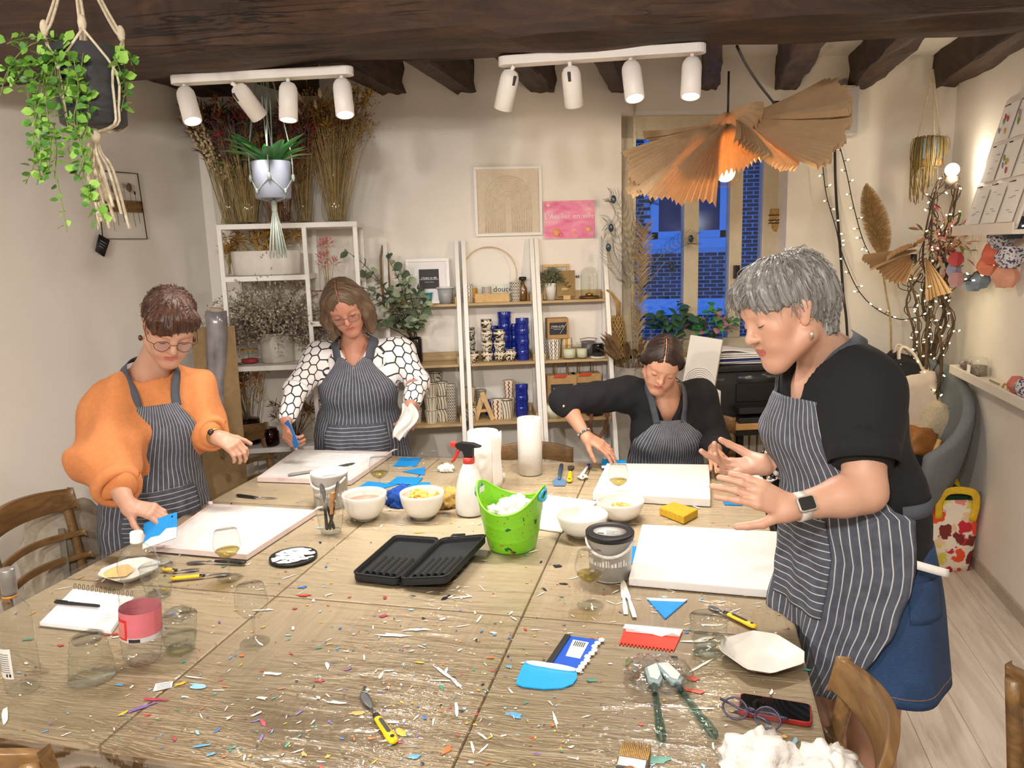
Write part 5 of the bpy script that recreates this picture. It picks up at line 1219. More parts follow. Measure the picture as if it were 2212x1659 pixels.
# top shelf of the hoop ladder
cup('patterned_cup','white trellis patterned cup at one end of the wooden tray',at(1011,0,.05),.031,.105,P_TRE,'straight'); cup('patterned_cup','bold zigzag planter cup at the other end of the wooden tray',at(1114,0,.05),.034,.11,P_ZIG,'taper')
t=thing('wooden_tray','pale wooden tray box in front of the hoop','tray',at(1063,0,.035),A18); q=B(); q.box((-.098,-.026,0),(.098,-.02,.05)); q.box((-.098,.02,0),(.098,.026,.05)); q.box((-.098,-.02,0),(-.092,.02,.05)); q.box((.092,-.02,0),(.098,.02,.05)); q.box((-.09,-.02,0),(.09,.02,.006)); part('tray_box',q,mat('pine'),t,.001)
cup('patterned_cup','small black and white zigzag dish standing in the wooden tray',at(1052,0,.035)+Vector((0,0,.042)),.026,.045,P_ZIG,'straight')
t=thing('word_sign','low white word sign behind the wooden tray','sign',at(1070,0,.085),A18); q=B(); q.box((-.1,-.004,0),(.1,.004,.095)); part('sign_board',q,mat('carton_white'),t); text('printed_word',"douce",.045,mat('print_black'),t,(.045,-.005,.068),(pi/2,0,0))
cup('patterned_cup','ochre cup between the trellis cup and the tray',at(1024,0,.07),.02,.08,mat('ochre_glaze','#c48a2a',.3),'straight')
t=vase('brown_bottle','brown bottle with a black stopper beside the zigzag planter',1130,loff(LZ[0])-.06,LZ[0]+.001,[(0,.002),(.022,0),(.024,.01),(.024,.07),(.01,.095),(.01,.115)],mat('brown_glass','#6b4317',.15,spec=.7),cat='bottle'); q=B(); q.lathe([(0,.115),(.02,.117),(.022,.122),(.022,.135),(0,.137)],20); part('stopper',q,M_BLACKP,t)
p=at(1059,0,.055); q=B(); hc=(p+Vector((0,0,.155))); q.tube([(.158*cos(a),0,.158*sin(a)) for a in np.linspace(0,2*pi,49)],.0028,6,False); solo('wooden_hoop','thin wooden hoop leaning behind the tray','hoop',q,mat('hoop_wood','#d0b27c',.5),hc+WN*.0,A18,None,0,(radians(-10),0,A18))
# top shelf of the first ladder
def framed(name,label,cat,c,w,h,fw,m_fr,m_in,rz=A18,tilt=0,th=.02,mount=None):
 t=thing(name,label,cat,c,rz,rot=(radians(tilt),0,rz))
 for a in ((-w/2,w/2,0,fw),(-w/2,w/2,h-fw,h),(-w/2,-w/2+fw,fw,h-fw),(w/2-fw,w/2,fw,h-fw)):
  q=B(); q.box((a[0],-th,a[2]),(a[1],0,a[3])); part('frame_side',q,m_fr,t,.0015)
 q=B(); q.box((-w/2+fw,-th*.5,fw),(w/2-fw,-.002,h-fw)); part('picture',q,m_in,t); return t
M_MOUNT=mat('mount_white','#e9e7ea',.7,var=.02)
fz=LZ[0]
t=framed('framed_print','white framed print with a black square on its mount','picture',at(927,0,.05),.245,.255,.018,M_SHELFW,M_MOUNT,A18,-7)
q=B(); q.box((-.05,-.0125,.085),(.062,-.010,.195)); bk=part('black_square',q,mat('print_dark','#26232a',.6),t)
M_PW=mat('print_white','#eceaea',.6,var=.02)
text('shop_name',"L'Atelier en ville",.0135,M_PW,bk,(.006,-.0132,.146),(pi/2,0,0),bold=.0002); text('small_print',"CREATION FLORALE",.0055,M_PW,bk,(.006,-.0132,.122),(pi/2,0,0))
q=B(); q.box((-.046,-.0132,.136),(.058,-.0128,.138)); part('printed_rule',q,M_PW,bk)
t=thing('mountain_card','purple mountain panorama card standing behind the white frame','card',at(923,0,.085),A18,rot=(radians(-6),radians(2),A18)); q=B(); q.box((-.095,-.002,0),(.095,.002,.3)); part('card_sheet',q,mat('purple_dusk','#5b5590',.5,var=.45,scale=18),t); text('card_text',"TIROL",.02,M_PW,t,(.04,-.003,.278),(pi/2,0,0))
q=B(); q.lathe([(0,.004),(.024,.0),(.035,.066),(.033,.066),(.023,.006),(0,.006)],28); solo('teal_cup','teal glazed cup in front of the white frame','cup',q,mat('teal_glaze','#2f7f86',.2,var=.2,scale=14,coat=.4),at(923,0,.03))
q=B(); q.lathe([(0,.0),(.038,0),(.044,.085),(.041,.085),(0,.08)],28); t=solo('grey_pot','grey ceramic pot with a flat white lid by the ladder rail','pot',q,mat('grey_ceramic','#9b9ca0',.4),at(963,0,.045)); q=B(); q.lathe([(0,.085),(.05,.086),(.053,.09),(.05,.094),(0,.095)],28); part('lid',q,M_WHITE,t)
q=B(); q.box((-.035,-.004,0),(.035,.004,.19)); solo('cream_card','narrow cream card beside the white frame','card',q,mat('cream_paper','#d8cdae',.8),at(893,0,.08),A18)
# rope strap hung over the first ladder's rail
q=B()
for dx in (-.018,.02):q.tube([(dx*.2,-.035,1.785),(dx,-.05,1.72),(dx*1.1,-.07,1.6),(dx*.8+.006,-.09,1.42)],.007,7)
solo('rope_strap','twisted brown rope strap hanging from the ladder rail above the eucalyptus','strap',q,mat('jute','#8f7350',.95,var=.25,scale=120,bump=.6),bw(-3.36,0,0),A18)
# top shelf of the third ladder
t=framed('framed_photo','wooden framed photo of a pale plant','picture',at(1202,0,.085),.155,.20,.016,mat('pine'),mat('photo_grey','#b9bab8',.5,var=.3,scale=9),A18,-5)
v=vase('white_pot','white tapered pot with a tiny grey-green plant on the third ladder',1190,loff(LZ[0])-.04,LZ[0]+.001,[(0,.004),(.024,0),(.034,.095),(.032,.097),(.03,.09),(0,.088)],mat('matt_white'),cat='pot'); bouquet(v,.088,22,.02,.05,.145,M_STEM,[(1,'tuft',mat('sage','#7c8262',.9,var=.2))],21)
q=B(); q.lathe([(.033,.098),(.0345,.099),(.0345,.102),(.032,.102)],24); part('wavy_rim',q,mat('print_black'),v)
t=thing('kraft_card','brown kraft card with a pressed sprig on a small wooden block','card',at(1224,0,.03),A18); q=B(); q.cbox((0,0,.0125),(.042,.03,.025)); part('block',q,mat('pine'),t,.002); q=B(); q.box((-.056,-.004,.018),(.05,.004,.165)); part('card_sheet',q,mat('kraft_card','#8f774c',.85),t)
q=B(); q.tube([(.012,-.006,.05),(-.006,-.007,.09),(-.02,-.007,.12)],.0012,4)
for s_ in range(5):add_leaf(q,Vector((.006-.006*s_,-.007,.065+.011*s_)),Vector(((-1)**s_*.8,-.1,.7)),.026,.01,RNG)
part('pressed_sprig',q,mat('sprig_brown','#4b3a24',.9),t); q=B(); q.box((-.028,-.0065,.055),(.012,-.005,.067)); part('paper_strip',q,mat('strip_tan','#c0a679',.8),t)
t=thing('word_card','small white card with the letters es beside the glass dome','sign',at(1247,0,.09),A18); q=B(); q.box((-.03,-.003,0),(.02,.003,.15)); part('card_sheet',q,M_SHELFW,t); text('printed_word',"es",.03,mat('print_black'),t,(.002,-.004,.128),(pi/2,0,0),bold=.0008)
v=vase('glass_dome','glass cloche with a lit brass tube on a dark wooden base',1273,loff(LZ[0])-.055,LZ[0]+.001,[(.05,.014),(.05,.13),(.045,.155),(.03,.175),(.01,.184),(0,.185)],M_CLEAR,cat='cloche')
q=B(); q.lathe([(0,0),(.056,0),(.058,.006),(.056,.014),(0,.014)],32); part('wooden_base',q,mat('walnut','#5d3d22',.5),v); q=B(); q.lathe([(0,.014),(.02,.014),(.02,.03),(0,.03)],20,wob=lambda a,z:1+.06*cos(12*a)); part('brass_fitting',q,mat('brass','#c79a3a',.25,.9),v); q=B(); q.tube([(0,0,.03),(0,0,.13)],.008,10); part('glass_tube',q,thin_glass('vase_glass'),v)
# middle and low shelf of the third ladder
t=thing('kraft_box','kraft box with a black printed front standing on the patterned cups','box',at(1204,1,.11)+Vector((0,0,.112)),A18+.06); q=B(); q.box((-.062,-.035,0),(.062,.035,.118)); part('carton',q,mat('kraft_box','#a9865a',.8),t,.002)
def black_front(t,w,z0,z1,y,twig=True):
 q=B(); q.box((-w,y-.001,z0),(w,y,z1)); f=part('black_front',q,mat('print_dark'),t); zc=(z0+z1)/2
 text('shop_name',"L'Atelier en ville",w*.225,M_PW,f,(-w*.05,y-.0015,zc+(z1-z0)*.2),(pi/2,0,0),bold=.0001); q=B(); q.box((-w*.9,y-.0014,zc+.004),(w*.6,y-.001,zc+.0052)); part('printed_rule',q,M_PW,f); text('small_print',"creations florales",w*.12,M_PW,f,(-w*.1,y-.0015,zc-.004),(pi/2,0,0))
 if twig:
  q=B(); q.tube([(.01*w/.05,y-.004,z0+.006),(.03*w/.05,y-.005,zc),(w*1.0,y-.004,z1-.006)],.0013,5); add_leaf(q,Vector((w*.5,y-.005,zc-.014)),Vector((.9,-.1,.25)),.03,.012,RNG); part('pressed_leaf',q,mat('leaf_cream','#cfc8ae',.8),f)
black_front(t,.05,.024,.094,-.0352)
cup('patterned_cup','grey chevron cup at the rail end of the candle shelf',at(1176,1,.09),.028,.105,P_GREY,'straight'); cup('patterned_cup','white trellis cup under the kraft box',at(1197,1,.06),.042,.112,P_TRE,'taper'); cup('patterned_cup','ochre and white cup behind the first candle',at(1224,1,.12),.033,.11,P_OCH,'straight'); cup('patterned_cup','second ochre cup tucked behind the trellis cup',at(1207,1,.16),.03,.110,P_OCH,'straight')
for k,(px,r_c,lbl) in enumerate(((1230,.036,'wider cream candle in a glass on the candle shelf'),(1257,.031,'narrower cream candle in a clip-top glass'))):
 t=thing('jar_candle',lbl,'candle',at(px,1,.045),A18); q=B(); q.lathe([(0,.003),(r_c,0),(r_c*1.02,.01),(r_c*1.02,.072),(r_c*.95,.078)],26); part('glass_jar',q,M_CLEAR,t); q=B(); q.lathe([(0,.004),(r_c*.97,.005),(r_c*.97,.055),(0,.054)],26); part('wax',q,mat('cream_wax','#d8dcc4',.5),t); q=B(); q.tube([(0,0,.053),(.001,0,.064)],.001,5); part('wick',q,M_BLACKP,t)
 if k:q=B(); q.lathe([(r_c,.078),(r_c*1.05,.08),(r_c,.09),(0,.091)],26); part('glass_lid',q,M_CLEAR,t)
t=thing('grey_mug','dark grey enamel mug with a wire handle behind the black candle','mug',at(1271,1,.13),A18); q=B(); q.lathe([(0,.0),(.04,0),(.042,.085),(.039,.085),(0,.01)],28); part('mug_wall',q,mat('enamel_grey','#5d5c5c',.35),t); q=B(); q.tube([(-.04,0,.08),(-.05,-.01,.1),(0,-.02,.108),(.05,-.01,.1),(.04,0,.08)],.002,6); part('wire_handle',q,mat('wire_black'),t)
t=thing('black_candle','black glass candle jar on a white coaster','candle',at(1292,1,.045),A18); q=B(); q.lathe([(0,0),(.046,0),(.047,.008),(0,.008)],28); part('coaster',q,M_WHITE,t); q=B(); q.lathe([(0,.008),(.032,.008),(.034,.07),(.031,.082),(0,.08)],28); part('glass_jar',q,mat('black_gloss','#141214',.12),t)
for k,(px,bk,lbl) in enumerate(((1213,.12,'kraft paper bag with twisted handles and a black printed front'),(1265,.14,'second kraft paper bag half hidden by the black sleeve'))):
 t=thing('paper_bag',lbl,'bag',at(px,2,bk),A18+.05*k,'kraft paper bags'); q=B(); q.box((-.085,-.045,0),(.085,.045,.235)); part('bag_body',q,mat('kraft_box'),t,.003)
 for y in (-.03,.03):q=B(); q.tube([(-.04,y,.23),(-.04,y,.27),(-.025,y,.315),(.025,y,.315),(.04,y,.27),(.04,y,.23)],.0028,6); part('twist_handle',q,mat('twist_brown','#6d5030',.9),t)
 q=B(); q.prism([(-.05,0),(.02,0),(.028,.012),(-.04,.016)],0,.003); o=part('red_tag',q,mat('tag_red','#c2391f',.6),t,0,(0,-.05,.225),(pi/2,0,0))
 black_front(t,.065,.10,.185,-.0455,k==0)
t=thing('candle_bowl','pale candle bowl on the lowest shelf under the black sleeve','candle',at(1197,2,.06),A18); q=B(); q.lathe([(0,.0),(.05,0),(.065,.04),(.06,.075),(.055,.075),(0,.06)],28); part('bowl_wall',q,mat('cream_wax'),t)
q=B(); q.lathe([(0,0),(.05,0),(.055,.09),(.05,.095),(0,.09)],26); solo('black_pot','black round pot beside the leather handles','pot',q,mat('black_gloss'),at(1285,2,.07))
t=thing('leather_straps','looped brown leather bag handles hanging below the lowest shelf','strap',at(1292,2,.01),A18)
for dy in (0,.03):q=B(); q.tube([(-.04,-dy-.01,.03),(-.055,-dy-.02,-.03),(-.04,-dy-.02,-.09),(.0,-dy-.02,-.11),(.035,-dy-.02,-.06),(.045,-dy-.015,.0),(.04,-dy-.01,.04)],.007,8); part('leather_loop',q,mat('brown_leather','#6b3f26',.5),t)
# string net bag on the third ladder
t=thing('net_bag','tan crocheted string bag hanging from the ladder end','bag',bw(-2.075,.10,1.50),A18); M_STR=mat('tan_string','#a98a55',.9,var=.2,scale=100)
for s_ in range(3):q=B(); q.tube([(-.03,-.01*s_,.0),(-.005,-.02-.01*s_,-.015),(.03+.01*s_,-.01,-.08),(.035+.006*s_,0,-.16)],.006,7); part('handle',q,M_STR,t)
q=B(); NR,NC=22,12
def npt(i,j,ph):z=-.15-.42*i/NR; a=2*pi*(j+ph)/NC; rr=.028+.016*sin(min(1,i/6)*pi/2)+.006*(i/NR); return (.035+rr*cos(a),rr*.8*sin(a),z)
for i in range(NR):
 for j in range(NC):
  q.tube([npt(i,j,.5*(i%2)),npt(i+1,j,.5*((i+1)%2))],.0032,4,False); q.tube([npt(i,j,.5*(i%2)),npt(i+1,j+(1 if i%2 else -1),.5*((i+1)%2))],.0032,4,False)
part('netting',q,M_STR,t,kind='stuff'); q=B(); q.lathe([(.02,-.16),(.034,-.3),(.038,-.5),(.03,-.565),(0,-.57)],14,(.035,0,0)); part('inner_cloth',q,mat('tan_cloth','#7d6338',.9),t)
# pictures on the wall
c=bw((-2.838-2.455)/2,.002,1.82); t=framed('arch_picture','white framed relief picture of concentric arches','picture',c,.385,.385,.016,M_SHELFW,mat('sand_relief','#d7cab6',.9,var=.06,scale=60,bump=.3),A18,0,.022)
for k in range(9):
 r=.022+k*.0135; q=B(); q.tube([(r,-.012,.02),(r,-.012,.2)]+[(r*cos(a),-.012,.2+r*sin(a)) for a in np.linspace(.2,pi-.2,13)]+[(-r,-.012,.2),(-r,-.012,.02)],.0036,6); part('arch_ridge',q,mat('sand_ridge','#dccfbb',.9),t)
t=thing('pink_sign','pink shop sign with white handwritten lettering','sign',bw((-2.446-2.149)/2,.004,1.797),A18)
q=B(); q.box((-.148,-.008,0),(.148,0,.212))
m_=NT('pink_wash'); n_=m_.noise(m_.coord('Object',(3,1,7)),2.2,4,.6,.5); m_.col(m_.ramp(n_,[(.3,'#d9548f'),(.5,'#ea86ad'),(.7,'#f2b6c4')])); m_.set(Roughness=.5); part('sign_board',q,m_.m,t,.002)
q=B(); q.box((-.150,-.009,-.002),(.150,-.0005,0)); q.box((-.150,-.009,.212),(.150,-.0005,.214)); q.box((-.15,-.009,0),(-.148,0,.212)); q.box((.148,-.009,0),(.15,0,.212)); part('sign_edge',q,M_SHELFW,t)
text('lettering',"L'Atelier en ville",.044,M_PW,t,(0,-.0085,.125),(pi/2,0,0),align='CENTER',bold=-.0004)
for x,z,r,cc in ((-.075,.035,.026,'#f3a27c'),(-.05,.02,.014,'#ee7fa0'),(.11,.05,.018,'#f0b38c'),(-.12,.19,.012,'#f6c6b0'),(.03,.03,.01,'#f3a27c')):
 q=B(); q.lathe([(0,0),(r,0),(r,.0006),(0,.0006)],20); part('painted_dot',q,mat('dot_'+cc[1:],cc,.6),t,0,(x,-.008,z),(pi/2,0,0))
 # loudspeaker
u0,z0=bp(1772,195); q=B(); q.prism([(0,0),(.0,-.11),(.03,-.135),(.145,-.135),(.185,-.11),(.185,0)][::-1],0,.27); t=solo('loudspeaker','white wall loudspeaker next to the window','speaker',q,mat('speaker_white','#cfcac6',.5),bw(-.835,0,2.325),A18,None,.006)
q=B(); q.box((.01,-.138,.012),(.165,-.134,.258)); part('grille',q,mat('grille_grey','#b4b2b4',.8,scale=200),t); q=B(); q.tube([(.02,-.02,.27),(-.02,-.01,.29),(-.05,0,.24),(-.08,.0,.22)],.003,6); part('cable',q,M_BLACKP,t)
# socket plate on the wall behind the flax
q=B(); q.box((-.05,-.008,0),(.05,0,.12)); solo('wall_panel','small white panel on the wall behind the flax bouquet','panel',q,M_SHELFW,bw(-3.40,0,2.32),A18,None,.002)
# eucalyptus on the first ladder's middle shelf
p=at(897,1,.09); t=thing('eucalyptus','leafy eucalyptus branches in a black vase behind the woman in the patterned blouse','plant',p,0)
q=B(); q.lathe([(0,0),(.04,0),(.045,.02),(.045,.14),(.038,.15),(.036,.14),(0,.1)],28); part('vase',q,mat('black_gloss'),t)
st=B(); lm=[leaf_mesh('leaf',L,W,mat(n_,c_,.6,var=.25,scale=30),.2,.25,4) for L,W,n_,c_ in ((.06,.045,'euc_dark','#56684f'),(.055,.04,'euc_mid','#77876b'),(.05,.042,'euc_pale','#a3b190'))]
r_=random.Random(31); nl=0
for tx,ty,dep in ((752,545,.22),(790,590,.2),(838,560,.16),(880,610,.2),(905,625,.12),(920,650,.22),(850,640,.3),(800,640,.28),(895,700,.2),(690,665,.38),(830,690,.28),(865,585,.26),(905,690,.3),(780,620,.3)):
 e=bpw(tx,ty,dep)-p; s0=Vector((r_.gauss(0,.01),r_.gauss(0,.01),.12)); mid=(s0+e)/2+Vector((0,0,.12 if ty<640 else .06)); mid.x=mid.x*.75+s0.x*.25
 pts=[s0*(1-f)**2+mid*2*f*(1-f)+e*f*f for f in np.linspace(0,1,10)]; st.tube(pts,[.0035-.0022*k/9 for k in range(10)],5)
 for i in range(3,10):
  for side in (-1,1):
   d=(pts[i]-pts[i-1]).normalized(); o=d.cross(Vector((r_.gauss(0,.5),r_.gauss(0,.5),1))).normalized()*side
   lf=link('leaf',lm[2 if r_.random()<.3 else (0 if r_.random()<.6 else 1)],t); mm=Matrix.Translation(pts[i])@frame_to(o+d*.5,(r_.gauss(0,.6),r_.gauss(-.5,.4),1),r_.gauss(0,.5)); lf.matrix_basis=mm@Matrix.Scale(r_.uniform(.7,1.2),4)
part('stems',st,mat('euc_stem','#5b4b38',.8),t)
# ================================================================ WINDOW CORNER, RIGHT WALL, THINGS THAT HANG
def gtube(pts,n=24):
 """smooth curve through points (Catmull-Rom)"""
 P=[Vector(p) for p in pts]; P=[P[0]*2-P[1]]+P+[P[-1]*2-P[-2]]; out=[]
 seg=len(P)-3; per=max(2,n//seg)
 for i in range(seg):
  a,b_,c,d=P[i:i+4]
  for k in range(per):
   t=k/per; out.append(.5*((2*b_)+(c-a)*t+(2*a-5*b_+4*c-d)*t*t+(3*b_-a-3*c+d)*t**3))
 out.append(P[-2]); return out
M_CABLE=mat('black_cable','#171413',.5)
# pendant of pleated paper fans
def paper_mat():
 t=NT('kraft_paper'); n=t.noise(t.coord('Object'),26,6,.7); n2=t.noise(t.coord('Object'),5,3)
 c=t.mix(n2,t.ramp(n,[(.3,'#d3b68d'),(.7,'#e8d0aa')]),'#dbbf98'); df=t.new('ShaderNodeBsdfDiffuse'); tl=t.new('ShaderNodeBsdfTranslucent')
 t.l(c,df.inputs[0]); t.l(t.mix(.15,c,'#e0a560'),tl.inputs[0]); mx=t.new('ShaderNodeMixShader'); mx.inputs[0].default_value=.42; t.l(df.outputs[0],mx.inputs[1]); t.l(tl.outputs[0],mx.inputs[2])
 b=t.new('ShaderNodeBump'); b.inputs['Strength'].default_value=.4; b.inputs['Distance'].default_value=.004; t.l(n,b.inputs['Height']); t.l(b.outputs[0],df.inputs['Normal'])
 t.l(mx.outputs[0],t.out.inputs['Surface']); return t.m
M_KP=paper_mat()
H=dp(1572,268,3.2); t=thing('paper_pendant','pendant lamp of large pleated brown paper fans around a clear globe bulb','pendant lamp',H)
def fan(par,apex,d,tan_,R,half,seed,pleats=22,m_=None,name='paper_fan',curl=.06):
 r=random.Random(seed); d=Vector(d).normalized(); tn=Vector(tan_); tn=(tn-d*tn.dot(d)).normalized(); nn=d.cross(tn); A=Vector(apex); q=B(); n=pleats*2
 rad=[R*(1+.03*sin(i*.55+seed)+r.uniform(-.012,.012)) for i in range(n+1)]
 def f(u,v):
  i=round(u*n); a=radians(half)*(2*u-1); z=((i%2)-.5)*.026*(.2+v)+.012*sin(u*7+seed)*v
  rr=rad[i]*v+.012; return A+(d*cos(a)+tn*sin(a))*rr+nn*(z-curl*(v*v)*(1-.4*(2*u-1)**2)+.05*v*sin((2*u-1)*1.3))
 q.smooth=False; q.grid(f,n,7); return part(name,q,m_ or M_KP,par,solid=.0006)
fan(t,(-.03,.02,.0),(-.92,.05,-.42),(.1,-.8,-.62),.44,32,1)
fan(t,(-.02,-.03,.0),(-.72,-.42,-.62),(.62,-.45,-.62),.40,40,2)
fan(t,(.0,-.05,.0),(-.12,-.68,-.66),(1,.02,-.05),.255,42,3)
fan(t,(.05,.03,.03),(.97,.08,.03),(.1,-.95,-.22),.41,27,4)
fan(t,(.04,-.01,.0),(.92,-.15,-.25),(.1,-.75,-.6),.41,30,5)
fan(t,(.03,-.03,.01),(.56,-.62,-.48),(.75,.25,-.6),.30,38,6)
fan(t,(-.02,.03,.02),(-.35,.6,-.35),(1,.3,0),.33,45,7)
fan(t,(.0,.0,.05),(.1,-.3,-.2),(1,0,0),.13,80,8,14)
q=B(); q.tube([(0,0,.03),(0,0,-.07)],.022,16); part('socket',q,M_CABLE,t)
gc=dp(1567,372,3.2)-H
q=B(); q.ball(gc,.064,28,18); part('globe_bulb',q,thin_glass('bulb_glass','#fbf4ea',.12,.02,.9),t); q=B(); q.tube([(0,0,-.07),gc+Vector((0,0,.062))],[.014,.013],12); part('bulb_cap',q,mat('brass'),t)
q=B(); q.tube([gc+Vector((.012*cos(a),.012*sin(a),.03*cos(a*3)+.01)) for a in np.linspace(0,6,20)],.0016,5); part('filament',q,emit('filament','#ffcf8a',60),t)
point_lamp('pendant_light',H+gc,24,(1,.80,.55),.05)
q=B(); q.tube([(0,0,.03),Vector((0,0,2.44-H.z))],.0045,8); part('cable',q,M_CABLE,t)
pts=[dp(1592,100,3.05),dp(1612,140,3.3),dp(1638,180,3.6),dp(1660,208,3.8),dp(1676,228,3.9)]
q=B(); q.tube(gtube(pts,20),.006,7); q.tube([pts[-1]+Vector((0,0,.02)),pts[-1]-Vector((0,0,.03))],.018,12); solo('hanging_cable','black cable with an empty lamp socket swagged behind the paper pendant','cable',q,M_CABLE)
# trailing plant in a dark pot hung near the camera
HP=dp(195,190,2.12); t=thing('hanging_plant','trailing round-leaved plant in a dark pot slung in cream macrame cords','plant',HP)
q=B(); q.lathe([(0,-.098),(.078,-.1),(.084,-.095),(.092,.10),(.088,.102),(.084,.09),(0,.08)],40); part('pot',q,mat('slate_pot','#3a3b40',.6,var=.06),t)
M_COT=mat('cotton_cord','#ddd0b8',.95,var=.15,scale=90,bump=.6)
q=B(); hk=dp(150,-160,2.12)-HP
for k,a in enumerate((.5,2.3,3.9,5.4)):
 r0=.096; e=Vector((r0*cos(a),r0*sin(a),.13)); kn=e*.62+hk*.12
 for j in range(3):
  o=Vector((.004*cos(j*2.1),.004*sin(j*2.1),0)); q.tube(gtube([hk+o*.3,hk*.5+e*.42+o,e*.8+Vector((0,0,.06))+o*1.6,e+o],14),.0036,6)
 q.ball(e*.96+Vector((0,0,.02)),(.011,.011,.022),8,6)
 a2,a3=a-.75,a+.75
 for b_ in (a2,a3):q.tube(gtube([e,Vector((.1*cos(b_),.1*sin(b_),.03)),Vector((.094*cos(b_),.094*sin(b_),-.06)),Vector((.083*cos(b_),.083*sin(b_),-.103)),Vector((0,0,-.118))],14),.0036,6)
q.ball((0,0,-.125),(.014,.014,.022),8,6)
tl=dp(160,300,2.1)-HP
for k in range(14):
 a=k*.45; w=.012+.01*(k%3); L=.08+.08*((k*7)%5)/4
 q.tube(gtube([(0,0,-.12),(w*.6*cos(a)-.012,w*.6*sin(a),-.17),(w*cos(a)-.008+.012*sin(k),w*sin(a),-.22),(1.6*w*cos(a)+.01,1.6*w*sin(a),-.22-L)],12),[.004]*12+[.0062],6) if False else q.tube(gtube([(0,0,-.12),(w*.6*cos(a)-.012,w*.6*sin(a),-.17),(w*cos(a)-.008+.012*sin(k),w*sin(a),-.22),(1.6*w*cos(a)+.01,1.6*w*sin(a),-.22-L)],12),.0042,6)
part('macrame_hanger',q,M_COT,t)
r_=random.Random(77); st=B(); LM=[leaf_mesh('leaf',L,L*.9,mat(n_,c_,.45,var=.2,scale=40),.15,.2,3) for L,n_,c_ in ((.026,'vine_mid','#6fa63c'),(.022,'vine_dark','#4d8433'),(.028,'vine_light','#93c455'))]
VINES=[[(150,95),(120,88),(70,95),(30,130),(10,180)],[(140,110),(95,150),(75,250),(90,330),(80,400)],[(130,120),(100,200),(110,300),(105,370)],[(120,130),(62,190),(80,250),(120,300),(118,385)],[(150,120),(140,200),(95,220),(85,320),(55,398)],[(160,130),(170,200),(160,260),(180,340),(170,380)],[(170,120),(188,180),(190,260),(175,300)],[(180,115),(165,230),(175,330),(185,400),(215,495)],[(120,140),(118,260),(115,330),(130,420),(145,500)],[(110,130),(75,140),(20,150),(0,210)],[(245,115),(262,160),(270,190),(262,240)],[(235,118),(260,130),(278,118),(285,140)],[(140,95),(90,80),(40,85),(15,95)],[(125,150),(135,220),(150,290),(150,350),(200,420),(225,480)],[(100,150),(85,220),(72,290),(85,370),(95,385)],[(150,110),(110,118),(60,140),(40,160),(30,185)]]
for vi,v in enumerate(VINES):
 dep=2.12-.09-.03*(vi%3) if v[0][0]<230 else 2.1; pts=gtube([dp(x,y,dep+.02*sin(i*2+vi)) for i,(x,y) in enumerate(v)],26); st.tube([p-HP for p in pts],.0014,5)
 for i in range(1,len(pts)-1,1 if vi%4 else 2):
  for sd in ((-1,1) if r_.random()<.72 else (r_.choice((-1,1)),)):
   d=(pts[i+1]-pts[i-1]).normalized(); o=Vector((r_.gauss(0,1),r_.gauss(-.4,.8),r_.gauss(.2,.5))).normalized()
   lf=link('leaf',r_.choice(LM),t); lf.matrix_basis=Matrix.Translation(pts[i]-HP+o*.006)@frame_to(o,(r_.gauss(0,.5),-1,.8),r_.gauss(0,.6))@Matrix.Scale(r_.uniform(.55,1.12)*(1.35 if i<6 else 1),4)
part('vine_stems',st,mat('vine_stem','#7a8a46',.7),t)
# grey pot in a sage macrame hanger with a tassel
HP2=dp(588,390,3.12); t=thing('hanging_plant','blade-leaved green plant in a grey pot slung in sage macrame with a long tassel','plant',HP2)
q=B(); q.lathe([(0,-.068),(.066,-.072),(.07,-.068),(.078,.072),(.074,.074),(.07,.06),(0,.055)],36); part('pot',q,mat('blue_grey_pot','#8b90a0',.6,var=.04),t)
M_SAGE=mat('sage_cord','#8f9a92',.95,var=.15,scale=90,bump=.5); q=B(); top=dp(570,150,3.12)-HP2; top.z=2.605-HP2.z
for k in range(4):
 a=k*pi/2+.4; up_=Vector((.08*cos(a),.08*sin(a),.09)); kn=Vector((.083*cos(a),.083*sin(a),.01))
 for j in (-1,1):q.tube(gtube([top+Vector((.006*j,0,0)),top*.55+up_*.5+Vector((.01*j*cos(a+1.57),.01*j*sin(a+1.57),0)),up_+Vector((0,0,.03)),kn],14),.0024,5)
 q.ball(kn,(.008,.008,.016),8,6)
 for s_ in (-1,1):
  b_=a+s_*pi/4; q.tube([kn,Vector((.078*cos(b_),.078*sin(b_),-.045)),Vector((.068*cos(b_),.068*sin(b_),-.074)),Vector((0,0,-.085))],.0024,5)
 q.ball((.078*cos(a+pi/4),.078*sin(a+pi/4),-.045),(.006,.006,.012),6,5)
q.ball((0,0,-.09),(.012,.012,.02),8,6); part('macrame_hanger',q,M_SAGE,t)
q=B()
for k in range(44):
 a=k*2.4; r=.006+.02*sqrt((k%22)/22); q.tube([(0.004*cos(a),.004*sin(a),-.1),(r*.7*cos(a),r*.7*sin(a),-.17),(r*1.5*cos(a),r*1.5*sin(a),-.3-.012*sin(k*1.7))],.0022,5)
q.tube([(0,0,-.098),(0,0,-.125)],.011,10); part('tassel',q,mat('pale_sage','#b4beb6',.95,var=.12,scale=90),t)
LB=[leaf_mesh('leaf',.17,.042,mat('blade_green','#3f7a3c',.4,var=.25,scale=16),.35,.55,6),leaf_mesh('leaf',.13,.045,mat('blade_pale','#8fb37a',.4,var=.35,scale=16),.35,.5,6)]
for k in range(34):
 a=RNG.uniform(0,6.28); d=Vector((cos(a)*.8,sin(a)*.8,RNG.uniform(.7,2.6))); lf=link('leaf',LB[0 if RNG.random()<.75 else 1],t); lf.matrix_basis=Matrix.Translation((.03*cos(a),.03*sin(a),.055))@frame_to(d,(0,0,1),RNG.gauss(0,.3))@Matrix.Scale(RNG.uniform(.6,1.0),4)
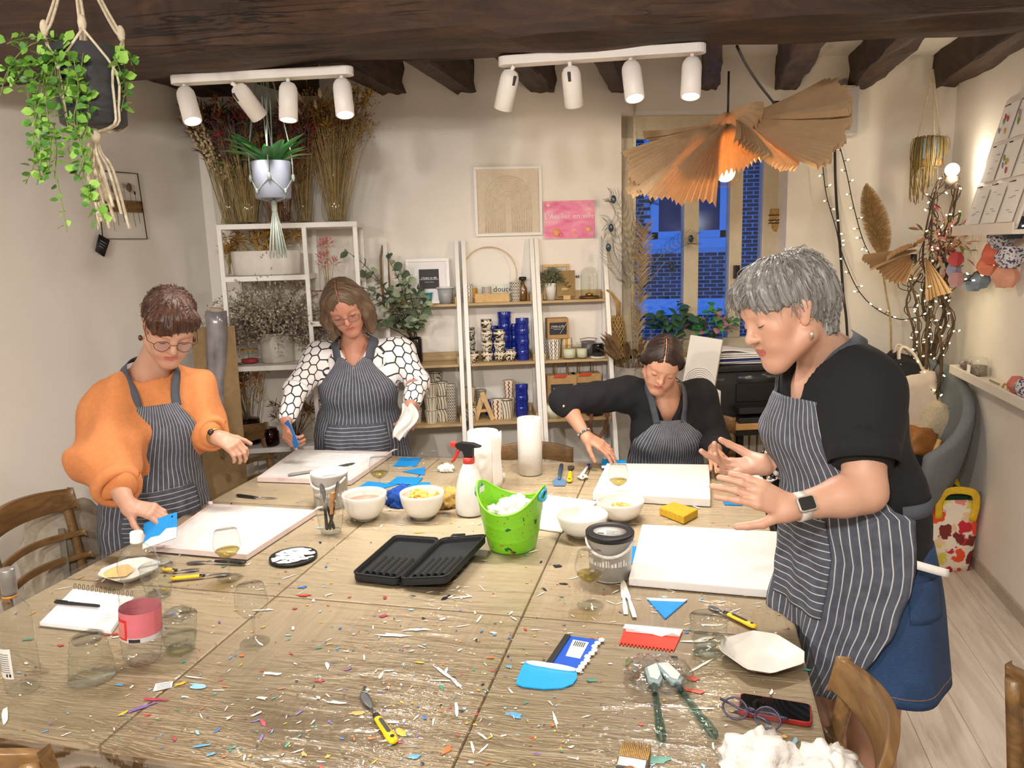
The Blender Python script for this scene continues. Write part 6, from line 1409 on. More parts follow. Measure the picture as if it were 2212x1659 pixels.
 # wire frame with pressed flowers on the left wall, and its tag
c4=[lwp(x,y,.012) for x,y in ((208,368),(297,375),(318,516),(222,516))]; c=sum(c4,Vector())/4
t=thing('wire_wall_art','bronze wire frame with a woven strip and pressed dried flowers','wall decoration',c); q=B(); q.tube([p-c for p in c4]+[c4[0]-c],.003,6); part('wire_frame',q,mat('wire_bronze','#4a3a2c',.4,.6),t)
def lq(u,v):return (c4[0]*(1-u)+c4[1]*u)*(1-v)+(c4[3]*(1-u)+c4[2]*u)*v-c
q=B(); q.grid(lambda u,v:lq(u,.42+.17*v)+Vector((.003*sin(v*40),0,0)),10,8); part('woven_strip',q,mat('jute_weave','#8d6c40',.95,var=.3,scale=160,bump=.8),t,solid=.003)
for k,(u,h0,h1,hd) in enumerate(((.12,.22,.8,.01),(.25,.15,.88,.006),(.36,.25,.8,.014),(.5,.3,.75,.006),(.6,.2,.78,.008),(.74,.22,.82,.014),(.86,.3,.76,.006))):
 q=B(); q.tube([lq(u,h0),lq(u+.01,.5),lq(u+.03,h1)],.0012,4); q.ball(lq(u,h0),(hd*.6,hd,hd*1.6),8,6); part('pressed_flower',q,mat('pressed_%d'%(k%3),('#3f3a34','#a79a84','#6f5b4a')[k%3],.9),t)
p=[lwp(x,y,.02) for x,y in ((213,506),(236,519),(224,555),(205,542))]; q=B(); c=sum(p,Vector())/4; q.add([v-c for v in p]+[v-c+Vector((.004,0,0)) for v in p],[(0,1,2,3),(7,6,5,4),(0,4,5,1),(1,5,6,2),(2,6,7,3),(3,7,4,0)]); t=solo('black_tag','small black printed tag hanging below the wire flower frame','tag',q,mat('print_dark'),c)
q=B()
for k in range(3):a=p[0]+(p[3]-p[0])*(.3+.16*k)-c; b_=p[1]+(p[2]-p[1])*(.3+.16*k)-c; q.tube([a+(b_-a)*.2+Vector((.006,0,0)),a+(b_-a)*(.8-.1*k)+Vector((.006,0,0))],.0008,4)
part('print_line',q,M_PW,t)
# desk, printer and papers under the window
DZ=.80; u0=bp_u(1535,DZ,.62); t=thing('printer_desk','wood-topped desk on black square legs under the window','desk',bw(u0,0,0),A18); M_BLKM=mat('black_metal','#1b1a1a',.45,.3)
q=B(); q.box((0,-.62,DZ-.035),(.60,-.12,DZ)); part('desktop',q,wood_mat('desk_oak','#a07a48','#bf955c',None,.5,'x'),t,.003)
for x in (.34,.57):
 for y in (-.58,-.16):q=B(); q.box((x-.017,y-.017,0),(x+.017,y+.017,DZ-.035)); part('leg',q,M_BLKM,t)
q=B(); q.box((0,-.6,DZ-.07),(.60,-.57,DZ-.035)); q.box((0,-.17,DZ-.07),(.60,-.14,DZ-.035)); part('rail',q,M_BLKM,t)
pu=bp_u(1527,DZ,.55); t=thing('printer','black office printer standing on the desk under the window','printer',bw(pu,.12,DZ+.001),A18); M_PR=mat('printer_black','#1d1d20',.4,var=.06)
PWD=bp_u(1690,DZ,.55)-pu
q=B(); q.prism([(-.42,0),(-.03,0),(-.03,.26),(-.40,.26),(-.42,.20)],0,PWD); o=part('printer_body',q,M_PR,t,.01); o.rotation_euler=(pi/2,0,pi/2)
q=B(); q.box((.02,-.40,.262),(PWD-.02,-.05,.29)); part('scanner_lid',q,M_PR,t,.008); q=B(); q.box((.16,-.428,.10),(PWD-.01,-.40,.2)); part('paper_slot',q,mat('printer_dark','#0c0c0e',.5),t,.004); q=B(); q.box((.15,-.50,.05),(PWD,-.40,.085)); q.box((.15,-.50,.0),(PWD,-.42,.03)); part('output_tray',q,M_PR,t,.006)
q=B(); q.add([(.17,-.424,.205),(PWD-.02,-.424,.205),(PWD-.02,-.402,.258),(.17,-.402,.258)],[(0,1,2,3)]); part('control_panel',q,mat('panel_grey','#2c2d33',.25),t,solid=.004)
text('printed_name',"OFFICEJET",.014,mat('print_grey'),t,(.07,-.412,.225),(pi/2-.33,0,0))
t=thing('relief_canvas','white canvas with a raised arch pattern leaning against the printer','canvas',dp(1502,885,4.15),A18,rot=(radians(-4),radians(8),A18-.5)); t.location.z=DZ+.06
q=B(); q.box((-.09,-.02,0),(.08,.02,.40)); part('stretched_cloth',q,M_CANV,t,.004)
for k in range(7):q=B(); r=.012+.011*k; q.tube([(r,-.022,.08),(r,-.022,.16)]+[(r*cos(a),-.022,.16+r*sin(a)) for a in np.linspace(.2,pi-.2,11)]+[(-r,-.022,.16),(-r,-.022,.08)],.003,5); part('arch_ridge',q,M_CANV,t)
q=B(); q.cbox((0,0,.09),(.09,.09,.18)); solo('white_box','small white carton on the desk beside the printer','box',q,mat('white_plastic'),bw(bp_u(1527,DZ,.52),.56,DZ+.001),A18,None,.006)
P=bw(pu+.2,.34,DZ+.293)
for k in range(7):
 q=B(); sx=.15+RNG.uniform(-.01,.012); q.grid(lambda u,v:((u-.5)*2*sx,(v-.5)*.22,.004*k+.012*max(0,u-.3)*(k/6)*sin(v*2)+(.012 if k==6 else .0)*sin(u*5)),8,6)
 nm=('paper_stack','sheaf_of_paper')[0]; solo('printed_paper',('wire-bound notebook lowest on the printer lid','loose white sheet on the printer under the blue folder','blue folder edge in the pile on the printer','white sheet over the blue folder on the printer','slightly turned white sheet in the pile on the printer','white sheet second from the top on the printer','topmost curling white sheet on the printer')[k],'paper',q,mat('folder_blue','#2b3f93',.5) if k==2 else mat('paper_white'),P+Vector((RNG.uniform(-.01,.02),RNG.uniform(-.01,.01),.004+.006*k)),A18+RNG.gauss(0,.09),'papers on the printer',0,None,.003)
 # plants on the sill
def leafy(name,label,loc,n,R,L,W,cols,seed,pot=None,zf=1.0):
 t=thing(name,label,'plant',loc,0); r=random.Random(seed); st=B()
 q=B(); pr,ph=pot; q.lathe([(0,0),(pr*.75,0),(pr,ph),(pr*.93,ph),(0,ph*.85)],24); part('pot',q,mat('pot_'+name,'#8b8e90',.6),t)
 lms=[leaf_mesh('leaf',L,W,mat('leaf_%s_%d'%(name,i),c_,.45,var=.25,scale=30),.2,.35,4) for i,c_ in enumerate(cols)]
 for k in range(n):
  a=r.uniform(0,6.28); s=r.random()**.6; e=Vector((R*s*cos(a),R*.5*s*sin(a),ph+R*zf*(1.15-s*.7)*r.uniform(.5,1.1))); pts=[Vector((0,0,ph*.85)),Vector((e.x*.4,e.y*.4,ph*.4+e.z*.6)),e]; st.tube(pts,.002,4)
  for i in range(3):
   lf=link('leaf',r.choice(lms),t); d=Vector((cos(a)+r.gauss(0,.8),sin(a)+r.gauss(-.2,.8),r.gauss(.3,.5))); lf.matrix_basis=Matrix.Translation(e-(e-pts[1])*.25*i)@frame_to(d,(0,-.4,1),r.gauss(0,.4))@Matrix.Scale(r.uniform(.7,1.15),4)
 part('stems',st,mat('plant_stem','#4d5f35',.7),t)
leafy('rubber_plant','dark round-leaved plant on the window sill behind the relief canvas',bw(bp_u(1455,1.1,-.04),-.05,ZS),22,.17,.085,.055,('#2f4f35','#3d6143'),5,(.06,.10),1.2)
leafy('green_geranium','bright green small-leaved plant on the window sill next to the mullion',bw(bp_u(1540,1.1,-.04),-.05,ZS),26,.15,.05,.045,('#3f8a4a','#5aa457','#c58a92'),6,(.06,.10),1.3)
# vase with peacock feathers, pampas and dry leaves left of the window
t=thing('feather_vase','grey floor vase of peacock feathers, pampas and dry leaves beside the window','vase',bw(bp_u(1368,.80,.26),.26,.0),A18)
q=B(); q.lathe([(0,0),(.10,0),(.12,.05),(.13,.5),(.11,.95),(.105,1.08),(.095,1.08),(.09,.9),(0,.85)],32); part('vessel',q,mat('clay_grey','#8b857c',.8,bump=.2),t)
ft=Vector(t.location); R18=Matrix.Rotation(-A18,3,'Z'); fl=B(); qu=B(); ey=B()
def feather(px):
 pts=gtube([Vector((0,0,1.0))]+[R18@(bpw(x,y,o_)-ft) for x,y,o_ in px],24); qu.tube(pts,[.003-.0022*i/len(pts) for i in range(len(pts))],5)
 n=len(pts)
 for i in range(int(n*.3),n-1):
  d=(pts[i+1]-pts[i-1]).normalized(); f=(i-n*.3)/(n*.7); L=.06*(1-abs(f-.55)*.8)
  for k in range(3):
   for s_ in (-1,1):
    o=d.cross(Vector((.2,-1,.1))).normalized()*s_; b0=pts[i]+d*(.006*k); fl.tube([b0,b0+o*L*.55+d*L*.35,b0+o*L*.8+d*L*1.0],[.0009,.0007,.0004],3,False)
 e_=B(); e_.ball(pts[-2]-(pts[-1]-pts[-3])*.6,(.015,.005,.022),10,7); part('feather_eye',e_,mat('peacock_eye','#1d3a4a',.3,var=.6,scale=60),t)
for px in ([(1372,640,.24),(1360,520,.2),(1338,445,.2),(1318,425,.22)],[(1362,620,.22),(1350,560,.2),(1325,480,.2),(1318,505,.2)],[(1378,640,.2),(1410,600,.16),(1440,565,.1),(1458,585,.08)],[(1385,620,.2),(1420,560,.1),(1470,520,.05),(1505,515,.02)],[(1370,600,.2),(1375,500,.15),(1392,440,.12),(1415,430,.1)],[(1360,640,.25),(1345,600,.22),(1320,560,.22),(1312,520,.22)]):feather(px)
part('feather_quills',qu,mat('quill','#8d897a',.6),t); part('feather_barbs',fl,mat('peacock','#39423a',.5,var=.5,scale=40),t,kind='stuff')
q=B(); r_=random.Random(3)
for k in range(420):
 f=r_.random(); z=1.12+.72*f; w=.065*sin(min(1,f*1.4+.15)*pi*.6); a=r_.uniform(0,6.28); c=Vector((.02+.04*f,0,z)); o=Vector((w*cos(a),w*sin(a),.05)); q.tube([c,c+o*.6+Vector((0,0,.01)),c+o],[.0022,.0018,.0006],3,False)
part('pampas_plume',q,mat('pampas_beige','#b19b78',.95,var=.2,scale=40),t,kind='stuff')
q=B()
for k in range(60):a=r_.uniform(0,6.28); d=Vector((cos(a)*.8+.3,sin(a)*.8-.2,r_.uniform(.4,1.3))); p_=Vector((.05*cos(a),.05*sin(a),1.04)); q.tube([p_,p_+d*.12],.0016,4); add_leaf(q,p_+d*.10,d,r_.uniform(.10,.17),.035,r_,.4,4)
part('dry_leaves',q,mat('dry_palm','#7d6240',.9,var=.35,scale=30),t,kind='stuff')
# rope hangers by the window
t=thing('rope_hanger','long white rope hanging from the joist at the window corner','rope',dp(1372,205,4.35)); q=B(); e=dp(1370,350,4.35)-t.location; e2=dp(1371,500,4.35)-t.location
q.tube([(0,0,.2),e*.5,e,e2],[.008,.008,.011,.008],8); part('rope',q,M_COT,t)
q=B()
for k in range(12):a=k*2.4; q.tube([e2,e2+Vector((.012*cos(a),.012*sin(a),-.07)),e2+Vector((.02*cos(a),.02*sin(a),-.16))],.003,5)
part('tassel',q,M_COT,t)
BK=dp(1673,478,4.72); t=thing('hanging_basket','round woven basket with dark bands hung in rope in the window reveal','basket',BK)
q=B(); pr=[(0,-.082),(.03,-.08),(.055,-.06),(.07,-.02),(.073,.03),(.071,.072),(.066,.072),(.06,.0),(0,-.06)]
q.lathe([(r*(1+.012*(i%2)),z) for i,(r,z) in enumerate([(p0[0]+(p1[0]-p0[0])*s,p0[1]+(p1[1]-p0[1])*s) for p0,p1 in zip(pr[:-1],pr[1:]) for s in (0,.25,.5,.75)])],36); part('woven_body',q,mat('seagrass','#b08d58',.9,var=.3,scale=110,bump=.8),t)
for z in (.035,.005,-.012):
 q=B(); q.tube([(.0745*cos(a),.0745*sin(a),z) for a in np.linspace(0,6.283,37)],.0035,6,False); part('dark_band',q,mat('band_dark','#3b2a20',.9),t)
q=B()
for k in range(4):
 a=k*1.57+.4; q.tube([(.01*cos(a),.01*sin(a),.75),(.07*cos(a),.07*sin(a),.09),(.077*cos(a),.077*sin(a),.03)],.003,5)
 for s_ in (-.78,.78):q.tube([(.077*cos(a),.077*sin(a),.03),(.076*cos(a+s_),.076*sin(a+s_),-.02),(.02*cos(a+s_),.02*sin(a+s_),-.088)],.003,5)
q.tube([(0,0,-.085),(.004,0,-.15),(0,0,-.24)],.004,6); part('rope_net',q,M_COT,t)
q=B(); q.tube(gtube([(0,0,-.02),(.03,-.02,.09),(.02,-.03,.14),(.09,-.05,.16),(.12,-.05,.25)],16),[.004]*17,6) if False else q.tube(gtube([(0,0,-.02),(.03,-.02,.09),(.02,-.03,.14),(.09,-.05,.16),(.12,-.05,.25)],16),.0035,6); q.tube(gtube([(.02,-.03,.13),(-.02,-.03,.2),(.04,-.04,.24)],10),.003,5); q.tube(gtube([(.09,-.05,.16),(.12,-.05,.19),(.11,-.05,.23)],8),.0025,5); part('twisted_twig',q,M_STEMD,t)
# right wall: board of pinned sheets on a ledge
M_LEDGE=mat('ledge_white','#e4ddd3',.5,var=.02); X0=1.30
a=xp(2063,488,X0); b_=xp(2188,488,X0); q=B(); q.box((X0,b_.y-.02,a.z-.05),(1.481,a.y+.02,a.z-.03)); q.box((X0-.008,b_.y-.02,a.z-.05),(X0,a.y+.02,a.z+.0)); solo('picture_ledge','white picture ledge under the board of pinned sheets','ledge',q,M_LEDGE,(0,0,0),0,None,.002)
yL=xp(2080,486,X0+.02).y; yR=xp(2187,486,X0+.02).y-.02; zb=a.z-.028; zt=zb+.62
t=thing('sheet_board','white board hung with rows of small printed sheets, leaning on the ledge','board',(X0+.02,yL,zb)); W2=yL-yR+.0; lean=.155
def bd(u,v,o=0):return Vector((lean*v-o,-W2*u,.62*v))
q=B(); q.add([bd(0,0),bd(1,0),bd(1,1),bd(0,1)]+[bd(0,0,-.012),bd(1,0,-.012),bd(1,1,-.012),bd(0,1,-.012)],[(0,3,2,1),(4,5,6,7),(0,1,5,4),(1,2,6,5),(2,3,7,6),(3,0,4,7)],False); part('backing_board',q,mat('board_white','#e9e4df',.5,var=.02),t)
r_=random.Random(4)
for i,(v0,v1) in enumerate(((.05,.34),(.37,.64),(.67,.95))):
 for j in range(3):
  u0_=.06+j*.31; q=B(); q.grid(lambda u,v:bd(u0_+u*.27,v0+v*(v1-v0),.006+.006*sin(u*3)),4,4); s_=part('printed_sheet',q,mat('paper_white'),t)
  for k in range(5):
   q=B(); uu,vv=u0_+.05+r_.random()*.15,v0+.05+r_.random()*(v1-v0-.1)
   if i==2 or (i==1 and j==1):q.ball(bd(uu,vv,.014),(.002,.013,.016),8,5); part('printed_motif',q,mat('motif_%d'%((k+j)%4),('#b5474e','#7d8f4c','#d3a646','#8d8fa5')[(k+j)%4],.7),s_)
   else:q.tube([bd(uu,vv,.0135),bd(uu+.06,vv,.0135)],.0012,4); part('print_line',q,mat('print_grey'),s_)
  q=B(); q.tube([bd(u0_+.02,v1-.005,.014),bd(u0_+.12,v1-.004,.014)],.003,5); part('clip',q,M_BLACKP,s_)
  # long lower ledge with jars
XL=1.36; a=xp(2057,776,XL); b_=xp(2212,876,XL); zl=(a.z+b_.z)/2
q=B(); q.box((XL,.5,zl-.045),(1.481,a.y,zl-.025)); q.box((XL-.012,.5,zl-.045),(XL,a.y,zl)); q.box((XL,a.y-.012,zl-.045),(1.481,a.y,zl+.0)); solo('long_ledge','long white ledge along the wall carrying jars and paper lanterns','ledge',q,M_LEDGE,(0,0,0),0,None,.002)
zs=zl-.0245
def on_ledge(px,py,dx=.06):
 p=xp(px,py,XL+dx); return Vector((XL+dx,p.y,zs))
t=thing('clip_jar','clip-top jar of grey dried petals with a white tag on the long ledge','jar',on_ledge(2112,790)); q=B(); q.lathe([(0,.003),(.045,0),(.048,.01),(.048,.07),(.04,.082),(.042,.09),(0,.098)],26); part('glass_jar',q,M_CLEAR,t); q=B(); q.lathe([(0,.004),(.044,.005),(.044,.05),(0,.055)],16,wob=lambda a,z:1+.04*sin(7*a)); part('petals',q,mat('grey_petal','#8d8478',.95,var=.4,scale=120),t); q=B(); q.box((-.055,-.06,.01),(-.052,-.02,.06)); part('paper_tag',q,mat('paper_white'),t)
t=thing('dried_flower_bag','small clear bag of mauve dried flowers beside the clip-top jar','bag',on_ledge(2088,770)); q=B(); q.ball((0,0,.03),(.035,.03,.03),14,8); part('bag_film',q,thin_glass('crumpled_plastic'),t); q=B(); q.ball((0,0,.026),(.028,.024,.022),10,6); part('flowers',q,M_MAUVE,t)
for px,py,c_,r,lb in ((2150,800,'#8c8f63',.012,'pale green pencil-like twig on the long ledge'),):
 p=on_ledge(px,py); q=B(); q.tube([(0,-.06,.006),(0,.06,.006)],.004,6); solo('dry_twig',lb,'twig',q,mat('twig_green',c_,.8),p)
p=on_ledge(2183,822); q=B(); r_=random.Random(8)
for k in range(16):a=r_.uniform(0,6.28); q.tube(gtube([(0,0,.01),(.02*cos(a),.02*sin(a),.03),(.03*cos(a),.03*sin(a),.012)],8),.0035,5)
solo('ribbon_tangle','tangle of ochre and purple ribbon on the long ledge','ribbon',q,mat('ribbon','#b28a3f',.7,var=.5,scale=50),p)
def lantern(label,loc,s,c_,seed,pat=None,group='paper lanterns on the garland'):
 r=random.Random(seed); q=B(); q.smooth=False
 q.lathe([(0,-s*.5),(s*.34,-s*.48),(s*.56,-s*.1),(s*.56,s*.12),(s*.34,s*.48),(0,s*.5)],6,wob=lambda a,z:1+.12*sin(a*2+seed)); q.v=[(x+r.gauss(0,s*.02),y+r.gauss(0,s*.02),z+r.gauss(0,s*.02)) for x,y,z in q.v]; q.sm=[False]*len(q.f)
 return solo('paper_lantern',label,'lantern',q,pat or mat('lantern_'+c_[1:],c_,.8,var=.06),loc,r.uniform(0,3),group)
def spots(name,c0,c1,sc_=90):
 t=NT(name); n=t.noise(t.coord('Object'),sc_,1,.3); t.col(t.ramp(n,[(.52,c0),(.56,c1)])); t.set(Roughness=.8); return t.m
PS=spots('lantern_spotted','#c9c8d2','#474a63')
for px,py,s,c_,pt,lb in ((2190,491,.105,'#3f4358',None,'dark slate paper lantern highest on the garland'),(2164,515,.10,'#fff',PS,'spotted paper lantern next below the dark slate one'),(2145,549,.10,'#d06a55',None,'coral red paper lantern on the garland'),(2133,574,.095,'#d98468',None,'orange paper lantern below the coral one'),(2182,555,.10,'#fff',PS,'pale spotted paper lantern flat against the wall'),(2172,598,.10,'#d79d86',None,'peach paper lantern lowest on the wall'),(2100,611,.085,'#7b8698',None,'blue-grey paper lantern, half of the blue-grey pair'),(2117,605,.085,'#717f92',None,'blue-grey paper lantern, squarer one of the pair'),(2066,604,.075,'#b98f92',None,'dusty pink paper lantern by the branches'),(2060,583,.07,'#8f97b0',None,'lavender paper lantern by the branches'),(2066,560,.07,'#b5484a',None,'red paper lantern by the dried flowers')):
 lantern(lb,xp(px,py,1.40 if px>2090 else 1.30),s,c_,int(px),pt)
for px,py,c_,lb in ((2195,838,'#c9766a','rose paper lantern lying on the long ledge'),(2210,862,'#6f7fa0','small blue spotted paper lantern lying on the long ledge')):
 lantern(lb,on_ledge(px,py)+Vector((0,0,.04)),.075,c_,int(px),PS if c_=='#6f7fa0' else None,'paper lanterns on the long ledge')
 # fairy lights, branches, pampas, paper flowers and globe lamp in the corner
M_LED=emit('led_warm','#ffe9b0',9); M_WIRE=mat('fairy_wire','#231d18',.6)
def fairy(name,label,pts,n,seed,wire=.0028,sub=40):
 r=random.Random(seed); c=gtube(pts,sub); o0=c[0]; t=thing(name,label,'fairy lights',o0); q=B(); q.tube([p-o0 for p in c],wire,6); part('wire',q,M_WIRE,t); led=B(); pg=B()
 for k in range(n):
  p=c[int((k+.5)/n*(len(c)-1))]-o0; d=Vector((r.choice((-1,1)),r.gauss(-.6,.5),r.gauss(.2,.5))).normalized(); pg.tube([p,p+d*.022],.0022,5); led.tube([p+d*.022,p+d*.032,p+d*.036],[.0028,.0038,.0018],6)
 part('led_stalks',pg,M_WIRE,t,kind='stuff'); part('led_bulbs',led,M_LED,t,kind='stuff'); return t
def cw(px,py,off):return bpw(px,py,off)
fairy('fairy_lights','string of fairy lights dropping from the loudspeaker and sweeping down to the branches',[cw(*v) for v in ((1810,300,.05),(1828,370,.05),(1845,450,.05),(1865,520,.06),(1890,570,.1))],13,1)
fairy('fairy_lights','string of fairy lights beside the black cable, looping low towards the branches',[cw(*v) for v in ((1776,345,.05),(1785,420,.05),(1805,490,.05),(1818,545,.06),(1850,620,.08),(1890,665,.12),(1945,690,.25),(2000,680,.35))],20,2)
fairy('fairy_lights','short string of fairy lights running from the pampas to the branch bundle',[cw(*v) for v in ((1918,585,.2),(1950,600,.25),(1990,610,.3),(2030,612,.35))],9,3)
fairy('fairy_lights','fairy lights along the lantern garland',[xp(*v) for v in ((2050,600,1.3),(2085,608,1.33),(2105,590,1.36),(2128,575,1.38),(2145,545,1.39),(2160,510,1.39),(2178,480,1.39),(2210,505,1.40))],14,4)
q=B(); q.tube(gtube([cw(*v) for v in ((1803,310,.04),(1806,420,.04),(1815,540,.04),(1822,640,.04),(1830,720,.05),(1840,1000,.06))],30),.0075,8); solo('power_cable','thick black power cable running down the wall beside the fairy lights','cable',q,M_CABLE)
BR=cw(2005,1000,.45); BR.z=0; t=thing('branch_lamp','bundle of twisted branches wound with fairy lights and a globe bulb on top','lamp',BR); q=B(); bl=[]
r_=random.Random(12)
for px in ([(1985,900),(1990,800),(2005,700),(2022,600),(2040,520),(2062,420),(2068,380)],[(2000,900),(2010,780),(2030,680),(2045,600),(2030,500),(2015,440),(2040,380)],[(1995,900),(1985,760),(1975,660),(1965,600),(1955,570)],[(2010,900),(2025,800),(2045,740),(2060,700),(2045,650),(2010,610),(1995,560),(2010,470),(2025,400)],[(2005,900),(2000,760),(2015,660),(2018,600),(2025,540)],[(2015,900),(2035,790),(2030,720),(2012,660),(1998,600)],[(1990,900),(1978,790),(1970,720),(1962,650),(1985,590)],[(2008,900),(2020,760),(2038,700),(2035,640),(2050,560),(2060,470),(2072,400)],[(2002,880),(2006,720),(1990,650),(2005,560),(2020,430),(2050,360)]):
 off=r_.uniform(.32,.5); pts=gtube([cw(x+r_.gauss(0,3),y,off+r_.gauss(0,.02))-BR for x,y in px],36); n=len(pts); q.tube(pts,[.010-.006*i/n for i in range(n)],7); bl.append(pts)
 for k in range(3):i=r_.randrange(n//3,n-2); d=Vector((r_.gauss(0,1),r_.gauss(-.3,.5),.8)).normalized(); q.tube(gtube([pts[i],pts[i]+d*.06,pts[i]+d*.11+Vector((.03,0,.02))],6),.0025,5)
part('branches',q,mat('branch_bark','#54412f',.85,var=.3),t); led=B(); wr=B()
for pts in bl:
 for k in range(10):
  i=r_.randrange(2,len(pts)-1); p=pts[i]+Vector((r_.gauss(0,.02),r_.gauss(-.02,.02),r_.gauss(0,.02))); d=Vector((r_.gauss(0,1),r_.gauss(-.5,.5),r_.gauss(0,.6))).normalized(); wr.tube([pts[i],p],.0022,4); led.tube([p,p+d*.01,p+d*.014],[.0028,.0038,.0018],6)
 wr.tube([p+Vector((.018*cos(i*.9),.018*sin(i*.9),0)) for i,p in enumerate(pts)],.0024,5)
part('light_wire',wr,M_WIRE,t,kind='stuff'); part('led_bulbs',led,M_LED,t,kind='stuff')
gb=cw(2057,367,.40)-BR; q=B(); q.ball(gb,.036,18,12); part('globe_bulb',q,emit('globe_glow','#fff1d8',9),t); q=B(); q.tube([gb-Vector((0,0,.035)),gb-Vector((0,0,.1))],[.03,.032],16); part('bulb_holder',q,mat('holder_steel','#8d8478',.35,.6),t)
point_lamp('globe_light',BR+gb+Vector((-.01,-.05,0)),5,(1,.86,.66),.04); point_lamp('fairy_glow',cw(2005,640,.62),1.5,(1,.84,.5),.12); point_lamp('fairy_glow',cw(1990,740,.6),1.1,(1,.84,.5),.12)
pb=cw(1925,760,.22); pb.z=.0; t=thing('pampas_stem','tall pampas grass plume standing in the corner','grass',pb); st=gtube([Vector((0,0,.0)),cw(1925,760,.22)-pb,cw(1912,620,.2)-pb,cw(1895,520,.18)-pb,cw(1870,415,.16)-pb],400); q=B(); q.tube(st[::20],.005,6); part('stem',q,M_STEM,t); q=B(); r_=random.Random(6); n=len(st)
for k in range(2600):
 f=r_.random(); i=int(n*.62+f*(n*.37)); w=.075*max(.02,sin(min(1,f*.95+.06)*pi))**.6; c=st[min(i,n-1)]; a=r_.uniform(0,6.28); o=Vector((w*cos(a),w*.7*sin(a),.06)); q.tube([c,c+o*.6+Vector((0,0,.012)),c+o],[.0016,.0013,.0005],3,False)
part('plume',q,mat('pampas_gold','#bd9c69',.95,var=.22,scale=50),t,kind='stuff')
PF=cw(1985,540,.5); t=thing('paper_flower','cluster of pleated brown paper fan leaves on the branches with a clear bulb','paper flower',PF)
fan(t,(0,0,0),(-.95,-.1,-.12),(.1,-.5,-.9),.25,16,11,8); fan(t,(-.03,0,.01),(-.35,-.5,.25),(1,-.2,-.1),.12,46,12,10); fan(t,(-.02,-.02,-.02),(-.72,-.3,-.5),(.6,-.2,-.7),.17,34,13,9); fan(t,(.03,0,-.03),(.35,-.2,-.95),(1,0,.3),.22,14,14,6)
q=B(); q.tube([(-.03,-.03,-.02),(-.03,-.03,-.07)],.016,10); part('socket',q,M_CABLE,t); q=B(); q.ball((-.03,-.03,-.12),(.032,.032,.05),16,10); part('clear_bulb',q,thin_glass('bulb_glass'),t)
DF=cw(2040,520,.42); t=thing('dried_bouquet','dried bouquet of pink, red and cream flowers tied on the branches','flowers',DF); r_=random.Random(15); groups={}
for k in range(260):
 c=Vector((r_.gauss(0,.05),r_.gauss(-.03,.04),r_.gauss(0,.055))); m_=r_.choice((M_CREAM,M_CREAM,M_RED,M_OLIVE,mat('dry_pink'),M_MAUVE)); add_leaf(groups.setdefault(m_.name,(B(),m_))[0],c,c+Vector((r_.gauss(0,.04),r_.gauss(0,.04),r_.gauss(0,.04))),r_.uniform(.03,.07),.016,r_)
for nm,(q,m_) in groups.items():part('dried_petals',q,m_,t,kind='stuff')
# small hanging planter in the corner
HP3=cw(2008,328,.22); t=thing('hanging_plant','small pale blue pot with dry trailing grass hung by white cords in the corner','plant',HP3); q=B(); q.lathe([(0,-.075),(.06,-.078),(.064,-.07),(.066,.07),(.062,.072),(0,.06)],28); part('pot',q,mat('pale_blue_glaze','#aebfcc',.3),t); q=B(); q.lathe([(.0615,-.079),(.0655,-.068),(.0655,-.04),(.0652,-.04)],28); part('clay_band',q,mat('clay_band','#c9a27c',.7),t)
q=B(); top=cw(2016,150,.14)-HP3
for k in range(3):
 a=k*2.1+.5; q.tube(gtube([top,top*.5+Vector((.03*cos(a),.03*sin(a),.05)),Vector((.068*cos(a),.068*sin(a),.075)),Vector((.07*cos(a),.07*sin(a),-.07)),Vector((0,0,-.085))],16),.0045,6)
part('cords',q,M_COT,t); q=B(); r_=random.Random(18)
for k in range(90):
 a=r_.uniform(0,6.28); w=.06+r_.uniform(0,.03); L=r_.uniform(.1,.33)*(1 if cos(a)<.3 else .4); q.tube(gtube([(.03*cos(a),.03*sin(a),.06),(w*cos(a),w*sin(a),.075),(w*1.1*cos(a),w*1.1*sin(a),.05-L*.5),(w*1.0*cos(a)+r_.gauss(0,.01),w*sin(a),.04-L)],9),.0022,4)
part('dry_trails',q,mat('dry_trail','#8d7740',.9,var=.4,scale=40),t,kind='stuff')
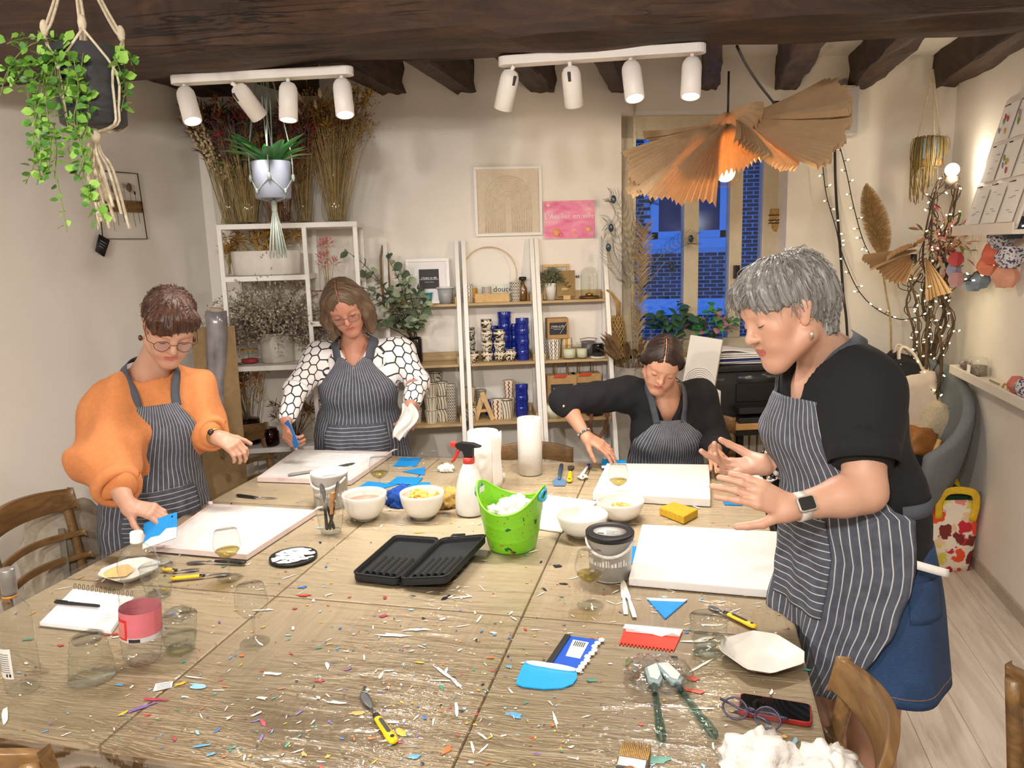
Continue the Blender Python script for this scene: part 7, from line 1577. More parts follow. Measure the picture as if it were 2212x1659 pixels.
# ================================================================ CHAIRS, ARMCHAIR, BAGS
M_CH=wood_mat('chair_oak','#5c442a','#80603a','#967446',.38,'x',1.0,.18,.08,.15)
def chair(label,x,y,rz,seat_h=.46):
 """bentwood café chair; local -y is its front, the back stands at +y"""
 t=thing('wooden_chair',label,'chair',(x,y,0),rz,'wooden chairs round the tables')
 q=B(); q.prism(rrect(.205,.20,.06,8),seat_h-.022,seat_h); part('seat',q,M_CH,t,.006)
 q=B(); q.prism(rrect(.18,.175,.05,6),seat_h-.06,seat_h-.022); part('seat_frame',q,M_CH,t)
 for sx in (-1,1):
  q=B(); q.tube([(sx*.17,-.165,seat_h-.03),(sx*.18,-.185,0)],[.02,.014],8); part('leg',q,M_CH,t)
  q=B(); q.tube(gtube([(sx*.165,.25,0),(sx*.17,.185,seat_h-.1),(sx*.18,.19,seat_h+.1),(sx*.185,.235,.84)],12),[.016]*12+[.019]+[.017]*0,8) if False else q.tube(gtube([(sx*.165,.25,0),(sx*.17,.185,seat_h-.1),(sx*.18,.19,seat_h+.1),(sx*.185,.235,.84)],12),.0175,8); part('back_leg',q,M_CH,t)
 def arc(u,z,d=0):a=(2*u-1); return Vector((a*.205,.245+(z-.84)*.2+.055*(1-a*a)-.03,z))
 def railf(z0,z1,th,name):
  q=B(); n=16; vs=[]
  for i in range(n+1):
   u=i/n; h=(z1-z0)*(.86+.14*sin(u*pi)); zc=(z0+z1)/2+.012*sin(u*pi)
   for dz,dy in ((-h/2,-th/2),(h/2,-th/2),(h/2,th/2),(-h/2,th/2)):vs.append(arc(u,zc+dz)+Vector((0,dy,0)))
  fs=[(i*4+j,(i+1)*4+j,(i+1)*4+(j+1)%4,i*4+(j+1)%4) for i in range(n) for j in range(4)]+[(3,2,1,0),tuple(n*4+j for j in range(4))]
  q.add(vs,[tuple(reversed(f)) for f in fs],True); return part(name,q,M_CH,t,.004)
 railf(.775,.865,.022,'top_rail'); railf(.665,.690,.016,'back_rail'); railf(.575,.600,.016,'back_rail')
 q=B(); q.tube([(-.17,-.175,.2),(-.165,.22,.22)],.009,6); q.tube([(.17,-.175,.2),(.165,.22,.22)],.009,6); q.tube([(-.168,.0,.21),(.168,.0,.21)],.009,6); part('stretcher',q,M_CH,t)
 return t
chair('wooden chair with a broad top rail beside the notebook and wine bottle',-2.18,2.27,radians(92))
chair('wooden chair behind the raised hand of the woman in the orange jumper',-2.03,3.44,radians(88))
chair('wooden chair with only its top rail showing behind the kitchen rolls',-.73,3.34,radians(4)).scale=(.93,)*3
chair('wooden chair under the seated woman',.02,3.80,radians(2))
chair('wooden chair whose curved rail stands nearest beside the phone',.095,1.46,radians(-93))
chair('wooden chair seen in slats between the canvas and the striped apron',.11,2.62,radians(-92))
chair('wooden chair cut off at the picture corner by the open floor',.955,1.70,radians(135))
chair('wooden chair cut off at the near table edge below the wine bottle',-1.36,1.28,radians(178))
# grey tub armchair
AC=tp(1985,1120,.1); AC=Vector((1.0,4.50,0)); t=thing('armchair','grey upholstered shell armchair in the corner, piled with bags','armchair',AC,radians(-35)); M_GREY=mat('grey_felt','#73797e',.95,var=.08,scale=90,bump=.5)
q=B()
def shell(u,v):
 a=radians(-128+256*u)-pi/2+pi; top=.60+.48*(.5+.5*cos(radians(-128+256*u)))**1.2; z=.30+(top-.30)*v; r=.30+.10*sin(v*pi*.55)+.03*v; return (r*sin(radians(-128+256*u))*1.0,r*cos(radians(-128+256*u))*.95,z)
q.grid(shell,40,14); part('shell',q,M_GREY,t,solid=.06,sub=1)
q=B(); q.ball((0,-.04,.38),(.33,.33,.09),28,10); part('seat_cushion',q,M_GREY,t); q=B(); q.lathe([(0,.26),(.26,.27),(.33,.34),(0,.34)],30); part('seat_pan',q,M_GREY,t)
for sx in (-1,1):
 for sy in (-1,1):q=B(); q.tube([(sx*.2,sy*.2,.28),(sx*.27,sy*.27,0)],[.016,.010],8); part('leg',q,M_BLKM,t)
def soft(name,label,cat,m_,loc,sz,rot,seed=0,amp=.08,pw=.5,sub=0,n=24):
 q=B(); r=random.Random(seed); ph=[r.uniform(0,6) for _ in range(6)]
 def f(u,v):
  a=2*pi*u; b_=-pi/2+pi*v; cx=cos(b_)*cos(a); cy=cos(b_)*sin(a); cz=sin(b_); s=lambda w:math.copysign(abs(w)**pw,w); k=1+amp*(sin(cx*6+ph[0])*sin(cz*7+ph[1])+.6*sin(cy*9+cz*11+ph[2])); return (s(cx)*sz[0]*k,s(cy)*sz[1]*k,s(cz)*sz[2]*k)
 q.grid(f,n,n//2+4); return solo(name,label,cat,q,m_,loc,0,None,0,rot)
bk=soft('black_bag','soft black fabric bag slumped on the armchair behind the grey haired woman','bag',mat('black_cloth','#191a1f',.9,var=.2),dp(1938,812,4.42),(.10,.12,.13),(0,.3,0),3)
tb=soft('leather_tote','cream leather tote bag standing in the armchair','bag',mat('cream_leather','#cdbfb0',.45,var=.05),dp(1983,868,4.38),(.11,.09,.19),(0,radians(-14),0),5,.04,.35)
for dy in (-.05,.05):q=B(); q.tube(gtube([(-.05,dy,.16),(-.06,dy,.28),(-.03,dy,.34),(.02,dy,.28),(.05,dy,.16)],16),.010,8,True,((0,1,0),1.8)); part('handle',q,mat('cream_leather'),tb)
cu=soft('cushion','cream knobbly cushion on the seat of the armchair','cushion',mat('cream_boucle','#c9bba2',.98,var=.15,scale=90,bump=1.0),dp(2022,918,4.34),(.13,.10,.13),(.2,.5,.3),8,.06,.5)
soft('brown_bag','small tan leather bag in the armchair below the tote','bag',mat('tan_leather','#9a642f',.5,var=.15),dp(1978,955,4.28),(.09,.09,.09),(0,.2,.4),11,.08,.6)
soft('black_purse','black leather purse under the tan bag','bag',mat('black_cloth'),dp(1985,1000,4.28),(.11,.08,.06),(0,.1,.2),13,.05,.5)
p=dp(2022,962,4.2); t=thing('hand_tool','garden tool with a pale wooden handle stuck between the bags','tool',p); q=B(); q.tube([dp(2030,950,4.2)-p,dp(2012,992,4.2)-p],[.014,.012],10); part('handle',q,mat('pine'),t); q=B(); q.tube([dp(2012,992,4.2)-p,dp(2004,1015,4.2)-p],[.008,.014],8); part('steel_head',q,M_STEEL,t)
# flowered shopping bag on the floor
fb_=tp(2068,1238,0); FBL=Vector((fb_.x-.05,fb_.y+.10,0)); t=thing('shopping_bag','flower-printed canvas bag with yellow handles and green wool, on the floor by the wall','bag',FBL,radians(12)); BW,BD,BH=.135,.10,.40
def floral():
 m_=NT('flower_print'); v=m_.coord('Object'); vo=m_.new('ShaderNodeTexVoronoi'); vo.inputs['Scale'].default_value=14; n=m_.new('ShaderNodeTexNoise'); n.inputs['Scale'].default_value=20; ad=m_.new('ShaderNodeVectorMath'); ad.operation='MULTIPLY_ADD'; m_.l(v,n.inputs['Vector']); m_.l(n.outputs['Color'],ad.inputs[0]); ad.inputs[1].default_value=(.07,)*3; m_.l(v,ad.inputs[2]); m_.l(ad.outputs[0],vo.inputs['Vector'])
 s=m_.new('ShaderNodeSeparateColor'); m_.l(vo.outputs['Color'],s.inputs[0]); pal=m_.ramp(s.outputs[0],[(0,'#e9522f'),(.22,'#c92b3c'),(.4,'#e8c9a6'),(.55,'#e0d35f'),(.7,'#ef8f86'),(.85,'#7a2f2a')],'CONSTANT')
 m_.col(m_.mix(m_.ramp(vo.outputs['Distance'],[(.52,(1,1,1)),(.58,(0,0,0))]),'#efe5d3',pal)); m_.set(Roughness=.85); return m_.m
q=B()
def side(u,v):a=2*pi*u; s=lambda w:math.copysign(abs(w)**.45,w); k=1-.10*(1-v)**3+.02*sin(a*3+v*5); dip=.05*abs(cos(a))**2*v; return (s(cos(a))*BW*k,s(sin(a))*BD*k,BH*v-dip)
q.grid(side,44,12); part('bag_cloth',q,floral(),t,solid=.004); q=B(); q.cbox((0,0,.004),(BW*1.3,BD*1.3,.006)); part('bag_base',q,mat('paint_d9b52e','#d9b52e'),t)
for dy,lx in ((-BD,-.0),(BD,.03)):q=B(); q.tube(gtube([(-.085+lx,dy,BH-.10),(-.085+lx,dy*1.05,BH+.0),(-.05+lx,dy*1.3,BH+.06),(.06+lx,dy*1.35,BH+.05),(.095+lx,dy*1.15,BH-.02),(.09+lx,dy*1.0,BH-.12)],22),.020,10,True,((0,1,0),.2)); part('handle',q,mat('yellow_webbing','#e0b82a',.8),t)
ww=soft('green_wool','dark green knitted wool bulging out of the flowered bag','knitting',mat('green_knit','#1f4a2c',.98,var=.3,scale=120,bump=1.0),FBL+Vector((0,0,BH-.03)),(.105,.075,.075),(.1,.1,.2),17,.12,.7)
bp_=soft('canvas_backpack','pale grey canvas backpack behind the chair by the plastered wall','bag',mat('linen_grey','#a89f90',.95,var=.12,scale=40,bump=.4),Vector((-2.52,2.52,.42)),(.12,.17,.35),(0,.08,-.1),23,.06,.6)
q=B(); q.tube(gtube([(.09,-.1,.3),(.14,-.13,.1),(.12,-.1,-.2)],12),.018,8,True,((0,1,0),.4)); q.tube(gtube([(-.02,-.04,.33),(0,0,.39),(.02,.04,.33)],8),.010,7); part('strap',q,mat('strap_grey','#6f6a60',.9),bp_)
# ================================================================ PEOPLE
# a figure is the smooth union of tapered limbs, meshed by surface nets
def V3(a):return np.array([a[0],a[1],a[2]],np.float64)
def iv(x,y,z):return right*x-down*y-fwd*z
def cone(a,b,ra,rb=None,k=.02,flat=None,op=1):return (V3(a),V3(b),ra,ra if rb is None else rb,k,None if flat is None else (V3(Vector(flat[0]).normalized()),flat[1]),op)
def pdist(pr,X,Y,Z):
 a,b,ra,rb,k,fl,op=pr; px,py,pz=X-a[0],Y-a[1],Z-a[2]; ba=b-a
 if fl is not None:
  d,s=fl; c=(px*d[0]+py*d[1]+pz*d[2])*(1/s-1); px,py,pz=px+c*d[0],py+c*d[1],pz+c*d[2]; ba=ba+d*(ba.dot(d)*(1/s-1))
 L=ba.dot(ba)
 t=np.clip((px*ba[0]+py*ba[1]+pz*ba[2])/L,0,1) if L>1e-12 else 0
 r=ra+(rb-ra)*t
 return np.sqrt((px-ba[0]*t)**2+(py-ba[1]*t)**2+(pz-ba[2]*t)**2)-r
def blend(D,d,k,op):
 if op>0:h=np.clip(.5+.5*(D-d)/k,0,1); return D+(d-D)*h-k*h*(1-h)
 h=np.clip(.5-.5*(d+D)/k,0,1); return D+(-d-D)*h+k*h*(1-h)
def evalp(prims,P):
 D=np.full(len(P),.5)
 for pr in prims:D=blend(D,pdist(pr,P[:,0],P[:,1],P[:,2]),pr[4],pr[6])
 return D
def mesh_sdf(prims,h,pad=.03,post=None,grow=0,lo=None,hi=None):
 """surface nets of the blended distance field -> vertices, quads"""
 if lo is None:
  add=[p for p in prims if p[6]>0]
  lo=np.min([np.minimum(p[0]-p[2],p[1]-p[3]) for p in add],0)-pad-grow; hi=np.max([np.maximum(p[0]+p[2],p[1]+p[3]) for p in add],0)+pad+grow
 n=np.ceil((hi-lo)/h).astype(int)+1; ax=[lo[i]+h*np.arange(n[i]) for i in range(3)]; D=np.full(n,.3)
 for pr in prims:
  m_=pr[4]*1.5+3*h+grow; l2=np.minimum(pr[0]-pr[2],pr[1]-pr[3])-m_; h2=np.maximum(pr[0]+pr[2],pr[1]+pr[3])+m_
  i0=np.clip(np.floor((l2-lo)/h).astype(int),0,n); i1=np.clip(np.ceil((h2-lo)/h).astype(int)+1,0,n)
  if (i1<=i0).any():continue
  s=tuple(slice(i0[i],i1[i]) for i in range(3)); X,Y,Z=np.meshgrid(*[ax[i][s[i]] for i in range(3)],indexing='ij',sparse=True)
  D[s]=blend(D[s],pdist(pr,X,Y,Z),pr[4],pr[6])
 if grow:D=D-grow
 if post is not None:X,Y,Z=np.meshgrid(*ax,indexing='ij',sparse=True); D=post(X,Y,Z,D)
 S=D<0; cs=[(i,j,k) for i in (0,1) for j in (0,1) for k in (0,1)]
 sl_=lambda A,c:A[c[0]:A.shape[0]-1+c[0],c[1]:A.shape[1]-1+c[1],c[2]:A.shape[2]-1+c[2]]
 cnt=sum(sl_(S,c).astype(np.int8) for c in cs); act=(cnt>0)&(cnt<8); idx=np.argwhere(act); num=np.full(act.shape,-1,np.int64); num[act]=np.arange(len(idx))
 vals={c:D[idx[:,0]+c[0],idx[:,1]+c[1],idx[:,2]+c[2]] for c in cs}; acc=np.zeros((len(idx),3)); w=np.zeros(len(idx))
 for c in cs:
  for a in range(3):
   if c[a]:continue
   e=list(c); e[a]=1; v0,v1=vals[c],vals[tuple(e)]; m_=(v0<0)!=(v1<0); t=np.where(m_,v0/np.where(m_,v0-v1,1),0)
   p=np.tile(np.array(c,float),(len(idx),1)); p[:,a]+=t; acc+=p*m_[:,None]; w+=m_
 vs=lo+(idx+acc/w[:,None])*h; fs=[]
 for a in range(3):
  b,c=(a+1)%3,(a+2)%3
  A0=np.take(S,range(S.shape[a]-1),a); A1=np.take(S,range(1,S.shape[a]),a); E=np.argwhere(A0!=A1)
  E=E[(E[:,b]>0)&(E[:,c]>0)&(E[:,b]<S.shape[b]-1)&(E[:,c]<S.shape[c]-1)]
  if not len(E):continue
  def cell(db,dc):q=E.copy(); q[:,b]-=db; q[:,c]-=dc; return num[q[:,0],q[:,1],q[:,2]]
  Q=np.stack([cell(1,1),cell(0,1),cell(0,0),cell(1,0)],1); fl=~S[E[:,0],E[:,1],E[:,2]]; Q[fl]=Q[fl][:,::-1]; fs.append(Q)
 return vs,np.concatenate(fs) if fs else np.zeros((0,4),int)
def np_obj(name,vs,fs,mats,parent,mi=None,uv=None):
 me=bpy.data.meshes.new(name); me.from_pydata(vs.tolist(),[],fs.tolist())
 for m_ in (mats if isinstance(mats,(list,tuple)) else [mats]):me.materials.append(m_)
 me.polygons.foreach_set('use_smooth',[True]*len(me.polygons))
 if mi is not None:me.polygons.foreach_set('material_index',mi.astype(np.int32))
 if uv is not None:a=me.attributes.new('uvp','FLOAT_VECTOR','POINT'); a.data.foreach_set('vector',uv.astype(np.float32).ravel())
 me.update(); return link(name,me,parent)
def skin_mat(name,c,red):
 t=NT(name); v=t.coord('Object'); n=t.noise(v,9,4,.6); n2=t.noise(v,120,3)
 t.col(t.mix(t.ramp(n,[(.35,(0,0,0)),(.75,(.75,)*3)]),c,red)); t.set(Roughness=.48,Subsurface_Weight=.12,Subsurface_Scale=.01); t.p.inputs['Subsurface Radius'].default_value=(1,.35,.2)
 t.bump(n2,.12,.0012); return t.m
def hair_mat(name,stops,rough=.38):
 t=NT(name); v=t.coord('uvp',(1,.12,1)); n=t.noise(v,30,4,.6,.2); n2=t.noise(t.coord('uvp',(1,.2,1)),5,3)
 t.col(t.ramp(t.math('MULTIPLY_ADD',n2,.45,t.math('MULTIPLY',n,.55)),stops)); t.set(Roughness=rough,Anisotropic=.5); t.bump(n,.6,.004); return t.m
def stripe_mat():
 t=NT('pinstripe'); s=t.new('ShaderNodeSeparateXYZ'); t.l(t.coord('uvp'),s.inputs[0]); wv=t.noise(t.coord('Object'),14,2)
 x=t.math('FRACT',t.math('MULTIPLY',t.math('ADD',s.outputs[0],t.math('MULTIPLY',wv,.0025)),1/.0195)); ln=t.ramp(t.math('ABSOLUTE',t.math('SUBTRACT',x,.5)),[(.045,(1,1,1)),(.085,(0,0,0))])
 t.col(t.mix(ln,t.ramp(t.noise(t.coord('Object'),40,3),[(.3,'#41444f'),(.7,'#545864')]),'#b9b9bd')); t.set(Roughness=.9); t.bump(t.noise(t.coord('Object'),380,2),.15,.001); return t.m
M_APR=stripe_mat(); M_STRAP=mat('apron_strap','#4c505a',.9,var=.06)
M_LIP=mat('lips','#b0605a',.4,var=.05); M_BROW=mat('brow','#5b4437',.8)
def honey_mat():
 t=NT('honeycomb_print'); s=t.new('ShaderNodeSeparateXYZ'); t.l(t.coord('uvp'),s.inputs[0]); sx,sy=.046,.070
 def hexd(ox,oy):
  fx=t.math('SUBTRACT',t.math('FRACT',t.math('ADD',t.math('MULTIPLY',s.outputs[0],1/sx),ox)),.5); fy=t.math('SUBTRACT',t.math('FRACT',t.math('ADD',t.math('MULTIPLY',s.outputs[1],1/(sy*1.5)),oy)),.5)
  ax=t.math('ABSOLUTE',fx); ay=t.math('ABSOLUTE',fy)
  return t.math('MAXIMUM',ax,t.math('MULTIPLY_ADD',ax,.5,t.math('MULTIPLY',ay,1.5)))
 d=t.math('MINIMUM',hexd(0,0),hexd(.5,.5)); t.col(t.mix(t.ramp(d,[(.425,(0,0,0)),(.45,(1,1,1))]),'#efeaea','#19171b')); t.set(Roughness=.6); return t.m
def finger_chain(base,d,n,lens,rs,curl,k=.004):
 """segments bending about (d x n) towards the palm"""
 out=[]; ax=d.cross(n); p=Vector(base); tips=[]
 for i,(L,r) in enumerate(zip(lens,rs)):
  d=(Matrix.Rotation(-curl[i],3,ax)@d); q=p+d*L; out.append(cone(p,q,r,rs[min(i+1,len(rs)-1)]*.94,k if i else .008)); p=q
 return out,p,d
def hand(wr,d,n,th,curls,s=1.0,thumb=(.5,.25,.2),spread=.07,td=(.55,.75,-.35)):
 """d: along the fingers, n: out of the back of the hand, th: +1 when the thumb lies at d x n ... -1 on the other side"""
 wr=Vector(wr); d=Vector(d).normalized(); n=Vector(n); n=(n-d*n.dot(d)).normalized(); y=n.cross(d)*th; pr=[]; tips=[]
 for i,(yo,L) in enumerate(((.026,(.044,.026,.021)),(.009,(.048,.030,.022)),(-.009,(.044,.028,.021)),(-.025,(.035,.021,.019)))):
  kn=wr+(d*(.088-.004*abs(i-1))+y*yo+n*.002)*s; pr.append(cone(wr+(d*.008+y*yo*.62)*s,kn,.0135*s,.0105*s,.014,(n,.95)))
  fd=(d+y*(spread*(1.2-i*.85))).normalized(); f,tip,fdir=finger_chain(kn,fd,n,[l*s for l in L],[.0092*s,.0082*s,.0074*s],curls[i]); pr+=f; tips.append((tip,fdir))
 tb=wr+(d*.022+y*.024-n*.004)*s; t0=(d*td[0]+y*td[1]+n*td[2]).normalized(); q1=tb+t0*.045*s; pr.append(cone(wr+(d*.012+y*.012)*s,tb,.014*s,.0145*s,.014)); pr.append(cone(tb,q1,.0145*s,.0108*s,.012))
 a2=(t0*(1-thumb[0]*.5)+d*thumb[0]-n*thumb[2]).normalized(); q2=q1+a2*.032*s; a3=(a2+d*thumb[1]-n*thumb[2]).normalized(); q3=q2+a3*.024*s; pr+=[cone(q1,q2,.0105*s,.0094*s,.005),cone(q2,q3,.0094*s,.0078*s,.004)]; tips.append((q3,a3)); return pr,tips
def head_prims(s=1.0):
 c=lambda a,b,ra,rb=None,k=.02,fl=None,op=1:cone(np.array(a)*s,np.array(b)*s,ra*s,(ra if rb is None else rb)*s,k*s,fl,op)
 P=[c((0,-.028,.034),(0,.012,.036),.080,.076,.02,((1,0,0),.94)),c((0,.03,.02),(0,.036,-.05),.062,.050,.03,((1,0,0),1.0)),c((0,.052,-.072),(0,.060,-.092),.033,.022,.025)]
 for sx in (-1,1):
  P+=[c((sx*.052,.0,-.055),(sx*.012,.062,-.095),.022,.017,.03),c((sx*.036,.055,-.022),(sx*.03,.062,-.045),.026,.022,.022),c((sx*.012,.083,.024),(sx*.04,.070,.026),.011,.010,.014)]
 P+=[c((0,.080,.012),(0,.088,.004),.010,.009,.012)]
 for sx in (-1,1):P+=[c((sx*.031,.102,.001),(sx*.036,.102,.001),.013,.013,.016,None,-1)]
 for sx in (-1,1):P+=[c((sx*.031,.0765,.001),(sx*.033,.0765,.001),.0135,.0135,.004)]
 P+=[c((0,.086,.010),(0,.104,-.024),.0075,.0095,.010),c((0,.104,-.025),(0,.106,-.029),.0095,.0095,.006)]
 for sx in (-1,1):P+=[c((sx*.009,.096,-.031),(sx*.0105,.092,-.031),.0068,.0062,.006)]
 P+=[c((-.018,.080,-.059),(-.004,.0885,-.0545),.0042,.0055,.006),c((.018,.080,-.059),(.004,.0885,-.0545),.0042,.0055,.006),c((-.014,.081,-.067),(.014,.081,-.067),.0062,.0062,.007),c((-.02,.091,-.0612),(.02,.091,-.0612),.002,.002,.003,None,-1)]
 for sx in (-1,1):P+=[c((sx*.074,-.006,.012),(sx*.070,.002,-.022),.016,.010,.006,((1,.35*sx,0),.42)),c((sx*.084,.0,.004),(sx*.082,.002,-.008),.007,.005,.004,((1,0,0),.6),-1)]
 return P
def frame(f,u):
 f=Vector(f).normalized(); u=Vector(u); u=(u-f*u.dot(f)).normalized(); r=f.cross(u); return Matrix((r,f,u)).transposed()
def xf(prims,R,c):
 R_=np.array(R); c=V3(c); return [(R_@p[0]+c,R_@p[1]+c,p[2],p[3],p[4],None if p[5] is None else (R_@p[5][0],p[5][1]),p[6]) for p in prims]
def hair(par,R,c,s,prims,post,m_,param,strands=0,slen=(.6,1.2),lift=.006,seed=1,amp=.004,crown=(0,-.03,.05),h=.0038,zf=.03,name='hair'):
 """hair cap in head coordinates, grooved along its strands, with loose strands over it"""
 def pst(X,Y,Z,D):
  D=post(X,Y,Z,D); u,w=param(X,Y,Z); g=np.sin(u*61+2*np.sin(u*17)+w*3)*.5+np.sin(u*117+w*5)*.35+np.sin(u*29+1)*.5; return D+amp*s*g*.8
 vs,fs=mesh_sdf([(p[0]*s,p[1]*s,p[2]*s,p[3]*s,p[4]*s,p[5],p[6]) for p in prims],h,.02,pst); u,w=param(vs[:,0]/1,vs[:,1]/1,vs[:,2]/1); uv=np.stack([u,w,0*u],1)
 R_=np.array(R); o=np_obj(name,vs@R_.T+V3(c),fs,m_,par,None,uv)
 if strands:
  r=random.Random(seed); q=B(); q.M=Matrix.Translation(c)@R.to_4x4(); cr=Vector(crown)*s
  for k in range(strands):
   i=r.randrange(len(vs)); p=Vector(vs[i]); rad=(p-cr); d=rad.normalized(); a=p.x; side=Vector((d.y,-d.x,0)); t=(Vector((0,0,1)).cross(d)).cross(d); t=t.normalized() if t.length>.1 else Vector((0,1,-.3)); t=(t+side*r.gauss(0,.25)+Vector((0,r.gauss(.1,.15),0))).normalized()
   L=.035*r.uniform(*slen)*s; pts=[p-d*.004]
   for j in range(4):pts.append(p+t*L*(j+1)/4+d*(lift*sin((j+1)/4*pi*.6)*r.uniform(.3,1.3))-d*(.5*(L*(j+1)/4)**2/max(rad.length,.05)))
   e_=pts[-1]/s
   if e_.y>.035 and e_.z<zf and abs(e_.x)<.085:continue
   n0=len(q.v); q.tube(pts,[.0012,.0013,.0011,.0008,.0003],3,False)
   x0=r.uniform(0,9)
   for j in range(n0,len(q.v)):q.uv[j]=(x0,j*.01,0)
  part('hair_strands',q,m_,o,kind='stuff')
 return o
def trace(prims,org,dirs,off,far):
 """march from org along dirs onto the surface at distance off"""
 P=org.copy(); T=np.zeros(len(P))
 for _ in range(46):d=evalp(prims,P)-off; st=np.clip(d*.75,-.02,.06); T=np.clip(T+st,0,far); P=org+dirs*T[:,None]
 return P
def apron(par,prims,axis,F,rows,nu=56,nv=60,fold=.012,off=.012,seed=0,name='apron',ur=(-1,1),m_=None,rot=False,zr=None,notch=0):
 """cloth wrapped from the front round the body; rows: (z, half angle in degrees); axis: (z, x, y)"""
 F=Vector(F); a0=atan2(F.y,F.x); zs=np.linspace(*(zr or (rows[0][0],rows[-1][0])),nv+1); uu=np.linspace(ur[0],ur[1],nu+1); az=np.array([a[0] for a in axis]); o_=np.argsort(az)
 hw=np.interp(-zs,[-r[0] for r in rows],[r[1] for r in rows]); cx=np.interp(zs,az[o_],np.array([a[1] for a in axis])[o_]); cy=np.interp(zs,az[o_],np.array([a[2] for a in axis])[o_])
 A=a0+np.radians(hw)[:,None]*uu[None,:]; Z=np.tile(zs[:,None],(1,nu+1))
 if notch:Z=Z-notch*np.clip(1-abs(uu)[None,:]*1.6,0,1)*np.clip(1-(rows[0][0]-Z)/.12,0,1)
 D=np.stack([-np.cos(A),-np.sin(A),0*A],2).reshape(-1,3); O_=np.stack([cx[:,None]+.75*np.cos(A),cy[:,None]+.75*np.sin(A),Z],2).reshape(-1,3)
 P=trace(prims,O_,D,off,.74); zt,zb=zs[0],zs[-1]
 low=np.clip((rows[0][0]-.28-P[:,2])/.5,0,1); am=(A-a0).ravel(); w=fold*low*(np.sin(am*7+seed+P[:,2]*3)+.6*np.sin(am*13+seed*2-P[:,2]*5))+.004*np.sin(P[:,2]*38+am*5+seed)*np.sin(am*4+P[:,2]*17); P=P-D*w[:,None]
 G=P.reshape(nv+1,nu+1,3); dl=np.linalg.norm(np.diff(G,axis=1),axis=2); arc=np.concatenate([np.zeros((nv+1,1)),np.cumsum(dl,1)],1); arc-=np.interp(0,uu,np.arange(nu+1)) and arc[:,[nu//2]] if ur[0]<0<ur[1] else 0
 arc=arc*.45+np.mean(arc,0)[None,:]*.55
 uv=np.stack([Z if rot else arc,arc if rot else Z,0*Z],2).reshape(-1,3); fs=np.array([(j*(nu+1)+i,(j+1)*(nu+1)+i,(j+1)*(nu+1)+i+1,j*(nu+1)+i+1) for j in range(nv) for i in range(nu)])
 o=np_obj(name,P,fs,m_ or M_APR,par,None,uv); md=o.modifiers.new('thick','SOLIDIFY'); md.thickness=.003; return o,G
def band(par,name,pts,w,m_,prims=None,off=.006,n=30,nrm=None):
 c=gtube(pts,n); P=np.array([V3(p) for p in c])
 if prims is not None:
  for _ in range(12):
   d=evalp(prims,P); e=.004; g=np.stack([evalp(prims,P+e*np.eye(3)[i])-d for i in range(3)],1); g/=np.linalg.norm(g,axis=1)[:,None]+1e-9; P=P+g*np.clip(off-d,-.003,.02)[:,None]
  for _ in range(3):P[1:-1]=.5*P[1:-1]+.25*(P[:-2]+P[2:])
  d=evalp(prims,P); G=np.stack([evalp(prims,P+.004*np.eye(3)[i])-d for i in range(3)],1); G/=np.linalg.norm(G,axis=1)[:,None]+1e-9
 q=B(); n_=len(P); T=np.gradient(P,axis=0); T/=np.linalg.norm(T,axis=1)[:,None]; S=np.cross(T,G); S/=np.linalg.norm(S,axis=1)[:,None]
 q.grid(lambda u,v:tuple(P[round(v*(n_-1))]+S[round(v*(n_-1))]*(u-.5)*w+G[round(v*(n_-1))]*.001),2,n_-1); return part(name,q,m_,par,solid=.003)
def spectacles(par,R,c,s,m_,zdrop=-.004,wide=.034,rr=(.024,.019),rect=1.0):
 q=B(); q.M=Matrix.Translation(c)@R.to_4x4()
 for sx in (-1,1):
  def pw(w):return math.copysign(abs(w)**rect,w)
  ring=[(sx*wide*s+rr[0]*s*pw(cos(a)),(.099-.006*abs(cos(a)))*s,(zdrop+rr[1]*pw(sin(a)))*s) for a in np.linspace(0,2*pi,25)]; q.tube(ring,.0011*s,6,False); q.tube([(sx*(wide+rr[0])*s,.094*s,(zdrop+.006)*s),(sx*.075*s,.080*s,(zdrop+.008)*s),(sx*.080*s,.02*s,.008*s),(sx*.078*s,-.012*s,-.002*s)],.0012*s,6)
 q.tube([(-.011*s,.099*s,(zdrop+.006)*s),(0,.104*s,(zdrop+.009)*s),(.011*s,.099*s,(zdrop+.006)*s)],.0012*s,6); o=part('spectacles',q,m_,par)
 for sx in (-1,1):
  q=B(); q.M=Matrix.Translation(c)@R.to_4x4(); q.add([(sx*wide*s+rr[0]*s*.97*cos(a),.098*s,(zdrop+rr[1]*.97*sin(a))*s) for a in np.linspace(0,2*pi,20,False)],[tuple(range(20))])
  part('lens',q,thin_glass('spectacle_lens'),o)
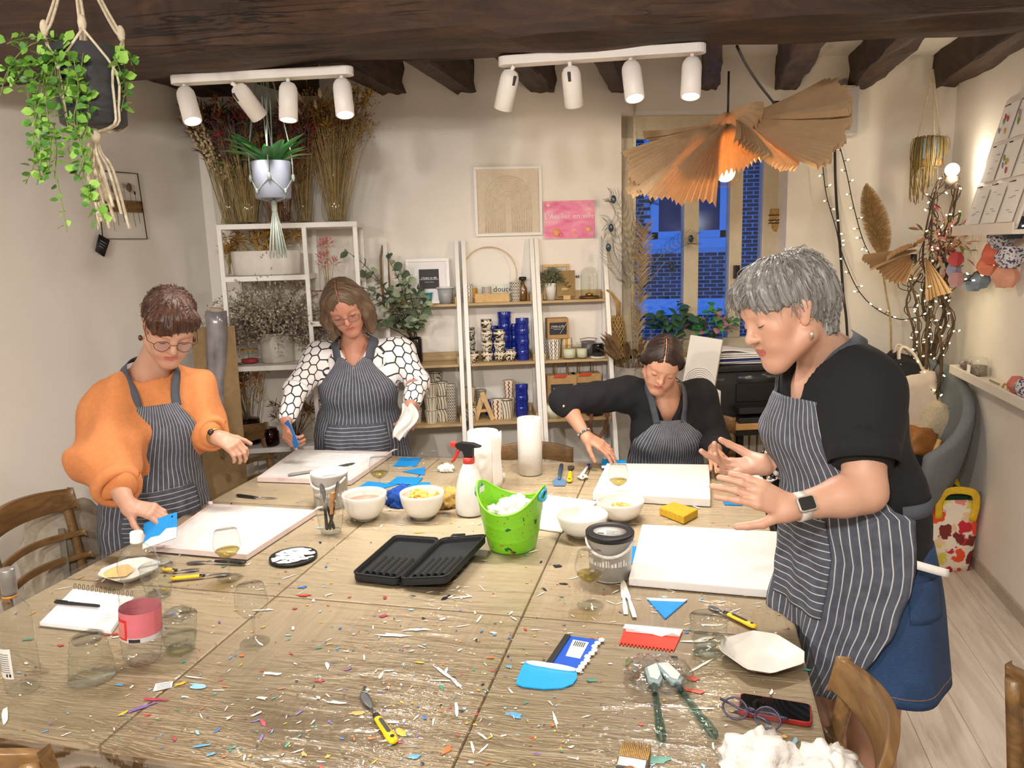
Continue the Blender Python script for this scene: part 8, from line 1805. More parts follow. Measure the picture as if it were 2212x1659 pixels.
def person(label,hip,F,J,head,hands,skin,cloth,scale=1.0,legs=True,sit=None):
 """J: joints; head: (centre, forward, up, scale); hands: list of (wrist, direction, back, thumb side, curls, ...)"""
 root=thing('person',label,'person',(hip.x,hip.y,0)); O=Vector(root.location); L=lambda p:Vector(p)-O
 hc,hf,hu,hs=head; R=frame(hf,hu); hcl=L(hc); J={k:L(v) for k,v in J.items()}; nk=J['neck']
 neck=[cone(nk+(hcl-nk)*-.15,hcl+R@Vector((0,-.022,-.05))*hs,.058*hs,.052*hs,.03),cone(nk-Vector((0,0,.02)),nk-Vector((0,0,.06)),.068,.088,.05)]
 HP_=xf(head_prims(hs),R,hcl)
 arms=[]
 for sd in 'RL':arms+=[cone(J['s'+sd],J['e'+sd],.050*scale,.044*scale,.03),cone(J['e'+sd],J['e'+sd]+(J['w'+sd]-J['e'+sd])*.3,.043*scale,.042*scale,.02),cone(J['e'+sd]+(J['w'+sd]-J['e'+sd])*.3,J['w'+sd],.042*scale,.026*scale,.02)]
 hp=L(hip); Fv=Vector(F).normalized(); sd_=Fv.cross(Vector((0,0,1))); tor=[cone(hp,J['chest'],.13*scale,.13*scale,.05),cone(J['sR'],J['sL'],.05,.05,.05)]; lg=[]
 for s_ in (-1,1):
  h0=hp+sd_*.085*s_
  if sit:kn=h0+Fv*.40+Vector((0,0,-.02)); ft=Vector((kn.x,kn.y,.07))+Fv*.02
  else:kn=Vector((h0.x,h0.y,.47)); ft=Vector((h0.x,h0.y,.07))-Fv*.02
  lg+=[cone(h0,kn,.082*scale,.058*scale,.03),cone(kn,kn+(ft-kn)*.35,.056*scale,.054*scale,.02),cone(kn+(ft-kn)*.35,ft,.054*scale,.034,.02),cone(ft-Fv*.03-Vector((0,0,.035)),ft+Fv*.15-Vector((0,0,.042)),.034,.028,.02)]
 V,Fc,MI=[],[],[]
 def put(vs,fs,mi=None):
  n=sum(len(v) for v in V); V.append(vs); Fc.append(fs+n); MI.append(np.zeros(len(fs),int) if mi is None else mi)
 put(*mesh_sdf(neck+arms+tor+lg,.011))
 lo=V3(hcl)-.21*hs; hi=V3(hcl)+.2*hs; vs,fs=mesh_sdf(HP_+neck,.0034,lo=lo,hi=hi); q=(vs-V3(hcl))@np.array(R)/hs; keep=(q[fs[:,0],2]>-.17); fs=fs[keep]; fc=q[fs].mean(1)
 lips=(abs(fc[:,0])<.021)&(fc[:,1]>.076)&(fc[:,2]<-.0515+.12*0*fc[:,0])&(fc[:,2]>-.0725+.25*abs(fc[:,0]))&(fc[:,2]<-.0505-.22*abs(fc[:,0])); put(vs,fs,lips.astype(int))
 tips=[]
 for sd,hd in zip('RL',hands):
  pr,tp_=hand(J['w'+sd],*hd[0],**hd[1]); e=J['e'+sd]; pr.append(cone(J['w'+sd]+(e-J['w'+sd]).normalized()*.07,J['w'+sd]+(J['w'+sd]-e).normalized()*.012,.031*scale,.023*scale,.02)); put(*mesh_sdf(pr,.0025,.012)); tips.append(tp_)
 np_obj('body',np.concatenate(V),np.concatenate(Fc),[skin,M_LIP],root,np.concatenate(MI))
 M4=Matrix.Translation(hcl)@R.to_4x4()
 for sx in (-1,1):
  q=B(); q.M=M4; q.tube([((sx*(.013+.034*t))*hs,(.0905-.026*t*t-.004*t)*hs,(.024+.010*sin(t*2.4)-.003)*hs) for t in np.linspace(0,1,7)],[.0018,.003,.0034,.0033,.003,.0022,.001],6,True,((0,1,0),.5)); part('eyebrow',q,cloth.get('brow',M_BROW),root)
  q=B(); q.M=M4; q.tube([((sx*.032+.0135*cos(a))*hs,(.0765+.0128*sqrt(max(0,1-(cos(a)*.98)**2))*.98)*hs,(.001-.0055*sin(a))*hs) for a in np.linspace(.1,pi-.1,9)],[.0005,.001,.0014,.0015,.0015,.0015,.0014,.001,.0005],5); part('eyelashes',q,M_BLACKP,root)
 return root,O,J,R,hcl,neck,HP_,tips
def clip_planes(*pl):
 """post step that keeps the side of each plane the normal points away from"""
 def f(X,Y,Z,D):
  for p,n in pl:D=np.maximum(D,(X-p[0])*n[0]+(Y-p[1])*n[1]+(Z-p[2])*n[2])
  return D
 return f
def wrinkle(amp,s,seed):
 r=np.random.RandomState(seed); ks=r.normal(size=(6,3))*s; ph=r.uniform(0,6,6)
 def f(X,Y,Z,D):
  w=0
  for k,p in zip(ks,ph):w=w+np.sin(k[0]*X+k[1]*Y+k[2]*Z+p)
  return D+amp*w/3
 return f
def chain(*fs):
 def f(X,Y,Z,D):
  for g in fs:D=g(X,Y,Z,D)
  return D
 return f
GRIP=[(.75,.9,.5)]*4; RELAX=[(.35,.4,.25),(.4,.5,.3),(.45,.5,.3),(.5,.55,.3)]; FLAT=[(.12,.15,.1)]*4
UP=Vector((0,0,1))
def dpl(px,py,d):return dp(px,py,d)
# ---- woman in the orange jumper
sk1=skin_mat('skin_rosy','#c3977f','#b5826c'); F1=iv(.5,0,.86); F1.z=0; F1.normalize(); S1=F1.cross(UP)
hip=dpl(336,1110,3.17)
J=dict(neck=dpl(322,812,3.02),chest=dpl(338,905,3.08),sR=dpl(255,862,2.97),eR=dpl(232,1008,2.78),wR=dpl(276,1092,2.62),sL=dpl(408,835,3.12),eL=dpl(436,925,3.12),wL=dpl(468,944,3.0))
dR=iv(.93,-.22,.0); dL=iv(.85,-.35,.3)
r1=person('woman with short brown hair and spectacles in an orange jumper, spreading paste on canvas',hip,F1,J,(dpl(366,706,2.90),iv(.44,-.62,.65),iv(.34,.77,.50),1.15),[((dR,iv(.1,.85,.5),-1,[(.5,.7,.4),(.45,.7,.4),(.45,.7,.4),(.5,.7,.4)]),dict(td=(.6,.6,-.5))),((dL,iv(-.15,.8,.55),1,[(.75,.8,.4),(.7,.8,.5),(.7,.8,.5),(.7,.8,.5)]),dict(td=(.6,.65,-.45)))],sk1,{},1.02)
root,O,J,R,hc,neck,HPr,tips=r1; hp=hip-O; ch=J['chest']
TOR1=[cone(hp+UP*-.02,hp+UP*.12,.176,.17,.06,(F1,.74)),cone(hp+UP*.10,ch+UP*-.03+F1*.02,.160,.155,.06,(F1,.82)),cone(ch+UP*.0-S1*.07+F1*.06,ch+UP*.0+S1*.07+F1*.06,.095,.095,.06),cone(J['sR']+UP*-.02,J['sL']+UP*-.02,.085,.08,.06),cone(J['neck']-UP*.05,ch,.11,.15,.06)]
SLV=[cone(J['sR']-UP*.03,J['eR']+Vector((.02,0,.01)),.092,.084,.05),cone(J['eR']+Vector((.02,0,.01)),J['eR']+(J['wR']-J['eR'])*.46,.082,.066,.025),cone(J['sR']-UP*.12-S1*.0,J['eR']+S1*.05+UP*.03,.09,.08,.06),cone(J['sR']-UP*.1+S1*.02,ch-UP*.18+S1*.12,.11,.12,.09),cone(J['sL']-UP*.03,J['eL'],.085,.082,.06),cone(J['eL'],J['eL']+(J['wL']-J['eL'])*.55,.075,.056,.04)]
dr=(J['wR']-J['eR']).normalized(); dl=(J['wL']-J['eL']).normalized()
nkp=J['neck']+UP*.005+F1*.03
post=chain(wrinkle(.0045,26,3),clip_planes((hp+UP*.21,-UP)),lambda X,Y,Z,D:np.maximum(D,-(np.sqrt(((X-nkp.x)*1.0)**2+((Y-nkp.y)*1.0)**2+((Z-nkp.z-.045)*1.1)**2)-.090)))
M_ORJ=mat('orange_knit','#c87f4c',.95,var=.07,scale=60,bump=.35)
vs,fs=mesh_sdf(TOR1+SLV,.0085,.02,chain(post,clip_planes((J['eR']+(J['wR']-J['eR'])*.52,dr),(J['eL']+(J['wL']-J['eL'])*.62,dl)) if False else post),.006)
np_obj('jumper',vs,fs,M_ORJ,root)
for e,w,f,r in (('eR','wR',.50,.066),('eL','wL',.58,.056)):
 a=J[e]+(J[w]-J[e])*f; d=(J[w]-J[e]).normalized(); x=d.orthogonal().normalized(); y=d.cross(x); q=B()
 q.tube([a+(x*cos(t)+y*sin(t))*r*(1+.04*sin(3*t)) for t in np.linspace(0,2*pi,29)],.019,10,False,(d,1.7)); part('sleeve_cuff',q,M_ORJ,root)
AP1=TOR1+[cone(hp+UP*-.05,hp-UP*.42,.195,.20,.06,(F1,.85)),cone(hp+UP*.06+F1*.05,hp+UP*.10+F1*.05,.14,.13,.08)]
ax=[(hp.z-.5,hp.x,hp.y),(hp.z,hp.x,hp.y),(ch.z,ch.x,ch.y),(ch.z+.2,J['neck'].x,J['neck'].y)]
ap,G=apron(root,AP1,ax,F1,[(ch.z+.085,25),(ch.z-.03,40),(hp.z+.18,84),(hp.z,98),(hp.z-.38,100)],fold=.010,off=.018,seed=1)
apron(ap,AP1,ax,F1,[(ch.z+.085,25),(ch.z-.03,40),(hp.z+.18,84),(hp.z,98),(hp.z-.38,100)],30,20,.010,.024,1,'apron_pocket',(-.42,.5),None,True,(hp.z+.15,hp.z-.10))
allb=TOR1+neck
cl,cr=Vector(G[0,0]),Vector(G[0,-1]); nb=J['neck']+UP*.045-F1*.055
for c_,sgn in ((cl,1),(cr,-1)):band(root,'apron_strap',[c_-UP*.01,c_*.5+(J['neck']+S1*.06*(1 if (c_-J['neck']).dot(S1)>0 else -1))*.5+F1*.02,J['neck']+S1*.062*(1 if (c_-J['neck']).dot(S1)>0 else -1)+UP*.025,nb],.034,M_STRAP,allb,.010)
def fph(X,Y,Z):return np.arctan2(X,Y+.03)*1.0,np.sqrt(X**2+(Y+.03)**2+(Z-.12)**2)*8
HB=[cone((0,-.030,.040),(0,.014,.044),.086,.081,.02,((1,0,0),.95)),cone((0,-.06,-.0),(0,-.05,-.045),.06,.045,.03),cone((-.055,.055,.062),(.055,.06,.058),.022,.022,.03),cone((.02,.085,.045),(.055,.07,.03),.016,.012,.02)]
def hp1(X,Y,Z,D):
 face=np.sqrt((X/.068)**2+((Y-.125)/.075)**2+((Z+.055)/.095)**2)-1; D=np.maximum(D,-face*.06); ear=np.minimum(np.sqrt((X-.078)**2+(Y-.012)**2+(Z+.005)**2),np.sqrt((X+.078)**2+(Y-.012)**2+(Z+.005)**2))-.036; D=np.maximum(D,-ear); D=np.maximum(D,-(Z+.075)); return np.maximum(D,-(Z-.022)-np.where(Y>-.02,.0,9)*1.0)
M_H1=hair_mat('chestnut_hair',[(.3,'#20110a'),(.5,'#422618'),(.68,'#633d28'),(.85,'#8a6244')])
hair(root,R,hc,1.15,HB,hp1,M_H1,fph,620,(.6,1.3),.010,4,.0045,(0,-.03,.06))
spectacles(root,R,hc,1.15,mat('tortoise_frame','#4a2a22',.3),-.010)
for sx in (-1,1):q=B(); q.ball(hc+R@Vector((sx*.082,.0,-.048))*1.15,(.008,.008,.011),10,7); part('earring',q,mat('copper_earring','#5b3a2a',.3,.5),root)
a=J['wL']+(J['eL']-J['wL']).normalized()*.012; d=(J['wL']-J['eL']).normalized(); x=d.orthogonal().normalized(); y=d.cross(x); q=B(); q.tube([a+(x*cos(t)+y*sin(t))*.0285 for t in np.linspace(0,2*pi,25)],.007,8,False,(d,1.5)); w_=part('watch_strap',q,mat('gold_strap','#a8824a',.4,.6),root); q=B(); q.ball(a+iv(-.3,.55,.75).normalized()*.030,(.013,.013,.013),12,8); part('watch_case',q,mat('watch_dark','#2b2422',.2),w_)
# her scraper
def scraper(label,c,ux,uy,w,h,m_,paste=True,hole=True):
 ux=Vector(ux).normalized(); uy=Vector(uy); uy=(uy-ux*uy.dot(ux)).normalized(); n=ux.cross(uy); t=thing('plaster_scraper',label,'scraper',c); Mx=Matrix((ux,uy,n)).transposed().to_4x4(); q=B(); q.M=Mx
 q.prism(rrect(w/2,h/2,.006,4),-.001,.001); part('blade',q,m_,t)
 if paste:q=B(); q.M=Mx; q.prism([(-w/2,-h/2),(w/2,-h/2),(w/2,-.1*h),(w*.2,-.02*h),(0,-.2*h),(-w*.25,-.16*h),(-w/2,-.3*h)],.001,.003); part('paste',q,M_PAINT,t)
 if hole:q=B(); q.M=Mx; q.lathe([(0,.0011),(.004,.0011),(0,.0014)],12,(w*.36,h*.38,0)); part('hang_hole',q,M_BLACKP,t)
 return t
scraper('blue scraper with white paste held by the woman in the orange jumper',dpl(346,1146,2.58),iv(.95,.33,.1),iv(-.12,.8,-.5),.125,.095,M_BLUE)
# ---- woman in the patterned blouse
sk2=skin_mat('skin_tan','#c08a72','#b06f5c'); F2=iv(.05,0,1); F2.z=0; F2.normalize(); S2=F2.cross(UP); hip=dpl(782,975,4.08)
J=dict(neck=dpl(768,752,3.90),chest=dpl(778,818,3.98),sR=dpl(692,765,3.94),eR=dpl(642,838,3.76),wR=dpl(619,903,3.62),sL=dpl(860,755,3.96),eL=dpl(901,825,3.88),wL=dpl(890,870,3.72))
root,O,J,R,hc,neck,HPr,tips=person('woman with a brown bob and spectacles in a honeycomb-patterned blouse, standing',hip,F2,J,(dpl(746,664,3.77),iv(.17,-.56,.80),iv(-.22,.78,.58),1.1),[((iv(.18,-.85,.45),iv(-.75,.1,.6),-1,GRIP),dict(td=(.75,.45,-.45),s=1.05)),((iv(-.25,-.9,.3),iv(.55,.2,.8),1,[(.5,.6,.4),(.6,.7,.4),(.6,.7,.4),(.6,.7,.4)]),dict(td=(.7,.5,-.45),s=1.05))],sk2,{},1.12)
hp=hip-O; ch=J['chest']
TOR2=[cone(hp-UP*.05,hp+UP*.12,.222,.21,.06,(F2,.66)),cone(hp+UP*.12,ch-UP*.04+F2*.02,.195,.178,.06,(F2,.80)),cone(ch-S2*.085+F2*.08-UP*.03,ch+S2*.085+F2*.08-UP*.03,.098,.098,.06),cone(J['sR']-UP*.03,J['sL']-UP*.03,.085,.085,.06),cone(J['neck']-UP*.05,ch,.11,.17,.06)]
SL2=[cone(J['sR']-UP*.02,J['eR'],.072,.056,.05),cone(J['eR'],J['eR']+(J['wR']-J['eR'])*.92,.054,.040,.03),cone(J['sL']-UP*.02,J['eL'],.072,.056,.05),cone(J['eL'],J['eL']+(J['wL']-J['eL'])*.88,.054,.040,.03)]
nk=J['neck']
def vneck(nk,F,S,w,dep,slope=1.0):
 def f(X,Y,Z,D):
  a=abs((X-nk[0])*S[0]+(Y-nk[1])*S[1]); fr=(X-nk[0])*F[0]+(Y-nk[1])*F[1]; z=Z-nk[2]
  v=np.maximum(np.maximum(a-(w+np.minimum(0,z)*(w/dep)),-fr-.0),-z-dep); c=np.sqrt(a**2+(fr*.9)**2+z**2)-w*1.0; return np.maximum(np.maximum(D,-v),-c)
 return f
d1,d2=(J['wR']-J['eR']).normalized(),(J['wL']-J['eL']).normalized()
vs,fs=mesh_sdf(TOR2+SL2,.0085,.02,chain(wrinkle(.003,30,5),vneck(nk+UP*.02,F2,S2,.078,.13)),.004)
seg=[(J['sR'],J['eR'],.075),(J['eR'],J['wR'],.055),(J['sL'],J['eL'],.075),(J['eL'],J['wL'],.055)]; best=np.full(len(vs),9.); u=(vs-V3(nk))@V3(S2); v=vs[:,2].copy()
acc=0
tz=evalp(TOR2,vs)
for i,(a,b_,r) in enumerate(seg):
 a_,b2=V3(a),V3(b_); ba=b2-a_; L=np.linalg.norm(ba); ba/=L; t=(vs-a_)@ba; pe=vs-a_-t[:,None]*ba; dd=np.linalg.norm(pe,axis=1)-r+np.clip(-t,0,1)*2+np.clip(t-L,0,1)*2
 x=np.cross(ba,[0,0,1.]) if abs(ba[2])<.9 else np.array([1.,0,0]); bk_=V3(-F2); x=-(bk_-ba*bk_.dot(ba)); x/=np.linalg.norm(x); y=np.cross(ba,x); an=np.arctan2(pe@y,pe@x); sel=(dd<best)&(tz>.004)
 u=np.where(sel,an*r*.95+i*.5,u); v=np.where(sel,-t-(.3 if i%2 else 0),v); best=np.minimum(best,np.where(tz>.004,dd,9))
np_obj('blouse',vs,fs,honey_mat(),root,None,np.stack([u,v,0*u],1))
AP2=TOR2+[cone(hp-UP*.05,hp-UP*.38,.225,.23,.06,(F2,.66)),cone(hp+UP*.10+F2*.05-S2*.05,hp+UP*.10+F2*.05+S2*.05,.12,.12,.08)]
ax=[(hp.z-.5,hp.x,hp.y),(hp.z,hp.x,hp.y),(ch.z,ch.x,ch.y),(ch.z+.2,nk.x,nk.y)]; rows=[(ch.z+.135,34),(ch.z+.03,48),(hp.z+.22,84),(hp.z+.1,100),(hp.z-.36,102)]
ap,G=apron(root,AP2,ax,F2,rows,fold=.012,off=.014,seed=2,notch=.045)
apron(ap,AP2,ax,F2,rows,34,22,.012,.020,2,'apron_pocket',(-.5,.5),None,True,(hp.z+.19,hp.z+.0))
allb=TOR2+neck; cl,cr=Vector(G[0,0]),Vector(G[0,-1])
for c_ in (cl,cr):sg=1 if (c_-nk).dot(S2)>0 else -1; band(root,'apron_strap',[c_-UP*.012,c_*.6+(nk+S2*.08*sg)*.4+UP*.02,nk+S2*.085*sg+UP*.02,nk-F2*.05+S2*.05*sg+UP*.05],.045,M_STRAP,allb,.009)
HB=[cone((0,-.030,.040),(0,.012,.042),.088,.083,.02,((1,0,0),.95)),cone((0,-.06,.0),(0,-.06,-.10),.075,.06,.03)]
for sx in (-1,1):HB+=[cone((sx*.062,.01,.05),(sx*.085,.02,-.03),.034,.034,.03),cone((sx*.085,.015,-.03),(sx*.082,.03,-.125),.034,.026,.03),cone((sx*.06,-.04,.0),(sx*.08,-.03,-.12),.05,.035,.03)]
def hp2(X,Y,Z,D):face=np.sqrt((X/(.060))**2+((Y-.115)/.080)**2+((Z+.04)/.125)**2)-1; D=np.maximum(D,-face*.05); D=np.maximum(D,-(np.sqrt(X**2+((Z-.125)*.0)**2)-.0035)-np.where((Z>.07)&(Y>-.05),0,1.)); return np.maximum(D,-(Z+.135+.02*np.sin(X*60)))
def psd(X,Y,Z):return (Y+.25*Z*0)*9+np.where(X>0,3.,0),abs(X)*8-Z*3
M_H2=hair_mat('brown_bob',[(.28,'#2f221a'),(.48,'#5c4736'),(.66,'#7d664d'),(.85,'#a68e6b')])
hair(root,R,hc,1.1,HB,hp2,M_H2,psd,420,(1.0,2.2),.006,7,.0028,(0,-.02,.06))
q=B(); q.M=Matrix.Translation(hc)@R.to_4x4(); q.tube([(0,.075*1.1,.098*1.1),(.001,.045*1.1,.122*1.1),(0,.01*1.1,.1295*1.1),(.001,-.03*1.1,.129*1.1)],.0016,6); part('hair_parting',q,sk2,root)
spectacles(root,R,hc,1.1,mat('thin_gold_frame','#6b5346',.3,.6),-.010,.033,(.025,.016),.6)
for sx in (-1,1):q=B(); e=hc+R@Vector((sx*.092,.035,-.05))*1.1; q.tube([e,e-UP*.035],.002,6); part('earring',q,mat('silver_earring','#d8d0c0',.25,.9),root)
q=B(); c0=ch+F2*.185+UP*.10; q.ball(nk-UP*.085+F2*.118,(.010,.010,.010),12,8); nk_=part('pendant',q,mat('brass'),root); q=B(); q.tube(gtube([nk+S2*.06+UP*.04+F2*.03,nk+S2*.035-UP*.03+F2*.095,nk-UP*.078+F2*.115,nk-S2*.035-UP*.03+F2*.095,nk-S2*.06+UP*.04+F2*.03],20),.0011,5); part('neck_chain',q,mat('brass'),nk_)
M_NAIL=mat('pink_nail','#d0405e',.25)
for tp_ in tips:
 for p,d in tp_:q=B(); q.tube([p-d*.004,p+d*.008],[.0055,.004],8,True,(fwd,.6)); part('fingernail',q,M_NAIL,root)
scraper('blue scraper held upright by the woman in the patterned blouse',dpl(630,938,3.56),iv(.42,-.88,.1),iv(.6,.3,.75),.13,.06,mat('blue_scraper_b','#2f7fd0',.4),False,False)
q=B(); q.grid(lambda u,v:tuple((dpl(868,868,3.70)-dpl(868,868,3.70))+iv((u-.5)*(.05+.04*sin(v*3))+.02*sin(v*5)-.02*v,-v*.16+.01*sin(u*9),.012*sin(u*11+v*6)+.01)),14,16); solo('paper_tissue','white paper tissue held in the hand of the woman in the patterned blouse','tissue',q,M_TISSUE,dpl(880,875,3.655),0,None,0,None,.0012)
# ---- seated woman in black
sk3=skin_mat('skin_fair','#c9977c','#b87f68'); F3=iv(0,0,1); F3.z=0; F3.normalize(); S3=F3.cross(UP); hip=dpl(1435,1070,3.84); hip.z=.54
J=dict(neck=dpl(1436,845,3.64),chest=dpl(1436,925,3.74),sR=dpl(1358,846,3.70),eR=dpl(1218,866,3.58),wR=dpl(1264,940,3.50),sL=dpl(1510,852,3.70),eL=dpl(1548,958,3.66),wL=tp(1543,978,.83))
root,O,J,R,hc,neck,HPr,tips=person('seated dark haired woman in a black top and striped apron, reaching over her canvas',hip,F3,J,(dpl(1430,786,3.47),iv(-.13,-.60,.78),iv(.14,.77,.60),1.04),[((iv(.82,-.52,.2),iv(.35,.7,.6),-1,[(.15,.3,.2),(.15,.3,.2),(.18,.3,.2),(.2,.3,.2)]),dict(td=(.7,.5,-.4))),((Vector((.1,-1,-.12)),Vector((0,-.1,1)),1,FLAT),{})],sk3,{},.96,True,True)
hp=hip-O; ch=J['chest']; nk=J['neck']
TOR3=[cone(hp,hp+UP*.14,.175,.165,.06,(F3,.82)),cone(hp+UP*.14,ch,.16,.155,.06,(F3,.80)),cone(ch-S3*.075+F3*.07-UP*.02,ch+S3*.075+F3*.07-UP*.02,.088,.088,.05),cone(J['sR']-UP*.02,J['sL']-UP*.02,.075,.075,.06),cone(nk-UP*.06,ch,.10,.14,.06)]
SL3=[cone(J['sR']-UP*.01,J['eR'],.076,.066,.05),cone(J['eR'],J['eR']+(J['wR']-J['eR'])*.16,.062,.054,.02),cone(J['sL']-UP*.01,J['eL'],.076,.06,.05),cone(J['eL'],J['eL']+(J['wL']-J['eL'])*.5,.058,.048,.03)]
M_BLKT=mat('black_jersey','#0f1015',.9,var=.2,scale=50,bump=.2)
vs,fs=mesh_sdf(TOR3+SL3,.0085,.02,chain(wrinkle(.004,28,8),vneck(nk+UP*.03,F3,S3,.088,.20)),.004); np_obj('black_top',vs,fs,M_BLKT,root)
for dz in (0,.04):q=B(); c_=J['eR']+(J['wR']-J['eR'])*(.02+.25*dz/.04*.5)+iv(-.30,0,.95)*.062; q.ball(c_,.007,10,7); part('snap_button',q,mat('silver_earring'),root)
AP3=TOR3+[cone(hp,hp+F3*.36-UP*.01,.16,.13,.07),cone(hp-S3*.08,hp-S3*.1+F3*.38,.11,.09,.06),cone(hp+S3*.08,hp+S3*.1+F3*.38,.11,.09,.06)]
ax=[(hp.z-.1,hp.x,hp.y),(hp.z+.1,hp.x,hp.y),(ch.z,ch.x,ch.y),(ch.z+.2,nk.x,nk.y)]; rows=[(ch.z+.075,26),(ch.z-.0,48),(ch.z-.12,84),(hp.z+.1,92),(hp.z-.06,92)]
ap,G=apron(root,AP3,ax,F3,rows,fold=.008,off=.012,seed=3); allb=TOR3+neck; cl,cr=Vector(G[0,0]),Vector(G[0,-1])
for c_ in (cl,cr):sg=1 if (c_-nk).dot(S3)>0 else -1; band(root,'apron_strap',[c_-UP*.012,c_*.5+(nk+S3*.062*sg)*.5+F3*.03,nk+S3*.062*sg+UP*.02+F3*.02,nk-F3*.05+S3*.03*sg+UP*.05],.032,M_STRAP,allb,.008)
HB=[cone((0,-.030,.038),(0,.012,.040),.085,.080,.02,((1,0,0),.95)),cone((0,-.06,.0),(0,-.055,-.04),.062,.045,.03),cone((0,-.125,.0),(0,-.13,.005),.04,.04,.02)]
for sx in (-1,1):HB.append(cone((sx*.062,.03,.045),(sx*.076,-.01,.0),.020,.022,.03))
def hp3(X,Y,Z,D):face=np.sqrt((X/(.068))**2+((Y-.12)/.088)**2+((Z+.045)/.125)**2)-1; D=np.maximum(D,-face*.05); D=np.maximum(D,-(abs(X-.012)-.003)-np.where((Z>.07)&(Y>-.03),0,1.)); return np.maximum(D,-(Z+.07))
M_H3=hair_mat('dark_hair',[(.3,'#0e0908'),(.55,'#281813'),(.8,'#4a2f24')],.3)
hair(root,R,hc,1.04,HB,hp3,M_H3,psd,0,amp=.0012); q=B(); q.M=Matrix.Translation(hc)@R.to_4x4(); q.tube([(.0125,.07,.094),(.0125,.045,.119),(.0125,.01,.1255),(.0125,-.02,.126)],.0018,6); part('hair_parting',q,sk3,root)
def bracelet(name,sd,back,r,n,br,mats_):
 a=J['w'+sd]+(J['e'+sd]-J['w'+sd]).normalized()*back; d=(J['w'+sd]-J['e'+sd]).normalized(); x=d.orthogonal().normalized(); y=d.cross(x)
 for k in range(n):t=2*pi*k/n; q=B(); q.ball(a+(x*cos(t)+y*sin(t))*r,br,7,5); part('bead',q,mats_[k%len(mats_)],root)
bracelet('bracelet','R',.012,.031,18,.0062,[mat('silver_earring'),mat('bead_steel','#7d8694',.3,.7)])
scraper('blue scraper pressed on the thick canvas by the seated woman',dpl(1326,1003,3.50),iv(.98,-.05,.1),iv(-.1,.45,-.85),.11,.075,mat('blue_scraper_c','#1c93dd',.35),True,False)
# ---- grey haired woman standing at the table side
sk4=skin_mat('skin_warm','#c99e86','#bd8870'); F4=iv(-.93,0,.36); F4.z=0; F4.normalize(); S4=F4.cross(UP); hip=dpl(1850,1165,2.05)
J=dict(neck=dpl(1795,775,2.0),chest=dpl(1806,900,2.04),sL=dpl(1860,832,1.90),eL=dpl(1868,1062,1.82),wL=dpl(1712,1098,1.80),sR=dpl(1762,812,2.18),eR=dpl(1762,1010,2.24),wR=dpl(1655,1004,2.12))
root,O,J,R,hc,neck,HPr,tips=person('woman with short grey hair in a black shirt and denim skirt, gesturing',hip,F4,J,(dpl(1700,678,1.93),iv(-.93,-.34,.14),iv(-.32,.94,.05),1.1),[((iv(-.97,-.05,.12),iv(.1,-.85,-.5),1,[(.15,.3,.2),(.5,.6,.3),(.35,.5,.3),(.15,.25,.2)]),dict(spread=.14,td=(.6,.65,-.2),s=1.05)),((iv(-.90,.38,.1),iv(-.1,.45,.88),1,[(.15,.2,.15),(.2,.25,.15),(.2,.25,.15),(.3,.3,.2)]),dict(spread=.10,td=(.75,-.55,-.45) if False else (.62,.62,-.35),s=1.05))],sk4,dict(brow=mat('brow_grey','#8b7a6c',.8)),1.12)
hp=hip-O; ch=J['chest']; nk=J['neck']
TOR4=[cone(hp-UP*.04,hp+UP*.12,.178,.168,.06,(F4,.74)),cone(hp+UP*.12,ch-UP*.05,.162,.156,.06,(F4,.74)),cone(ch-S4*.08+F4*.045-UP*.05,ch+S4*.08+F4*.045-UP*.05,.084,.084,.06),cone(J['sR']-UP*.03,J['sL']-UP*.03,.085,.09,.06),cone(nk-UP*.06,ch,.12,.165,.06)]
SL4=[cone(J['sL']-UP*.01,J['sL']+(J['eL']-J['sL'])*.5,.086,.078,.06),cone(J['sR']-UP*.01,J['sR']+(J['eR']-J['sR'])*.5,.086,.078,.06)]
ua=(J['eL']-J['sL']).normalized(); ub=(J['eR']-J['sR']).normalized(); key=J['sL']*.45+nk*.55+UP*.035
def keyhole(X,Y,Z,D):return np.maximum(D,-(np.sqrt(((X-key.x)*1.0)**2+((Y-key.y)*1.0)**2+(Z-key.z)**2)-.018))
vs,fs=mesh_sdf(TOR4+[cone(hp+UP*.02,hp-UP*.14,.182,.200,.05,(F4,.72))]+SL4,.0085,.02,chain(wrinkle(.0035,24,12),vneck(nk+UP*.03,F4,S4,.083,.17),keyhole,clip_planes((hp-UP*.10,-UP))),.006); np_obj('black_shirt',vs,fs,M_BLKT,root)
for s0,e0,in (('sL','eL'),('sR','eR')):
 a=J[s0]+(J[e0]-J[s0])*.74; d=(J[e0]-J[s0]).normalized(); x=d.orthogonal().normalized(); y=d.cross(x); q=B(); q.tube([a-d*.07,a-d*.03,a+d*.0],[.080,.080,.079],30,False); part('sleeve_hem',q,M_BLKT,root,solid=.004)
 # denim skirt, flared and open at the hem
def denim():
 t=NT('denim'); n=t.noise(t.coord('Object',(40,40,220)),3,4); n2=t.noise(t.coord('Object'),5,3); t.col(t.ramp(t.math('MULTIPLY_ADD',n,.5,t.math('MULTIPLY',n2,.5)),[(.3,'#1a2d48'),(.6,'#2b4770'),(.8,'#3d6090')])); t.set(Roughness=.9); t.bump(n,.2,.002); return t.m
q=B(); hz=hp.z+.03; hem=.62
def sk_(u,v):
 a=2*pi*u; z=hz+(hem-hz)*v; rx=.188+.015*sin(min(1,v*2)*pi/2)+.05*v+.012*v*sin(a*5); ry=.128+.016*sin(min(1,v*2)*pi/2)+.030*v+.012*v*sin(a*5+1); p=hp+S4*rx*cos(a)+F4*(ry*sin(a)-.02); return (p.x,p.y,z)
q.grid(sk_,72,24); sko=part('denim_skirt',q,denim(),root,solid=.006)
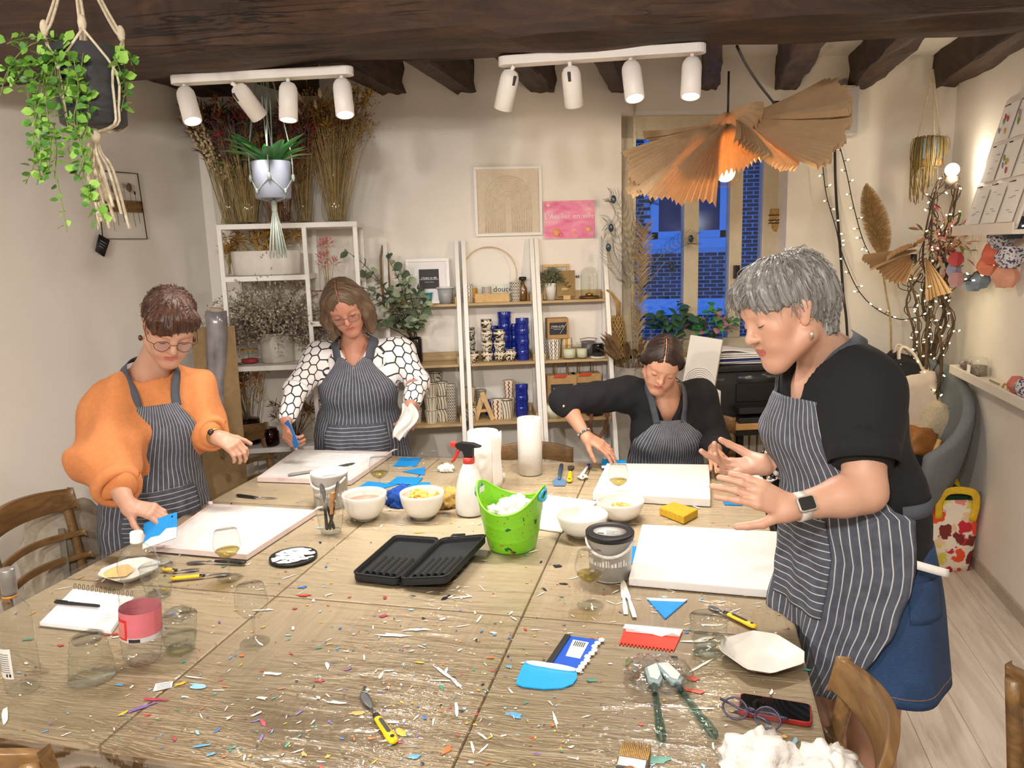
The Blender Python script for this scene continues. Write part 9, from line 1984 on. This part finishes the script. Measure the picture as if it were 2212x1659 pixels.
q=B(); q.tube([Vector(sk_(u,.93))+(Vector(sk_(u,.93))-Vector((hp.x,hp.y,Vector(sk_(u,.93)).z))).normalized()*.003 for u in np.linspace(0,1,60)],.0012,4,False); M_ST=mat('orange_thread','#a8713a',.8); part('hem_stitching',q,M_ST,sko)
for ua_ in (.36,.62):q=B(); q.tube([Vector(sk_(ua_+.01*sin(v*3),v))+(Vector(sk_(ua_,v))-Vector((hp.x,hp.y,Vector(sk_(ua_,v)).z))).normalized()*.003 for v in np.linspace(.1,.97,14)],.0011,4); part('seam_stitching',q,M_ST,sko)
q=B(); q.grid(lambda u,v:tuple(Vector(sk_(.44+.11*u,.18+.26*v))*1.0+(Vector(sk_(.44+.11*u,.2))-Vector((hp.x,hp.y,Vector(sk_(.44+.11*u,.2)).z))).normalized()*.005),6,6); part('back_pocket',q,MATS.get('denim') or denim(),sko,solid=.003)
AP4=TOR4+[cone(hp+UP*.05,hp-UP*.45,.208,.258,.06,(F4,.74)),cone(hp+UP*.12+F4*.03,hp+UP*.14+F4*.03,.12,.115,.08)]
ax=[(hp.z-.6,hp.x,hp.y),(hp.z,hp.x,hp.y),(ch.z,ch.x,ch.y),(ch.z+.2,nk.x,nk.y)]; rows=[(ch.z+.07,34),(ch.z-.05,50),(ch.z-.18,74),(hp.z+.13,84),(hp.z-.0,80),(hp.z-.16,66),(hp.z-.28,50),(hp.z-.36,34)]
ap,G=apron(root,AP4,ax,F4,rows,64,76,.016,.016,4)
apron(ap,AP4,ax,F4,rows,30,26,.016,.022,4,'apron_pocket',(-.5,.34),None,True,(hp.z+.10,hp.z-.16)); allb=TOR4+neck; cl,cr=Vector(G[0,0]),Vector(G[0,-1])
for c_ in (cl,cr):sg=1 if (c_-nk).dot(S4)>0 else -1; band(root,'apron_strap',[c_-UP*.015,c_*.55+(nk+S4*.07*sg)*.45+F4*.02,nk+S4*.072*sg+UP*.03,nk-F4*.055+S4*.03*sg+UP*.06],.042,M_STRAP,allb,.010)
iw=int(76*(rows[0][0]-hp.z-.13)/(rows[0][0]-rows[-1][0])); wl_,wr_=Vector(G[iw,0]),Vector(G[iw,-1]); bkp=Vector((hp.x,hp.y,wl_.z))-F4*.2
band(root,'waist_tie',[wl_,wl_*.5+(bkp+S4*.12*(1 if (wl_-hp).dot(S4)>0 else -1))*.5,bkp,wr_*.5+(bkp+S4*.12*(1 if (wr_-hp).dot(S4)>0 else -1))*.5,wr_],.035,M_STRAP,allb,.010,40)
q=B(); tg=wl_ if (wl_-hp).dot(S4)<0 else wr_; tg=G[iw+10,0] if abs((Vector(G[iw,0])-J['sL']).length)<abs((Vector(G[iw,-1])-J['sL']).length) else G[iw+10,-1]; tg=Vector(tg)+iv(-.01,0,.02); q.grid(lambda u,v:tuple(tg+iv(u*.07,-u*.018-v*.02,.01*sin(u*2))),6,2); tgo=part('care_label',q,mat('paper_label'),ap,solid=.001)
HB=[cone((0,-.034,.044),(0,.014,.050),.090,.086,.02,((1,0,0),.95)),cone((0,-.062,-.0),(0,-.058,-.05),.064,.048,.03),cone((-.05,.06,.07),(.05,.06,.07),.030,.030,.03),cone((.05,.062,.055),(.062,.05,.03),.022,.016,.02),cone((-.05,.062,.055),(-.062,.05,.03),.022,.016,.02)]
def hp4(X,Y,Z,D):
 face=np.sqrt((X/.078)**2+((Y-.125)/.088)**2+((Z+.050)/.112)**2)-1; D=np.maximum(D,-face*.06); ear=np.minimum(np.sqrt((X-.078)**2+(Y-.010)**2+((Z+.012)*.8)**2),np.sqrt((X+.078)**2+(Y-.010)**2+((Z+.012)*.8)**2))-.028; D=np.maximum(D,-ear); D=np.maximum(D,-(Z+.08)); return np.maximum(D,np.where(Y>.0,-(Z-.024),-9))
M_H4=hair_mat('silver_hair',[(.28,'#3a3937'),(.45,'#6f6d6a'),(.6,'#9a9896'),(.8,'#d3d1cf')],.35)
hair(root,R,hc,1.1,HB,hp4,M_H4,fph,900,(.7,1.6),.014,9,.006,(0,-.035,.06))
e=hc+R@Vector((-.086,.004,-.045))*1.1; q=B(); q.tube([e,e-UP*.010,e-UP*.02],[.003,.0055,.003],8); part('earring',q,mat('silver_earring'),root)
a=J['wL']+(J['eL']-J['wL']).normalized()*.02; d=(J['wL']-J['eL']).normalized(); x=iv(.1,.35,.93); x=(x-d*x.dot(d)).normalized(); y=d.cross(x); q=B(); q.tube([a+(x*cos(t)+y*sin(t))*.0325 for t in np.linspace(0,2*pi,29)],.0125,8,False,(d,1.0));
q=B(); q.tube([a-d*.012,a+d*.012],.0325,28,False); w_=part('watch_band',q,mat('pale_rubber','#cfcac3',.6),root,solid=.004); q=B(); mx=Matrix((d,y,x)).transposed().to_4x4(); mx.translation=a+x*.034; q.M=mx; q.prism(rrect(.021,.018,.007),-.003,.006); part('watch_case',q,mat('watch_alu','#b9b6b2',.3,.7),w_,.001); q=B(); q.M=mx; q.prism(rrect(.018,.015,.005),.006,.0068); part('watch_face',q,mat('dark_screen'),w_)
bracelet('bracelet','R',.008,.034,16,.0085,[mat('black_gloss'),mat('bead_clear','#b9b4b4',.2),mat('black_gloss'),mat('silver_earring')]); bracelet('bracelet','R',.026,.035,20,.006,[mat('silver_earring')])
p,dd=tips[1][2]; q=B(); kn=J['wL']+(Vector(p)-J['wL'])*.55; dv=(Vector(p)-J['wL']).normalized(); x=dv.orthogonal().normalized(); y=dv.cross(x); q.tube([kn+(x*cos(t)+y*sin(t))*.0105 for t in np.linspace(0,2*pi,17)],.0018,6,False); part('ring',q,mat('brass'),root)
